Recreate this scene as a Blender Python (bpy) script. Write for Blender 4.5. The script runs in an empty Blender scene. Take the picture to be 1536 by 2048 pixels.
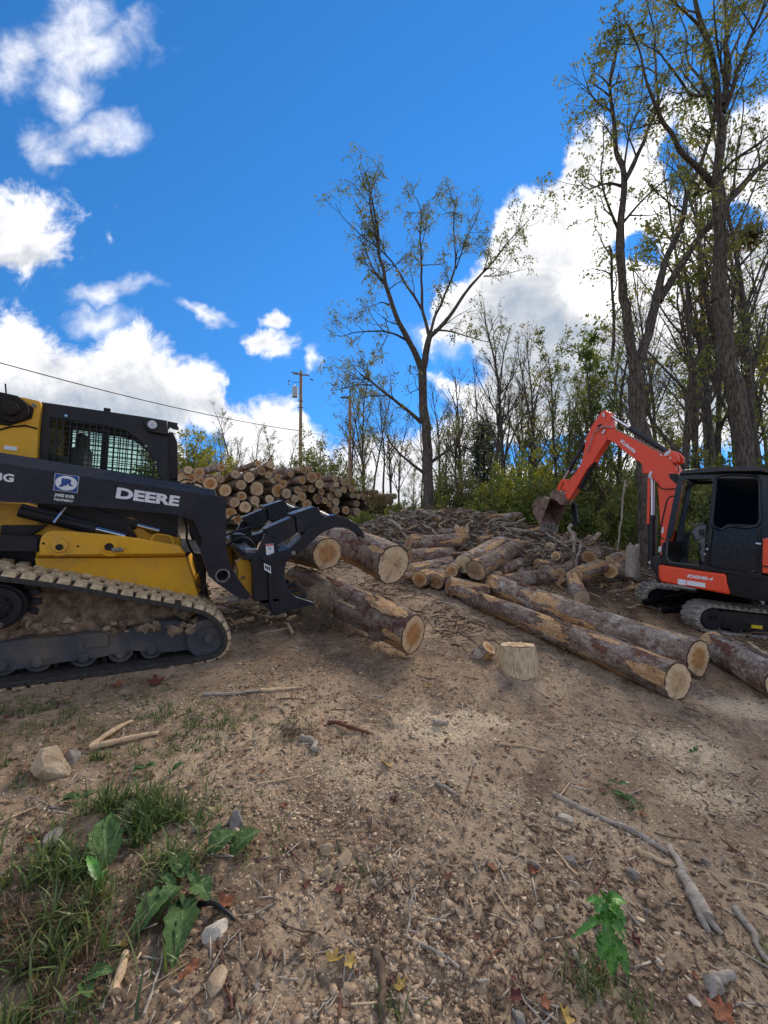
EXPO=1.03; SUN_E=2.5; CLOUD_K=6.3; SKY_V=1.0; SKY_TINT=(.68,.95,1.05)
import bpy, bmesh, math, random
import numpy as np
from mathutils import Vector, Matrix
from mathutils.geometry import tessellate_polygon
random.seed(7); RNG = np.random.default_rng(11)
SC = bpy.context.scene; COL = SC.collection
PI = math.pi
# ---------------------------------------------------------------- camera geometry (used to survey the place)
FPX = 780.0; CAM = np.array([0, 0, 1.62]); PITCH = math.atan(27 / FPX)
FW = np.array([0, math.cos(PITCH), math.sin(PITCH)]); UPV = np.array([0, -math.sin(PITCH), math.cos(PITCH)])
def ray(px, py): return FW + np.array([1., 0, 0]) * (px - 768) / FPX + UPV * (1024 - py) / FPX
def at(px, py, Y):
    d = ray(px, py); return CAM + d * (Y / d[1])
def unit(v):
    v = np.asarray(v, float); return v / np.linalg.norm(v)
# ---------------------------------------------------------------- vector noise
def _h(ix, iy, iz, s):
    h = (ix.astype(np.int64) * 374761393 + iy.astype(np.int64) * 668265263 + iz.astype(np.int64) * 2147483647 + s * 974711) & 0xffffffff
    h = ((h ^ (h >> 13)) * 1274126177) & 0xffffffff
    h = (h ^ (h >> 16)) & 0xffffffff
    return h / 4294967295.0 * 2 - 1
def vn(x, y, z=None, s=0):
    x = np.asarray(x, float); y = np.asarray(y, float); z = np.zeros_like(x) if z is None else np.asarray(z, float) + np.zeros_like(x)
    xi, yi, zi = np.floor(x), np.floor(y), np.floor(z)
    fx, fy, fz = x - xi, y - yi, z - zi
    ux, uy, uz = [t * t * t * (t * (t * 6 - 15) + 10) for t in (fx, fy, fz)]
    r = 0
    for dz in (0, 1):
        wz = uz if dz else 1 - uz
        if dz and not np.any(uz): continue
        for dy in (0, 1):
            wy = uy if dy else 1 - uy
            for dx in (0, 1):
                wx = ux if dx else 1 - ux
                r = r + wx * wy * wz * _h(xi + dx, yi + dy, zi + dz, s)
    return r
def fbm(x, y, z=None, o=4, s=0, g=.5):
    a = 1.; r = 0; t = 0
    for k in range(o):
        q = 2.03 ** k
        r = r + a * vn(x * q + k * 7.3, y * q + k * 3.1, None if z is None else z * q, s + k); t += a; a *= g
    return r / t
def sst(a, b, x):
    t = np.clip((x - a) / (b - a), 0, 1); return t * t * (3 - 2 * t)
# ---------------------------------------------------------------- terrain
def smin(x, k, w): return np.where(x < k - w, x, np.where(x > k + w, k, x - (x - k + w) ** 2 / (4 * w)))
MOUNDS = [(.3, 10.8, 1.0, 1.0, .70), (1.6, 10.6, 1.2, 1.1, .90), (2.9, 10.2, 1.2, 1.1, .88), (4.3, 9.6, 1.2, 1.0, .58), (5.3, 9.2, 1.0, .9, .42), (-1.2, 11.3, 1.3, 1.0, .45), (3.7, 8.7, 1.1, .6, .18),(2.2,8.9,1.4,.6,.15)]
def Hbase(x, y):
    x = np.asarray(x, float); y = np.asarray(y, float)
    yy = smin(y, 19., 8.); yy = np.maximum(yy, -4)
    xx = smin(x, 9., 4.); xx = -smin(-xx, 11., 4.)
    h = .07 * yy - .09 * xx
    for cx, cy, sx, sy, a in MOUNDS:
        h = h + a * np.exp(-((x - cx) / sx) ** 2 - ((y - cy) / sy) ** 2)
    h = h + .5 * fbm(x / 40, y / 40, o=2, s=91) * sst(20, 60, np.hypot(x, y))
    return h
def Hfine(x, y, lod=0):
    x = np.asarray(x, float); y = np.asarray(y, float)
    r = np.hypot(x, y)
    flat = 1 - .75 * np.exp(-((x + 2.2) / 1.3) ** 2 - ((y - 3.9) / 1.2) ** 2) - .7 * np.exp(-((x - 5) / 1.3) ** 2 - ((y - 6.4) / 1.2) ** 2)
    # ruts run slanting across the foreground
    s = (x * .55 + y * .83); c = (x * .83 - y * .55)
    h = .05 * fbm(x / 1.6, y / 1.6, o=3, s=1) + .030 * fbm(s / 1.3, c / .30, o=3, s=5) + .012 * fbm(s / .3, c / .09, o=2, s=6)
    cl = sst(-.05, .45, fbm(x / .9, y / .9, o=2, s=9))
    n1 = fbm(x / .16, y / .16, o=3, s=2)
    h = h + (.006 + .014 * cl) * np.abs(n1) * 2 + .007 * fbm(x / .05, y / .05, o=2, s=3) * (.5 + cl)
    h = h + .004 * vn(x / .017, y / .017, s=4) * sst(9, 3, r)
    return h * flat
def H(x, y): return Hbase(x, y) + Hfine(x, y)
def gp(px, py, dz=0.):
    d = ray(px, py); n = np.array([.09, -.07, 1.]); t = -(n @ CAM) / (n @ d)
    if t < 0 or t > 30: t = 12.
    t = max(t, .8)
    lo, hi = .4, 30.; 
    ts = np.linspace(.6, 30, 900); P = CAM[None] + ts[:, None] * d[None]
    below = P[:, 2] < Hbase(P[:, 0], P[:, 1]) + dz
    i = int(np.argmax(below)) if below.any() else int(np.argmin(np.abs(ts - t)))
    lo, hi = ts[max(i - 1, 0)], ts[i]
    for _ in range(14):
        m = (lo + hi) / 2; p = CAM + m * d
        if p[2] < float(H(p[0], p[1])) + dz: hi = m
        else: lo = m
    p = CAM + hi * d
    return np.array([p[0], p[1], float(H(p[0], p[1])) + dz])
# ---------------------------------------------------------------- nodes / materials
class NT:
    def __init__(s, tree): s.t = tree; tree.nodes.clear()
    def n(s, typ, _o=0, **kw):
        nd = s.t.nodes.new(typ)
        ins = kw.pop('i', {})
        for k, v in kw.items(): setattr(nd, k, v)
        for k, v in ins.items(): s.set(nd, k, v)
        return nd
    def set(s, nd, k, v):
        sk = nd.inputs[k]
        if isinstance(v, bpy.types.NodeSocket): s.t.links.new(v, sk)
        elif isinstance(v, bpy.types.Node): s.t.links.new(v.outputs[0], sk)
        else:
            if hasattr(sk.default_value, '__len__') and not hasattr(v, '__len__'): v = [v] * len(sk.default_value)
            if hasattr(sk.default_value, '__len__') and len(v) == 3 and len(sk.default_value) == 4: v = (*v, 1)
            sk.default_value = v
    def math(s, op, a, b=0., c=0., clamp=False):
        return s.n('ShaderNodeMath', operation=op, use_clamp=clamp, i={0: a, 1: b, 2: c}).outputs[0]
    def vec(s, op, a, b=(0, 0, 0), c=None):
        i = {0: a, 1: b}
        if c is not None: i[2] = c
        nd = s.n('ShaderNodeVectorMath', operation=op, i=i)
        return nd.outputs[1] if op in ('LENGTH', 'DOT_PRODUCT', 'DISTANCE') else nd.outputs[0]
    def noise(s, v, scale, detail=4., rough=.55, dist=0., dim='3D', col=False):
        nd = s.n('ShaderNodeTexNoise', noise_dimensions=dim, i={'Vector': v, 'Scale': scale, 'Detail': detail, 'Roughness': rough, 'Distortion': dist})
        return nd.outputs[1 if col else 0]
    def ss(s, v, a, b, o0=0., o1=1., kind='SMOOTHSTEP'):
        return s.n('ShaderNodeMapRange', interpolation_type=kind, i={0: v, 1: a, 2: b, 3: o0, 4: o1}).outputs[0]
    def mix(s, f, a, b, mode='MIX'):
        nd = s.n('ShaderNodeMix', data_type='RGBA', blend_type=mode)
        s.set(nd, 0, f); s.set(nd, 6, a); s.set(nd, 7, b)
        return nd.outputs[2]
    def attr(s, name): return s.n('ShaderNodeAttribute', attribute_name=name)
    def ramp(s, f, stops):
        nd = s.n('ShaderNodeValToRGB', i={0: f}); r = nd.color_ramp
        while len(r.elements) < len(stops): r.elements.new(.5)
        for e, (p, c) in zip(r.elements, stops): e.position = p; e.color = (*c, 1)
        return nd.outputs[0]
    def bump(s, h, strength=.3, dist=.02):
        return s.n('ShaderNodeBump', i={'Strength': strength, 'Distance': dist, 'Height': h}).outputs[0]
    def out(s, col, rough=.8, metal=0., normal=None, spec=.3, **ex):
        b = s.n('ShaderNodeBsdfPrincipled'); s.set(b, 'Base Color', col); s.set(b, 'Roughness', rough); s.set(b, 'Metallic', metal)
        s.set(b, 'Specular IOR Level', spec)
        for k, v in ex.items(): s.set(b, k.replace('_', ' '), v)
        if normal is not None: s.set(b, 'Normal', normal)
        o = s.n('ShaderNodeOutputMaterial'); s.t.links.new(b.outputs[0], o.inputs[0]); return b
def mat(name):
    m = bpy.data.materials.new(name); m.use_nodes = True; return m, NT(m.node_tree)
def OBJ(t): return t.n('ShaderNodeTexCoord').outputs['Object']
def GEO(t): return t.n('ShaderNodeNewGeometry')
MATS = {}
def paint(name, col, rough=.38, dirt=.35, dirtcol=(.23, .17, .12), metal=0., scale=3., spec=.45, scratch=.25):
    m, t = mat(name); o = OBJ(t); g = GEO(t)
    n1 = t.noise(o, scale, 8, .65); n2 = t.noise(o, scale * 9, 5, .6)
    up = t.n('ShaderNodeSeparateXYZ', i={0: g.outputs['Normal']}).outputs[2]
    d = t.math('ADD', t.ss(n1, .42, .75), t.math('MULTIPLY', t.ss(up, .2, 1.), .35))
    d = t.math('MULTIPLY', t.math('MULTIPLY', d, t.ss(n2, .3, .7, .4, 1.)), dirt, clamp=True)
    sc = t.ss(t.noise(t.vec('MULTIPLY', o, (3, 20, 26)), 2.2, 4, .7), .66, .74)
    c = t.mix(t.math('MULTIPLY', t.ss(n2, .35, .7), .25), col, [x * .72 for x in col])
    c = t.mix(t.math('MULTIPLY', sc, scratch), c, [min(1, x * 1.6 + .08) for x in col])
    c = t.mix(d, c, dirtcol)
    r = t.math('ADD', t.math('MULTIPLY', d, .45), t.ss(n2, .3, .7, rough - .06, rough + .1), clamp=True)
    t.out(c, r, metal, t.bump(t.noise(o, 14, 2), .015, .01), spec); MATS[name] = m; return m
def flat(name, col, rough=.6, metal=0., bump=0., var=.25, scale=20, spec=.3, **ex):
    m, t = mat(name); o = OBJ(t); n = t.noise(o, scale, 5, .6)
    c = t.mix(t.ss(n, .3, .7), [x * (1 - var) for x in col], [min(1, x * (1 + var)) for x in col])
    t.out(c, rough, metal, t.bump(n, bump, .01) if bump else None, spec, **ex); MATS[name] = m; return m
# ---------------------------------------------------------------- mesh builder
class MB:
    def __init__(s): s.v = []; s.f = []; s.m = []
    def add(s, v, f, m=0):
        b = len(s.v); s.v += [tuple(map(float, p)) for p in v]; s.f += [tuple(i + b for i in q) for q in f]; s.m += [m] * len(f); return s
    def box(s, c, d, m=0, rot=None, taper=None):
        c = np.array(c, float); x, y, z = [q / 2 for q in d]
        P = np.array([(-x, -y, -z), (x, -y, -z), (x, y, -z), (-x, y, -z), (-x, -y, z), (x, -y, z), (x, y, z), (-x, y, z)])
        if taper: P[4:, :2] *= taper
        if rot is not None: P = P @ np.array(rot).T
        return s.add(P + c, [(0, 3, 2, 1), (4, 5, 6, 7), (0, 1, 5, 4), (1, 2, 6, 5), (2, 3, 7, 6), (3, 0, 4, 7)], m)
    def prism(s, poly, l0, l1, holes=(), m=0):
        """poly in (f,u); extruded along l (local y)"""
        loops = [list(poly)] + [list(h) for h in holes]
        pts = [p for L in loops for p in L]; n = len(pts)
        tr = tessellate_polygon([[Vector((p[0], p[1], 0)) for p in L] for L in loops])
        V = [(p[0], l0, p[1]) for p in pts] + [(p[0], l1, p[1]) for p in pts]
        F = []
        for a, b, c in tr:
            F.append((a, b, c)); F.append((c + n, b + n, a + n))
        k = 0
        for L in loops:
            for i in range(len(L)):
                a = k + i; b = k + (i + 1) % len(L); F.append((a, a + n, b + n, b))
            k += len(L)
        return s.add(V, F, m)
    def tube(s, P, R, n=8, m=0, cap=True, sq=1.):
        P = np.array(P, float); k = len(P)
        R = np.full(k, R, float) if np.isscalar(R) else np.array(R, float)
        T = np.gradient(P, axis=0); T /= np.linalg.norm(T, axis=1)[:, None] + 1e-9
        up = np.array([0, 0, 1.]) if abs(T[0][2]) < .9 else np.array([1., 0, 0])
        N = np.cross(T[0], up); N /= np.linalg.norm(N); V = []
        for i in range(k):
            N = N - T[i] * (N @ T[i]); N /= np.linalg.norm(N) + 1e-9; B = np.cross(T[i], N)
            for j in range(n):
                a = 2 * PI * j / n; V.append(P[i] + R[i] * (math.cos(a) * N + sq * math.sin(a) * B))
        F = [(i * n + j, i * n + (j + 1) % n, (i + 1) * n + (j + 1) % n, (i + 1) * n + j) for i in range(k - 1) for j in range(n)]
        if cap: F += [tuple(range(n))[::-1], tuple(range((k - 1) * n, k * n))]
        return s.add(V, F, m)
    def cyl(s, a, b, r, n=20, m=0, r2=None): return s.tube([a, b], [r, r if r2 is None else r2], n, m)
    def ring(s, c, ax, r0, r1, w, n=28, m=0):
        """annulus with thickness w along ax (local y axis only)"""
        c = np.array(c, float); V = []
        for (r, y) in ((r0, 0), (r1, 0), (r1, w), (r0, w)):
            for j in range(n):
                a = 2 * PI * j / n; V.append(c + np.array([r * math.cos(a), y, r * math.sin(a)]))
        F = []
        for q in range(4):
            for j in range(n):
                F.append((q * n + j, q * n + (j + 1) % n, ((q + 1) % 4) * n + (j + 1) % n, ((q + 1) % 4) * n + j))
        return s.add(V, F, m)
    def build(s, name, mats, parent=None, bevel=0., smooth=35, loc=None, fixn=True):
        me = bpy.data.meshes.new(name); me.from_pydata(s.v, [], s.f)
        mats = mats if isinstance(mats, (list, tuple)) else [mats]
        for q in mats: me.materials.append(MATS[q] if isinstance(q, str) else q)
        if len(mats) > 1: me.polygons.foreach_set('material_index', s.m)
        if fixn:
            bm = bmesh.new(); bm.from_mesh(me); bmesh.ops.recalc_face_normals(bm, faces=bm.faces); bm.to_mesh(me); bm.free()
        if smooth:
            me.polygons.foreach_set('use_smooth', [True] * len(me.polygons))
            if smooth < 180: me.set_sharp_from_angle(angle=math.radians(smooth))
        me.update(); return link(name, me, parent, bevel, loc)
def link(name, me, parent=None, bevel=0., loc=None):
    o = bpy.data.objects.new(name, me); COL.objects.link(o)
    if parent is not None: o.parent = parent
    if loc is not None: o.location = loc
    if bevel:
        b = o.modifiers.new('bevel', 'BEVEL'); b.width = bevel; b.segments = 2; b.limit_method = 'ANGLE'; b.angle_limit = math.radians(40)
    return o
def npmesh(name, V, F, mats, smooth=True, attrs=None, mi=None):
    """fast mesh from arrays; F is (n,3) or (n,4)"""
    me = bpy.data.meshes.new(name); V = np.asarray(V, np.float32); F = np.asarray(F, np.int32); k = F.shape[1]
    me.vertices.add(len(V)); me.vertices.foreach_set('co', V.ravel())
    me.loops.add(F.size); me.loops.foreach_set('vertex_index', F.ravel())
    me.polygons.add(len(F)); me.polygons.foreach_set('loop_start', np.arange(0, F.size, k, dtype=np.int32))
    try: me.polygons.foreach_set('loop_total', np.full(len(F), k, np.int32))
    except Exception: pass
    if smooth: me.polygons.foreach_set('use_smooth', np.ones(len(F), bool))
    for q in (mats if isinstance(mats, (list, tuple)) else [mats]): me.materials.append(MATS[q] if isinstance(q, str) else q)
    if mi is not None: me.polygons.foreach_set('material_index', np.asarray(mi, np.int32))
    for a, d in (attrs or {}).items():
        at_ = me.attributes.new(a, 'FLOAT', 'POINT'); at_.data.foreach_set('value', np.asarray(d, np.float32))
    me.update(calc_edges=True); me.validate(); return me
def tag(o, label=None, cat=None, group=None, kind=None):
    if label: o['label'] = label
    if cat: o['category'] = cat
    if group: o['group'] = group
    if kind: o['kind'] = kind
    return o
def empty(name, loc=(0, 0, 0), M=None, label=None, cat=None, group=None):
    o = bpy.data.objects.new(name, None); COL.objects.link(o); o.empty_display_size = .2
    if M is not None: o.matrix_world = M
    else: o.location = loc
    return tag(o, label, cat, group)
def text(body, name, mname, parent, o, xdir, ydir, height, width=None, offset=.0, ext=.0015, shear=0., font_w=1.):
    cu = bpy.data.curves.new(name, 'FONT'); cu.body = body; cu.size = 1; cu.offset = offset; cu.extrude = 0; cu.shear = shear; cu.align_x = 'LEFT'
    cu.resolution_u = 4
    ob = bpy.data.objects.new('tmp', cu); COL.objects.link(ob)
    dg = bpy.context.evaluated_depsgraph_get(); me = bpy.data.meshes.new_from_object(ob.evaluated_get(dg))
    bpy.data.objects.remove(ob)
    V = np.array([v.co[:] for v in me.vertices]); mn = V.min(0); mx = V.max(0)
    sy = height / (mx[1] - mn[1]); sx = sy if width is None else width / (mx[0] - mn[0])
    xdir = unit(xdir); ydir = unit(ydir)
    for i, v in enumerate(me.vertices):
        q = V[i] - mn; v.co = np.array(o) + xdir * q[0] * sx + ydir * q[1] * sy
    me.materials.clear(); me.materials.append(MATS[mname]); me.name = name
    return link(name, me, parent)
def ordw(i): return ['first', 'second', 'third', 'fourth', 'fifth', 'sixth', 'seventh', 'eighth', 'ninth', 'tenth', 'eleventh', 'twelfth', 'thirteenth', 'fourteenth', 'fifteenth', 'sixteenth', 'seventeenth', 'eighteenth', 'nineteenth', 'twentieth'][i] if i < 20 else '%dth' % (i + 1) if (i + 1) % 10 not in (1, 2, 3) else '%d%s' % (i + 1, {1: 'st', 2: 'nd', 3: 'rd'}[(i + 1) % 10])
def px_of(p):
    d = np.array(p, float) - CAM; y = d @ FW; return 768 + FPX * d[0] / y, 1024 - FPX * (d @ UPV) / y
# ================================================================ WORLD, SUN, CAMERA
cam = bpy.data.cameras.new('camera'); camo = bpy.data.objects.new('camera', cam); COL.objects.link(camo)
cam.sensor_fit = 'HORIZONTAL'; cam.sensor_width = 36; cam.lens = 36 * FPX / 1536; cam.clip_end = 3000; cam.clip_start = .05
camo.location = CAM; camo.rotation_euler = (PI / 2 + PITCH, 0, 0); SC.camera = camo
SUN_AZ, SUN_EL = math.radians(29), math.radians(33)
su = bpy.data.lights.new('sun', 'SUN'); su.energy = SUN_E; su.angle = math.radians(24); su.color = (1, .90, .76)
so = bpy.data.objects.new('sun', su); COL.objects.link(so)
sd = Vector((math.sin(SUN_AZ) * math.cos(SUN_EL), math.cos(SUN_AZ) * math.cos(SUN_EL), math.sin(SUN_EL)))
so.rotation_euler = sd.to_track_quat('Z', 'Y').to_euler()
w = bpy.data.worlds.new('World'); SC.world = w; w.use_nodes = True; t = NT(w.node_tree)
sky = t.n('ShaderNodeTexSky', sky_type='NISHITA', sun_disc=False, sun_elevation=SUN_EL, sun_rotation=SUN_AZ, air_density=1., dust_density=0., ozone_density=3., altitude=300)
gen = t.n('ShaderNodeTexCoord').outputs['Generated']
t.set(sky, 'Vector', t.vec('NORMALIZE', t.vec('MULTIPLY_ADD', gen, (1, 1, .75), (0, 0, .30))))
xyz = t.n('ShaderNodeSeparateXYZ', i={0: gen}).outputs
yc = t.math('MAXIMUM', xyz[1], .12)
U = t.math('DIVIDE', xyz[0], yc); V_ = t.math('DIVIDE', xyz[2], yc)
uv0 = t.n('ShaderNodeCombineXYZ', i={0: U, 1: V_}).outputs[0]
warp = t.noise(uv0, 5.5, 4, .6, col=True)
uv = t.vec('ADD', uv0, t.vec('MULTIPLY', t.vec('SUBTRACT', warp, (.5, .5, .5)), (.13, .13, 0)))
def blobs(lst, uv):
    acc = None
    for px, py, rx, ry in lst:
        cu, cv = (px - 768) / FPX, (1051 - py) / FPX; sx, sy = FPX / rx, FPX / ry
        d = t.vec('LENGTH', t.vec('MULTIPLY_ADD', uv, (sx, sy, 0), (-cu * sx, -cv * sy, 0)))
        acc = d if acc is None else t.math('MINIMUM', acc, d)
    return acc   # 0 in the middle, 1 on the rim
def fcurve(x, pts, x0, x1):
    nd = t.n('ShaderNodeFloatCurve'); c = nd.mapping.curves[0]; P = sorted(((p - x0) / (x1 - x0), v) for p, v in pts)
    while len(c.points) < len(P): c.points.new(.5, .5)
    for q, (u_, v_) in zip(c.points, P): q.location = (u_, v_); q.handle_type = 'AUTO_CLAMPED'
    nd.mapping.update(); t.set(nd, 'Value', x); return nd.outputs[0]
# cumulus banks: their ragged tops as one skyline over the bearing, cut by blue gaps
TOP = [(-300, 640), (0, 612), (70, 640), (120, 668), (168, 695), (215, 660), (260, 640), (320, 675), (390, 705), (450, 735), (468, 800), (500, 812), (540, 778), (585, 800), (625, 868), (700, 885), (800, 860), (850, 640), (872, 568), (930, 540), (985, 470), (1020, 385), (1095, 345), (1135, 300), (1160, 225), (1205, 200), (1245, 240), (1290, 258), (1320, 190), (1370, 140), (1415, 150), (1460, 200), (1536, 170), (1800, 150)]
un = t.math('DIVIDE', t.math('ADD', t.n('ShaderNodeSeparateXYZ', i={0: uv}).outputs[0], 1.35), 2.7)
topv = fcurve(un, [((p - 768) / FPX, (1051 - y_) / FPX / 1.3) for p, y_ in TOP], -1.35, 1.35)
vv = t.n('ShaderNodeSeparateXYZ', i={0: uv}).outputs[1]
nz = t.noise(uv0, 9., 8, .66, .4); nc = t.math('SUBTRACT', nz, .5)
edge = t.math('MULTIPLY', t.math('SUBTRACT', t.math('MULTIPLY', topv, 1.3), vv), 5.)
gaps = blobs([(905, 715, 55, 42), (1290, 487, 40, 30), (1375, 300, 26, 75), (1130, 905, 120, 26), (830, 800, 70, 60), (400, 900, 34, 40), (1480, 930, 90, 40), (1500, 420, 50, 30)], uv)
edge = t.math('MINIMUM', edge, t.math('MULTIPLY', t.math('SUBTRACT', gaps, 1.), .55))
puff = blobs([(-20, 440, 150, 78), (50, 470, 80, 42), (532, 678, 62, 34), (550, 625, 34, 22)], uv)
edge = t.math('MAXIMUM', edge, t.math('MULTIPLY', t.math('SUBTRACT', 1., puff), .5))
dB = t.ss(t.math('ADD', edge, t.math('MULTIPLY', nc, 1.25)), -.12, .27)
uvw = t.vec('ADD', uv0, t.vec('MULTIPLY', t.vec('SUBTRACT', warp, (.5, .5, .5)), (.22, .22, 0)))
wisp = blobs([(130, 40, 140, 70), (10, 90, 60, 70), (110, 160, 50, 60), (160, 240, 90, 40), (80, 270, 50, 50), (215, 560, 76, 26), (190, 628, 66, 32), (395, 612, 50, 16), (640, 695, 14, 22), (900, 655, 60, 50), (130, 50, 60, 150)], uvw)
dW = t.ss(t.math('ADD', t.math('SUBTRACT', 1., wisp), t.math('MULTIPLY', nc, 1.9)), -.45, 1.35, 0., .85)
front = t.math('MAXIMUM', dB, dW)
nb = t.noise(t.vec('MULTIPLY', gen, (1, 1, 2.2)), 2.1, 4, .6)
isf = t.ss(xyz[1], .12, .3)
dens = t.math('ADD', t.math('MULTIPLY', front, isf), t.math('MULTIPLY', t.ss(nb, .45, .56), t.math('SUBTRACT', 1., isf)))
grey = t.ss(blobs([(1085, 640, 170, 130), (1250, 780, 240, 80), (120, 820, 330, 60), (20, 500, 90, 30)], uv), 1.5, .0)
glow = t.ss(t.math('MINIMUM', blobs([(1205, 578, 95, 80)], uv0), t.math('ADD', blobs([(1330, 450, 260, 220)], uv0), .25)), 1.2, .0)
lum = t.math('ADD', .88, t.math('ADD', t.math('MULTIPLY', nc, .8), t.math('MULTIPLY', t.math('SUBTRACT', nb, .5), .5)))
lum = t.math('SUBTRACT', lum, t.math('MULTIPLY', grey, .33))
lum = t.math('ADD', lum, t.math('MULTIPLY', glow, .7))
lum = t.math('MAXIMUM', t.math('ADD', lum, t.ss(edge, .55, .0, 0., .12)), .3)
ccol = t.mix(t.ss(lum, .35, .95), (.36, .46, .60), (.93, .93, .95))
lm = t.math('MAXIMUM', lum, .75)
ccol = t.mix(1., ccol, t.n('ShaderNodeCombineXYZ', i={0: lm, 1: lm, 2: lm}).outputs[0], 'MULTIPLY')
cl10 = t.vec('MULTIPLY', ccol, (CLOUD_K,) * 3)
hs = t.n('ShaderNodeHueSaturation', i={'Hue': .5, 'Saturation': 1.25, 'Value': SKY_V, 'Color': sky.outputs[0]}).outputs[0]
skc = t.mix(1., hs, SKY_TINT, 'MULTIPLY')
fin = t.mix(dens, skc, cl10)
bg = t.n('ShaderNodeBackground', i={'Color': fin, 'Strength': .1})
ow = t.n('ShaderNodeOutputWorld'); w.node_tree.links.new(bg.outputs[0], ow.inputs[0])
w.cycles.sampling_method = 'MANUAL'; w.cycles.sample_map_resolution = 512
SC.view_settings.view_transform = 'Standard'; SC.view_settings.look = 'None'; SC.view_settings.gamma = 1; SC.view_settings.exposure = EXPO
SC.cycles.use_denoising = True; SC.cycles.max_bounces = 5; SC.cycles.diffuse_bounces = 3; SC.cycles.glossy_bounces = 3; SC.cycles.transparent_max_bounces = 12; SC.cycles.volume_bounces = 0
# ================================================================ GROUND
m, t = mat('dirt'); g = GEO(t); P = g.outputs['Position']
n1 = t.noise(P, .55, 5, .6); n2 = t.noise(P, 3.2, 7, .65); n3 = t.noise(P, 22, 6, .7); n4 = t.noise(P, 110, 4, .7)
c = t.mix(t.ss(n1, .38, .62), (.30, .203, .126), (.455, .328, .212))
c = t.mix(t.math('MULTIPLY', t.ss(n2, .48, .66), .65), c, (.155, .100, .062))
c = t.mix(t.math('MULTIPLY', t.ss(n2, .42, .30), .6), c, (.55, .41, .27))
c = t.mix(t.math('MULTIPLY', t.ss(t.noise(P, 5.1, 5, .7), .60, .68), .5), c, (.27, .125, .075))
c = t.mix(t.math('MULTIPLY', t.ss(n3, .52, .70), .55), c, (.115, .078, .05))
c = t.mix(t.math('MULTIPLY', t.ss(n3, .44, .32), .5), c, (.64, .48, .30))
sep = t.vec('DOT_PRODUCT', P, (.83, -.55, 0)); sal = t.vec('DOT_PRODUCT', P, (.55, .83, 0))
stk = t.noise(t.n('ShaderNodeCombineXYZ', i={0: t.math('MULTIPLY', sep, 5.), 1: t.math('MULTIPLY', sal, .8)}).outputs[0], 1.6, 5, .65)
c = t.mix(t.math('MULTIPLY', t.ss(stk, .50, .66), .6), c, (.185, .125, .085)); c = t.mix(t.math('MULTIPLY', t.ss(stk, .42, .30), .4), c, (.58, .43, .29))
c = t.mix(t.math('MULTIPLY', t.ss(t.noise(P, 1.7, 7, .72), .54, .62), .55), c, (.095, .062, .043))
sawm = t.attr('saw').outputs['Fac']
vo = t.n('ShaderNodeTexVoronoi', feature='F1', i={'Vector': t.vec('MULTIPLY', P, (1, 1.8, 1)), 'Scale': 75, 'Randomness': 1})
chip = t.ss(t.n('ShaderNodeSeparateColor', i={0: vo.outputs['Color']}).outputs[0], .72, .8)
dens_ = t.math('MULTIPLY', chip, t.ss(t.math('ADD', sawm, t.math('MULTIPLY', t.math('SUBTRACT', n2, .5), .8)), .1, .75, .12, 1.))
c = t.mix(t.math('MULTIPLY', t.ss(t.noise(P, 6.5, 6, .75), .57, .66), .6), c, (.135, .055, .040))
c = t.mix(t.math('MULTIPLY', dens_, .75), c, (.72, .56, .38))
c = t.mix(t.math('MULTIPLY', t.ss(t.math('ADD', sawm, t.math('MULTIPLY', t.math('SUBTRACT', n3, .5), .9)), .28, .85), .65), c, (.78, .59, .38))
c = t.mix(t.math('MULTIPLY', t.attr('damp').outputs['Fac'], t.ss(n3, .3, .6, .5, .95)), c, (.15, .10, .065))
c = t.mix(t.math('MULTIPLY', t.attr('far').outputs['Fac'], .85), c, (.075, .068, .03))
hgt = t.math('ADD', t.math('MULTIPLY', n3, .7), t.math('MULTIPLY', n4, .5))
hgt = t.math('ADD', hgt, t.math('MULTIPLY', t.math('SUBTRACT', 1., vo.outputs['Distance']), .2))
t.out(c, .95, 0, t.bump(hgt, 1., .016), .12); MATS['dirt'] = m
rr = np.concatenate([np.geomspace(.25, 1.0, 24)[:-1], np.geomspace(1.0, 9, 620)[:-1], np.geomspace(9, 30, 130)[:-1], np.geomspace(30, 900, 50)])
aa = np.concatenate([np.radians(np.linspace(-53, 53, 780)), np.radians(np.linspace(53, 307, 70))[1:-1]])
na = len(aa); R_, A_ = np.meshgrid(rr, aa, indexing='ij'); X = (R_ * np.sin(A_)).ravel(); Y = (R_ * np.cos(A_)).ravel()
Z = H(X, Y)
SAW = [(880, 1455, .35, .22, 1.), (960, 1440, .4, .15, .8), (1370, 1500, .4, .3, .85), (1420, 1590, .35, .2, .8), (1500, 1420, .5, .25, .9), (1120, 1185, .6, .5, .9), (1050, 1180, .6, .3, .6), (1190, 1150, .8, .5, .7), (300, 1420, .5, .2, .45), (700, 1540, .4, .25, .5), (1250, 1480, .4, .2, .5), (560, 1600, .3, .2, .35), (1100, 1640, .5, .2, .3), (880, 1200, .9, .5, .35)]
SAWW = [(gp(a, b), sx, sy, w_) for a, b, sx, sy, w_ in SAW]
def sawf(x, y):
    r = 0 * x
    for p, sx, sy, w_ in SAWW: r = np.maximum(r, w_ * np.exp(-((x - p[0]) / sx) ** 2 - ((y - p[1]) / sy) ** 2))
    return r
DAMP = [(700, 1230, .8, .6, .6), (640, 1330, .5, .3, .7), (540, 1320, .6, .5, .5), (760, 1360, .5, .3, .4), (60, 1850, .5, .4, .9), (300, 1640, .35, .2, .5), (1320, 1380, .6, .2, .5), (1100, 1260, .6, .3, .4), (1000, 1090, 3., 1.5, .5), (450, 1220, 1., .6, .5), (900, 1300, .6, .3, .3)]
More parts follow.
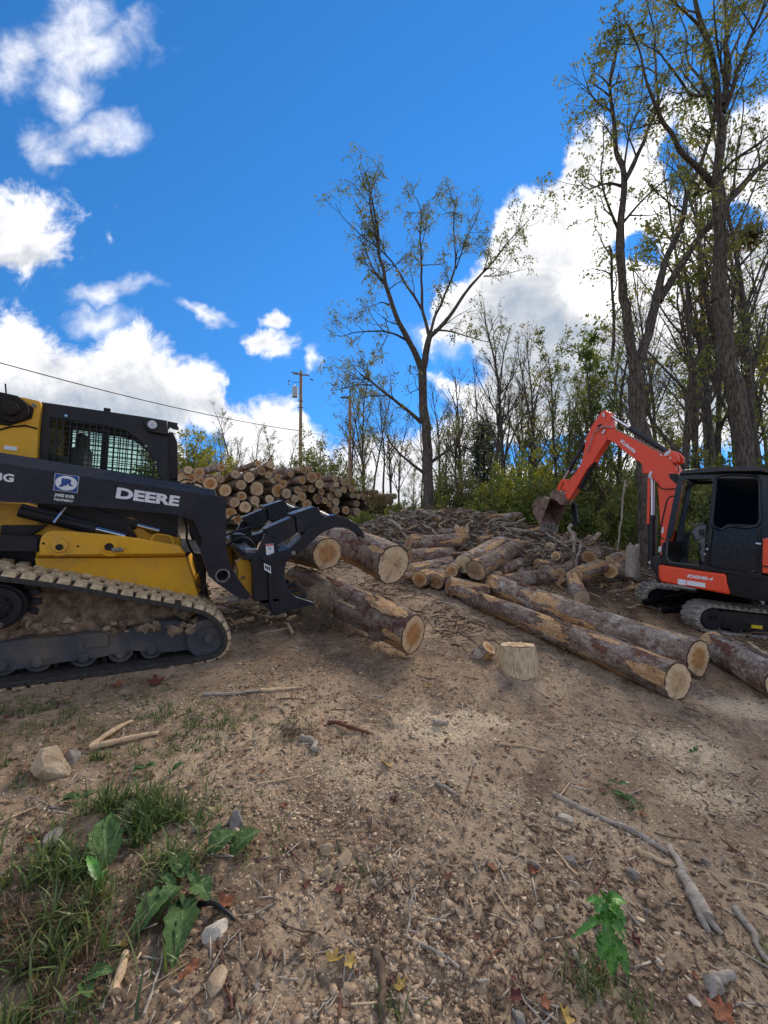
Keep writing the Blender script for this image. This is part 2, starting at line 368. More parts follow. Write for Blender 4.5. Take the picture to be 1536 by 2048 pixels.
DW = [(gp(a, b), sx, sy, w_) for a, b, sx, sy, w_ in DAMP]
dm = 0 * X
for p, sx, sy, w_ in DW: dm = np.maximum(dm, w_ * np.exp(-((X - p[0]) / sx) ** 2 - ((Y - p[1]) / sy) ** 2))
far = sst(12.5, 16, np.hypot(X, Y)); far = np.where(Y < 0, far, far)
idx = np.arange(len(rr) * na).reshape(len(rr), na)
a0 = idx[:-1, :]; a1 = idx[1:, :]; F4 = np.stack([a0, np.roll(a0, -1, 1), np.roll(a1, -1, 1), a1], -1).reshape(-1, 4)[:, ::-1]
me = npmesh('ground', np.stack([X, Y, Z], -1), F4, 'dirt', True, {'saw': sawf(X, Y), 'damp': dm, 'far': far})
bm = bmesh.new(); bm.from_mesh(me); bm.verts.ensure_lookup_table()
bm.faces.new([bm.verts[i] for i in range(na - 1, -1, -1)]); bm.to_mesh(me); bm.free()
tag(link('ground', me), kind='structure')
# ================================================================ machine frames
class Frame:
    def __init__(s, F, L, U, O): s.F, s.L, s.U, s.O = F, L, U, O
    def inv(s, px, py, l):
        d = ray(px, py); t_ = ((s.O - CAM) @ s.L + l) / (d @ s.L); P = CAM + t_ * d - s.O
        return (float(P @ s.F), float(P @ s.U))
    def poly(s, pts, l, o=(0, 0), z=1.): return [s.inv(o[0] + p[0] / z, o[1] + p[1] / z, l) for p in pts]
    def M(s):
        m = Matrix.Identity(4)
        for i, a in enumerate((s.F, s.L, s.U)):
            for j in range(3): m[j][i] = a[j]
        for j in range(3): m[j][3] = s.O[j]
        return m
    def W(s, f, l, u): return s.O + s.F * f + s.L * l + s.U * u
def plane_pt(px, py):
    d = ray(px, py); n = np.array([.09, -.07, 1.]); return CAM + d * (-(n @ CAM) / (n @ d))
paint('yellow_paint', (.74, .385, .018), .36, .55, (.30, .22, .12))
paint('machine_black', (.012, .014, .020), .36, .34, (.13, .105, .085), spec=.35)
paint('boom_dark', (.013, .017, .028), .30, .16, (.12, .10, .08), spec=.38, scratch=.12)
paint('frame_grey', (.055, .062, .075), .5, .9, (.22, .16, .11), spec=.4)
paint('orange_paint', (.85, .068, .016), .36, .10, (.35, .2, .13), spec=.5, scratch=.1)
paint('cab_black', (.004, .005, .008), .17, .03, (.08, .07, .06), spec=.4, scratch=.05)
flat('rubber', (.045, .040, .036), .8, 0, .5, .4, 30)
flat('dusty_rubber', (.48, .365, .225), .9, 0, .4, .35, 25)
flat('rubber_grey', (.30, .275, .235), .85, 0, .5, .45, 18)
flat('mud', (.20, .14, .09), .95, 0, 1., .5, 14)
flat('steel_worn', (.24, .235, .23), .42, .8, .3, .35, 18)
flat('chrome', (.55, .57, .6), .14, 1., 0, .05)
flat('rust_steel', (.20, .135, .10), .75, .3, .6, .5, 12)
flat('black_plastic', (.012, .012, .014), .45, 0, .1, .2, 40)
flat('white_decal', (.72, .73, .75), .5, 0, 0, .06)
flat('blue_decal', (.02, .075, .26), .45, 0, 0, .1)
flat('red_decal', (.55, .03, .03), .5, 0, 0, .1)
flat('yellow_decal', (.75, .55, .03), .5, 0, 0, .1)
flat('lamp_glass', (.6, .62, .64), .15, 0, 0, .2, 60, .6)
flat('seat_grey', (.13, .14, .15), .7, 0, .1, .2)
flat('soot', (.018, .013, .010), .75, 0, .5, .5, 20)
m, t = mat('cab_glass'); gl = t.n('ShaderNodeBsdfGlossy', i={'Color': (.8, .9, .9), 'Roughness': .03}); tr = t.n('ShaderNodeBsdfTransparent', i={'Color': (.62, .78, .74)})
fr = t.n('ShaderNodeFresnel', i={0: 1.5}); mx = t.n('ShaderNodeMixShader', i={0: t.math('MULTIPLY', fr, .8), 1: tr, 2: gl}); t.n('ShaderNodeOutputMaterial', i={0: mx}); MATS['cab_glass'] = m
m, t = mat('dark_glass'); gl = t.n('ShaderNodeBsdfGlossy', i={'Color': (.12, .12, .13), 'Roughness': .04}); tr = t.n('ShaderNodeBsdfTransparent', i={'Color': (.035, .04, .045)})
fr = t.n('ShaderNodeFresnel', i={0: 1.45}); mx = t.n('ShaderNodeMixShader', i={0: t.math('MULTIPLY', fr, .6), 1: tr, 2: gl}); t.n('ShaderNodeOutputMaterial', i={0: mx}); MATS['dark_glass'] = m

F1 = unit(ray(2100, 1118)); L1 = ray(257, 948); L1 = unit(L1 - F1 * (F1 @ L1)); U1 = np.cross(F1, L1)
LD = Frame(F1, L1, U1, plane_pt(440, 1325))
loader = empty('tracked_loader', M=Matrix(LD.M()), label='dark grey and yellow tracked loader at left gripping logs in its grapple', cat='loader')
def track(parent, outer, l0, l1, lug, belt_m, lug_m, pitch=.1, th=.028, lug_h=.03, name='track_belt', blocks=3):
    """outer: closed list of (f,u) of the belt's outside, clockwise seen from the near side"""
    P = np.array(outer + [outer[0]], float); seg = np.hypot(*(P[1:] - P[:-1]).T); S = np.concatenate([[0], np.cumsum(seg)]); tot = S[-1]
    n = int(tot / .035); s_ = np.linspace(0, tot, n, endpoint=False)
    Q = np.stack([np.interp(s_, S, P[:, 0]), np.interp(s_, S, P[:, 1])], -1)
    for _ in range(3): Q = (np.roll(Q, 1, 0) + 2 * Q + np.roll(Q, -1, 0)) / 4
    T = np.roll(Q, -1, 0) - np.roll(Q, 1, 0); T /= np.linalg.norm(T, axis=1)[:, None]; N = np.stack([T[:, 1], -T[:, 0]], -1)
    area = np.sum(Q[:, 0] * np.roll(Q[:, 1], -1) - np.roll(Q[:, 0], -1) * Q[:, 1])
    if area < 0: N = -N
    Q = Q - N * lug_h
    mb = MB(); I = Q - N * th; w0, w1 = l0, l1
    V = []
    for q in range(n):
        V += [(Q[q, 0], w0, Q[q, 1]), (Q[q, 0], w1, Q[q, 1]), (I[q, 0], w1, I[q, 1]), (I[q, 0], w0, I[q, 1])]
    Fc = []
    for q in range(n):
        b = q * 4; c = ((q + 1) % n) * 4
        for k in range(4): Fc.append((b + k, b + (k + 1) % 4, c + (k + 1) % 4, c + k))
    mb.add(V, Fc, 0)
    k = 0; s0 = 0.
    W = (w1 - w0) / blocks
    while s0 < tot - pitch * .4:
        for b in range(blocks):
            ss_ = (s0 + (pitch * .5 if b % 2 else 0)) % tot; qi = int(ss_ / tot * n) % n
            c = Q[qi] + N[qi] * lug_h * .5; tt = T[qi]; nn_ = N[qi]
            cy = w0 + W * (b + .5); rot = np.array([[tt[0], 0, nn_[0]], [0, 1, 0], [tt[1], 0, nn_[1]]])
            mb.box((c[0], cy, c[1]), (lug * random.uniform(.93, 1.05), W * .98, lug_h + .006), 1, rot, .82)
        s0 += pitch
    for q in range(0, n, 3):   # inner drive lugs
        c = I[q] - N[q] * .02; mb.box((c[0], (w0 + w1) / 2, c[1]), (.03, .06, .045), 0, np.array([[T[q, 0], 0, N[q, 0]], [0, 1, 0], [T[q, 1], 0, N[q, 1]]]))
    return mb.build(name, [belt_m, lug_m], parent, .004, 35)
C2 = (0, 1000); C1 = (0, 760); Z32 = 3.2
tp = LD.poly([(-420, 380), (-200, 425), (0, 462), (125, 476), (250, 492), (440, 520), (590, 545), (760, 580), (920, 608), (1060, 632), (1200, 660), (1330, 692), (1410, 745), (1462, 810), (1484, 880), (1476, 950), (1440, 1000), (1380, 1035), (1260, 1062), (1000, 1105), (700, 1145), (400, 1187), (0, 1236)], 0, C2, Z32)
rear_u = tp[-1][1]; tp += [(-1.9, rear_u + .0), (-2.12, rear_u + .06), (-2.22, .22), (-2.14, .42), (-1.98, .62), (-1.88, .80)]
tp = tp[3:] if False else tp[1:]
for nm, l0 in (('track_belt', 0.), ('track_belt', 1.56)):
    track(loader, tp, l0, l0 + .44, .086, 'rubber', 'dusty_rubber', .108, .040, .028)
# undercarriage near side (and the far side's mirror image)
for l0, sg in ((.0, 1), (2.0, -1)):
    y = lambda a: l0 + sg * a
    rail = LD.poly([(-400, 960), (130, 900), (440, 868), (690, 848), (905, 812), (1010, 782), (1130, 776), (1205, 800), (1205, 960), (1050, 975), (930, 968), (840, 962), (720, 990), (620, 1010), (420, 1035), (200, 1070), (0, 1100), (-400, 1160)], .09, C2, Z32)
    b = MB().prism(rail, y(.09), y(.32)); b.build('track_frame', 'frame_grey', loader, .01)
    b = MB().prism(LD.poly([(1205, 820), (1310, 822), (1310, 868), (1290, 870), (1290, 895), (1310, 898), (1310, 925), (1205, 930)], .08, C2, Z32), y(.08), y(.13))
    b.build('tension_bracket', 'frame_grey', loader, .006); b = MB(); b.prism(LD.poly([(1192, 798), (1212, 798), (1212, 962), (1192, 962)], .07, C2, Z32), y(.065), y(.2)); b.build('rail_end_plate', 'frame_grey', loader, .006); b = MB(); b.prism(LD.poly([(520, 868), (690, 850), (700, 935), (540, 952)], .08, C2, Z32), y(.078), y(.1)); b.build('cover_plate', 'frame_grey', loader, .006)
    ic = LD.inv(416, 1272, .1)
    b = MB(); b.cyl((ic[0], y(.06), ic[1]), (ic[0], y(.36), ic[1]), .175, 40); b.ring((ic[0], y(.045), ic[1]), None, .11, .178, sg * .02); b.cyl((ic[0], y(.02), ic[1]), (ic[0], y(.06), ic[1]), .04, 16); b.build('idler_wheel', 'steel_worn' if sg < 0 else 'frame_grey', loader, .006)
    bot = sorted(p for p in tp if p[1] < .13)
    for zx in (-250, 10, 235, 530, 765, 965):
        f_ = LD.inv(zx / 3.2, 1340, .08)[0]; r_ = .088; c = (f_, float(np.interp(f_, [p[0] for p in bot], [p[1] for p in bot])) + .075 + r_)
        b = MB(); b.cyl((c[0], y(.13), c[1]), (c[0], y(.19), c[1]), r_, 32); b.cyl((c[0], y(.3), c[1]), (c[0], y(.38), c[1]), r_, 32); b.ring((c[0], y(.115), c[1]), None, r_ * .72, r_, sg * .02); b.cyl((c[0], y(.07), c[1]), (c[0], y(.13), c[1]), .035, 10); b.build('road_wheel', 'frame_grey', loader, .005)
    c = LD.inv(-8, 1214, .1); b = MB(); b.cyl((c[0], y(.1), c[1]), (c[0], y(.34), c[1]), .17, 36); b.ring((c[0], y(.07), c[1]), None, .10, .15, sg * .04)
    for k in range(17):
        a = k * 2 * PI / 17; b.box((c[0] + .2 * math.cos(a), y(.22), c[1] + .2 * math.sin(a)), (.075, .05, .045), 0, [[math.cos(a), 0, -math.sin(a)], [0, 1, 0], [math.sin(a), 0, math.cos(a)]], .7)
    for k in range(8):
        a = k * PI / 4; b.cyl((c[0] + .07 * math.cos(a), y(.06), c[1] + .07 * math.sin(a)), (c[0] + .07 * math.cos(a), y(.11), c[1] + .07 * math.sin(a)), .012, 6)
    b.build('drive_sprocket', 'machine_black', loader, .005)
# clumps of mud packed between the belt runs
for l0, sg in ((.15, 1), (1.85, -1)):
    gx, gz = np.meshgrid(np.linspace(-2.1, -.25, 80), np.linspace(0, 1, 26), indexing='ij')
    top = np.interp(gx, [-2.1, -1.5, -1.1, -.6, -.25], [.76, .75, .70, .57, .42]) + .03 * fbm(gx * 7, gx * 0 + 3., s=8)
    zz = .22 + gz * (top - .22); yy = l0 + sg * (.0 + .12 * gz + .07 * fbm(gx * 8, zz * 9, o=4, s=21) + .03 * fbm(gx * 30, zz * 30, o=2, s=22))
    n_, k_ = gx.shape; id_ = np.arange(n_ * k_).reshape(n_, k_); Fq = np.stack([id_[:-1, :-1], id_[1:, :-1], id_[1:, 1:], id_[:-1, 1:]], -1).reshape(-1, 4)
    link('packed_mud', npmesh('packed_mud', np.stack([gx.ravel(), yy.ravel(), zz.ravel()], -1), Fq if sg > 0 else Fq[:, ::-1], 'mud'), loader)
    rr_ = random.Random(5); b = MB()
    for k in range(70):
        f_ = rr_.uniform(-2.0, -.12); tpz = np.interp(f_, [-2.1, -1.5, -1.1, -.6, -.25], [.47, .44, .42, .36, .33]); s_ = rr_.uniform(.015, .05)
        p = np.array([(math.cos(a) * s_ * rr_.uniform(.7, 1.3), rr_.uniform(-.6, .6) * s_, math.sin(a) * s_ * rr_.uniform(.5, 1.1)) for a in np.linspace(0, 2 * PI, 7)[:-1]])
        cc = np.array([f_, l0 - sg * rr_.uniform(.06, .2), tpz + rr_.uniform(-.03, .05)])
        V = [cc + q for q in p] + [cc + (0, -sg * s_ * .9, 0), cc + (0, sg * s_ * .7, 0)]
        b.add(V, [(i, (i + 1) % 6, 6) for i in range(6)] + [((i + 1) % 6, i, 7) for i in range(6)])
    tag(b.build('mud_clods', 'mud', loader, 0, 60), kind='stuff')
# belly / chassis
b = MB(); b.prism([(-2.15, .35), (-.28, .35), (-.1, .52), (-.12, .9), (-2.15, 1.15)], .52, 1.48); b.build('chassis', 'machine_black', loader, .02)
# yellow fender plate with crease, pivot bosses
FE = .22
up = LD.poly([(250, 358), (250, 290), (262, 240), (295, 208), (345, 196), (480, 203), (800, 235), (1150, 290), (1170, 318), (1182, 346), (700, 352)], FE, C2, Z32)
MB().prism(up, FE, FE + .035).build('fender_plate', 'yellow_paint', loader, .012)
lo = LD.poly([(222, 372), (700, 372), (1190, 366), (1236, 500), (1268, 612), (1300, 760), (300, 760)], FE + .10, C2, Z32)
b = MB(); b.prism(lo, FE + .10, FE + .13)
a_, b_ = LD.inv(250 / 3.2, 1000 + 358 / 3.2, FE), LD.inv(1182 / 3.2, 1000 + 346 / 3.2, FE); c_, d_ = LD.inv(222 / 3.2, 1000 + 374 / 3.2, FE + .1), LD.inv(1190 / 3.2, 1000 + 368 / 3.2, FE + .1)
b.add([(a_[0], FE + .002, a_[1] + .004), (b_[0], FE + .002, b_[1] + .004), (d_[0], FE + .128, d_[1]), (c_[0], FE + .128, c_[1]), (a_[0], FE + .03, a_[1] + .03), (b_[0], FE + .03, b_[1] + .03), (d_[0], FE + .13, d_[1] + .05), (c_[0], FE + .13, c_[1] + .05)], [(0, 1, 2, 3), (7, 6, 5, 4), (0, 4, 5, 1), (1, 5, 6, 2), (3, 2, 6, 7), (0, 3, 7, 4)])
q = [LD.inv(x_ / 3.2, 1000 + y_ / 3.2, FE + .1) for x_, y_ in ((1190, 368), (1236, 500), (1268, 612))]
for i in range(2): b.add([(q[i][0], FE + .1, q[i][1]), (q[i + 1][0], FE + .1, q[i + 1][1]), (q[i + 1][0] + .05, FE + .32, q[i + 1][1] + .02), (q[i][0] + .07, FE + .32, q[i][1] + .02)], [(0, 1, 2, 3)])
b.build('lower_fender', 'yellow_paint', loader, .004)
MB().prism(up, 2 - FE - .035, 2 - FE).build('fender_plate', 'yellow_paint', loader, .012)
MB().prism(lo, 2 - FE - .13, 2 - FE - .10).build('lower_fender', 'yellow_paint', loader, .004)
for cx, cy, r_ in ((385, 290, .085), (712, 300, .082)):
    b = MB()
    c = LD.inv(cx / 3.2, 1000 + cy / 3.2, FE)
    b.cyl((c[0], FE - .006, c[1]), (c[0], FE + .03, c[1]), r_, 36, r2=r_); b.cyl((c[0], FE - .03, c[1]), (c[0], FE + .02, c[1]), r_ * .62, 30)
    if cx > 500: b.box((c[0] + .05, FE - .008, c[1] - .01), (.09, .02, .05))
    b.build('pivot_boss', 'yellow_paint', loader, .006)
b = MB(); c = LD.inv(385 / 3.2, 1000 + 298 / 3.2, FE); b.cyl((c[0], FE - .036, c[1]), (c[0], FE, c[1]), .026, 8); b.build('pivot_pin', 'soot', loader, .003); b = MB(); c = LD.inv(700 / 3.2, 1000 + 296 / 3.2, FE); b.cyl((c[0], FE - .037, c[1]), (c[0], FE, c[1]), .032, 12); b.build('pivot_pin', 'soot', loader, .003)
for x_, y_ in ((278, 278), (500, 296)): b = MB(); c = LD.inv(x_ / 3.2, 1000 + y_ / 3.2, FE); b.cyl((c[0], FE - .003, c[1]), (c[0], FE, c[1]), .009, 8); b.build('bolt', 'soot', loader, .002)
b = MB(); c = LD.inv(725 / 3.2, 1000 + 306 / 3.2, FE - .02); b.box((c[0] + .03, FE - .04, c[1] - .012), (.085, .018, .03), 0); b.build('grease_lever', 'steel_worn', loader, .008)
h = [LD.inv(x_ / 3.2, 1000 + y_ / 3.2, FE + .05) for x_, y_ in ((962, 268), (985, 222), (1010, 218), (1080, 226), (1098, 236), (1114, 290))]
MB().tube([(q[0], FE + .03, q[1]) for q in h], .007, 6).build('grab_rail', 'yellow_paint', loader)
# grey crossmember at left and its dark neighbours
MB().prism(LD.poly([(-500, 225), (250, 234), (250, 330), (-500, 322)], .30, C2, Z32), .30, .42).build('side_beam', 'boom_dark', loader, .012)
# lift boom
BM = .10
bo = LD.poly([(-300, 930 + 0), (0, 926), (200, 957), (433, 992), (452, 1002), (453, 1098), (462, 1135), (501, 1192), (493, 1200), (470, 1192), (436, 1168), (418, 1153), (402, 1104), (404, 1077), (387, 1041), (372, 1036), (356, 1030), (240, 1018), (120, 1009), (0, 1003), (-300, 996)], BM)
bo_r = [p for p in bo]
tc = LD.inv(445, 1151, BM); hole = [(tc[0] + .052 * math.cos(a), tc[1] + .052 * math.sin(a)) for a in np.linspace(0, 2 * PI, 25)[:-1]]
topo = LD.poly([(-300, 930), (0, 926), (200, 957), (433, 992)], BM); topi = LD.poly([(-300, 905), (0, 905), (200, 938), (430, 980)], BM + .05)
for k, (y0, sg) in enumerate(((BM, 1), (2 - BM, -1))):
    b = MB(); y = lambda a: y0 + sg * a
    b.prism(bo, y(0), y(.17), [hole])
    for i in range(3):
        A, B_, C_, D_ = topo[i], topo[i + 1], topi[i + 1], topi[i]
        b.add([(A[0], y(.001), A[1]), (B_[0], y(.001), B_[1]), (C_[0], y(.05), C_[1]), (D_[0], y(.05), D_[1]), (D_[0], y(.17), D_[1]), (C_[0], y(.17), C_[1]), (A[0], y(.169), A[1]), (B_[0], y(.169), B_[1])], [(0, 1, 2, 3), (3, 2, 5, 4), (4, 5, 7, 6)] + ([(1, 7, 5, 2)] if i == 2 else []))
    bmx = b.build('lift_boom', 'boom_dark', loader, .008)
    b = MB(); b.ring((tc[0], y(-.012), tc[1]), None, .05, .064, sg * .2); b.build('boom_bushing', 'steel_worn', bmx, .002)
MB().cyl((tc[0], .3, tc[1]), (tc[0], 1.7, tc[1]), .06, 24).build('torque_tube', 'boom_dark', loader)
b = MB(); c = LD.inv(432, 1060, .3); b.prism(LD.poly([(372, 1034), (400, 1040), (425, 1090), (440, 1150), (425, 1150), (398, 1095), (378, 1050)], .3), .28, .46); b.build('boom_gusset', 'machine_black', loader, .01)
# boom cross tube near the front bend
MB().box((LD.inv(440, 1010, .3)[0] - .1, 1.0, LD.inv(440, 1030, .3)[1] - .1), (.16, 1.5, .22)).build('boom_crossmember', 'machine_black', loader, .02)
# lift / tilt cylinders and hoses
def cyl_l(p0, p1, l, r, r2, split=.6, name='lift_cylinder'):
    a = LD.inv(*p0, l); c = LD.inv(*p1, l); A = np.array([a[0], l, a[1]]); B_ = np.array([c[0], l, c[1]]); M_ = A + (B_ - A) * split
    o = MB().cyl(A, M_, r, 20).cyl(A + (B_ - A) * (split - .04), M_, r * 1.12, 20).build(name, 'machine_black', loader, .004)
    MB().cyl(M_, B_, r2, 14).build('cylinder_rod', 'chrome', o)
cyl_l((40, 1020), (250, 1073), .42, .055, .03, .7); cyl_l((130, 1012), (318, 1062), .50, .04, .024, .75, 'tilt_cylinder')
cyl_l((392, 1040), (455, 1130), .42, .038, .02, .62, 'tilt_cylinder'); cyl_l((392, 1040), (455, 1130), 1.5, .038, .02, .62, 'tilt_cylinder')
a = LD.inv(108, 1045, .3); c = LD.inv(132, 1014, .3); MB().cyl((a[0], .3, a[1]), (c[0], .3, c[1]), .010, 8).build('gas_strut', 'chrome', loader)
for pts, l_, r_ in (([(368, 1030), (375, 1060), (372, 1078), (384, 1105), (398, 1120)], .38, .011), ([(378, 1034), (386, 1062), (402, 1085), (430, 1080), (470, 1062), (500, 1055)], .5, .012), ([(395, 1170), (408, 1180), (412, 1155), (400, 1145)], .3, .008), ([(355, 965), (372, 958), (385, 962), (392, 978)], .5, .006), ([(452, 1095), (470, 1078), (492, 1074), (505, 1085), (512, 1100)], .45, .012), ([(450, 1050), (464, 1032), (478, 1028)], 1.1, .012)):
    P = [LD.inv(x_, y_, l_) for x_, y_ in pts]; P = np.array([(q[0], l_, q[1]) for q in P])
    s_ = np.linspace(0, len(P) - 1, 18); P2 = np.stack([np.interp(s_, range(len(P)), P[:, k]) for k in range(3)], -1)
    for _ in range(3): P2[1:-1] = (P2[:-2] + 2 * P2[1:-1] + P2[2:]) / 4
    MB().tube(P2, r_, 7).build('hydraulic_hose', 'black_plastic', loader)
# inner body under the boom
b = MB(); b.prism(LD.poly([(-300, 780), (150, 790), (260, 840), (330, 830), (600, 860), (860, 880), (960, 960), (1160, 1010), (1160, 1080), (-300, 1080)], .50, C1, Z32), .50, 1.5); b.build('inner_body', 'yellow_paint', loader, .01)
b = MB(); b.prism(LD.poly([(310, 800), (560, 940), (700, 1010), (880, 1010), (830, 930), (700, 860), (500, 790)], .46, C1, Z32), .46, .50); b.prism(LD.poly([(0, 930), (300, 930), (260, 960), (200, 1000), (0, 1000)], .46, C1, Z32), .46, .5)
b.build('hose_cover', 'machine_black', loader, .01)
# cab
CY0, CY1 = .50, 1.50
side = LD.poly([(265, 140), (920, 235), (1070, 260), (1076, 340), (1110, 335), (1135, 400), (1138, 650), (1142, 870), (1135, 1010), (960, 990), (870, 930), (240, 930), (240, 500), (262, 300)], CY0, C1, Z32)
win = LD.poly([(322, 238), (500, 262), (670, 292), (800, 322), (880, 372), (940, 440), (1000, 540), (1030, 640), (1035, 760), (310, 760), (306, 500), (318, 330)], CY0, C1, Z32)
b = MB(); b.prism(side, CY0, CY0 + .03, [win]); b.prism(side, CY1 - .03, CY1, [win])
tp2 = [side[0], side[1], side[2], (side[2][0], side[2][1] - .05), (side[0][0], side[0][1] - .06)]
b.prism(tp2, CY0 + .031, CY1 - .031)
b.box(((side[12][0]) + .03, (CY0 + CY1) / 2, (side[0][1] + side[11][1]) / 2 - .04), (.05, .93, abs(side[0][1] - side[11][1]) * .28))
cab = b.build('cab', 'machine_black', loader, .008)
vis = LD.poly([(915, 236), (1072, 262), (1078, 345), (1060, 352), (950, 330), (928, 300)], CY0 - .05, C1, Z32)
MB().prism(vis, CY0 - .05, CY0 - .002).build('lamp_housing', 'machine_black', cab, .01)
c = LD.inv(975 / 3.2, 760 + 286 / 3.2, CY0 - .05)
MB().cyl((c[0], CY0 - .062, c[1]), (c[0], CY0 - .04, c[1]), .038, 28).build('work_light', 'lamp_glass', cab, .004)
MB().ring((c[0], CY0 - .06, c[1]), None, .038, .048, .02).build('light_bezel', 'black_plastic', cab)
vz = LD.poly([(1070, 262), (1140, 276), (1134, 290), (1146, 305), (1140, 318), (1110, 312), (1090, 300), (1078, 318)], CY0, C1, Z32)
MB().prism(vz, CY0, CY0 + .06).build('visor_bracket', 'machine_black', cab, .004)
MB().prism(LD.poly([(1080, 335), (1110, 335), (1136, 400), (1138, 640), (1090, 640)], CY0, C1, Z32), CY0 - .02, CY0 + .04).build('front_pillar', 'black_plastic', cab, .01)
# guard mesh over the side windows
f0, f1 = min(p[0] for p in win), max(p[0] for p in win); u0, u1 = min(p[1] for p in win), max(p[1] for p in win)
def inpoly(p, poly):
    r = False; j = len(poly) - 1
    for i in range(len(poly)):
        if (poly[i][1] > p[1]) != (poly[j][1] > p[1]) and p[0] < (poly[j][0] - poly[i][0]) * (p[1] - poly[i][1]) / (poly[j][1] - poly[i][1]) + poly[i][0]: r = not r
        j = i
    return r
for y0 in (CY0 + .006, CY1 - .02):
    b = MB(); st = .044
    kf = int((f1 - f0) / st) + 1; ku = int((u1 - u0) / st) + 1
    for i in range(kf):
        f_ = f0 + i * st; us = [u for u in np.linspace(u0, u1, 60) if inpoly((f_, u), win)]
        if len(us) > 1: b.box((f_, y0, (us[0] + us[-1]) / 2), (.0085, .005, us[-1] - us[0] + .02))
    for i in range(ku):
        u_ = u0 + i * st; fs = [f for f in np.linspace(f0, f1, 90) if inpoly((f, u_), win)]
        if len(fs) > 1: b.box(((fs[0] + fs[-1]) / 2, y0 + .006, u_), (fs[-1] - fs[0] + .02, .005, .0085))
    b.build('window_guard', 'machine_black', cab)
    MB().add([(p[0], y0 + .03, p[1]) for p in win], [tuple(range(len(win)))]).build('side_window', 'cab_glass', cab, 0, 0, fixn=False)
c = LD.inv(672 / 3.2, 760 + 400 / 3.2, CY0 + .04); MB().box((c[0], CY0 + .05, c[1]), (.05, .03, .6)).build('window_pillar', 'black_plastic', cab, .005)
b = MB(); sc_ = LD.inv(600 / 3.2, 760 + 480 / 3.2, .9)
b.box((sc_[0] - .1, 1.0, sc_[1] - .25), (.12, .46, .62), 0); b.box((sc_[0] + .1, 1.0, sc_[1] - .55), (.46, .46, .12)); b.box((sc_[0] - .1, 1., sc_[1] + .1), (.09, .28, .18)); b.build('operator_seat', 'seat_grey', cab, .05)
for x_, y_ in ((424, 229), (935, 423), (995, 527)):
    c = LD.inv(x_ / 3.2, 760 + y_ / 3.2, CY0); MB().cyl((c[0], CY0 - .01, c[1]), (c[0], CY0 + .01, c[1]), .011, 10).build('guard_bolt', 'chrome', cab)
# engine hood
HY = .44
hood = LD.poly([(-400, 75), (0, 97), (150, 112), (248, 134), (262, 152), (258, 200), (246, 300), (236, 500), (180, 495), (0, 470), (-400, 470)], HY, C1, Z32)
b = MB(); b.prism(hood, HY, HY + .06); b.prism([(p[0], p[1] - .01) for p in hood], HY + .061, 2 - HY - .061); b.prism(hood, 2 - HY - .06, 2 - HY)
hd = b.build('engine_hood', 'yellow_paint', loader, .014)
MB().tube([(p[0], HY - .004, p[1]) for p in LD.poly([(-200, 330), (0, 318), (70, 300), (165, 292), (240, 312)], HY, C1, Z32)], .007, 6).build('hood_seam', 'soot', hd)
c = LD.inv(88 / 3.2, 760 + 190 / 3.2, HY)
b = MB(); b.cyl((c[0], HY - .05, c[1]), (c[0], HY + .01, c[1]), .10, 28); b.cyl((c[0], HY - .08, c[1]), (c[0], HY, c[1]), .05, 20); b.prism([(c[0] - .6, c[1] - .12), (c[0] - .02, c[1] - .13), (c[0] + .11, c[1] - .05), (c[0] + .12, c[1] + .03), (c[0] + .02, c[1] + .11), (c[0] - .6, c[1] + .16)], HY - .012, HY); b.build('boom_pivot', 'soot', hd, .01)
c = LD.inv(218 / 3.2, 760 + 163 / 3.2, HY); MB().cyl((c[0], HY - .012, c[1]), (c[0], HY, c[1]), .015, 10).build('hood_bolt', 'steel_worn', hd)
c = LD.inv(68 / 3.2, 760 + 436 / 3.2, HY); MB().box((c[0], HY - .002, c[1]), (.075, .003, .03)).build('hood_sticker', 'white_decal', hd)
a = LD.inv(45 / 3.2, 760 + 100 / 3.2, 1.0); MB().tube([(a[0], 1.0, a[1] - .05), (a[0] - .015, 1.0, a[1] + .1)], .006, 6).build('antenna', 'black_plastic', loader)
# lettering on the boom
def btext(body, x0, y0, x1, y1, hpx, mname='white_decal', offset=.02, name='lettering', parent=None, l=None, shear=0.):
    l = BM if l is None else l
    a = LD.inv(x0, y0, l); c = LD.inv(x1, y1, l); top_ = LD.inv(x0, y0 - hpx, l)
    xd = (c[0] - a[0], 0, c[1] - a[1]); L_ = math.hypot(xd[0], xd[2]); xd = np.array(xd) / L_; yd = np.array((-xd[2], 0, xd[0]))
    hh = (top_[1] - a[1])
    return text(body, name, mname, parent or loader, (a[0], l - .0025, a[1]), xd, yd, hh, L_, offset, shear=shear)
btext('DEERE', 231, 996, 357, 1013, 22, offset=.045, name='boom_lettering')
btext('333G', -42, 957, 27, 965, 17, offset=.04, name='model_number')
q = LD.poly([(352, 596), (508, 616), (496, 724), (342, 704)], BM, C1, Z32)
b = MB().add([(p[0], BM - .002, p[1]) for p in q], [(0, 1, 2, 3)]); b.build('dealer_sign', 'white_decal', loader, 0, 0)
q2 = [(np.array(p) * .96 + np.mean(q, 0) * .04) for p in q]
lg = MB().add([(p[0], BM - .003, p[1]) for p in q2], [(0, 1, 2, 3)]).build('dealer_panel', 'blue_decal', loader, 0, 0)
cc = np.mean(q, 0); rad = .052; U_ = np.array(q[1]) - np.array(q[0]); U_ = U_ / np.linalg.norm(U_); V2 = np.array([-U_[1], U_[0]])
b = MB(); b.add([(*(lambda e: (e[0], BM - .004, e[1]))(cc + U_ * .066 * math.cos(a) + V2 * .055 * math.sin(a)),) for a in np.linspace(0, 2 * PI, 37)[:-1]], [tuple(range(36))]); b.build('logo_disc', 'white_decal', lg, 0, 0)
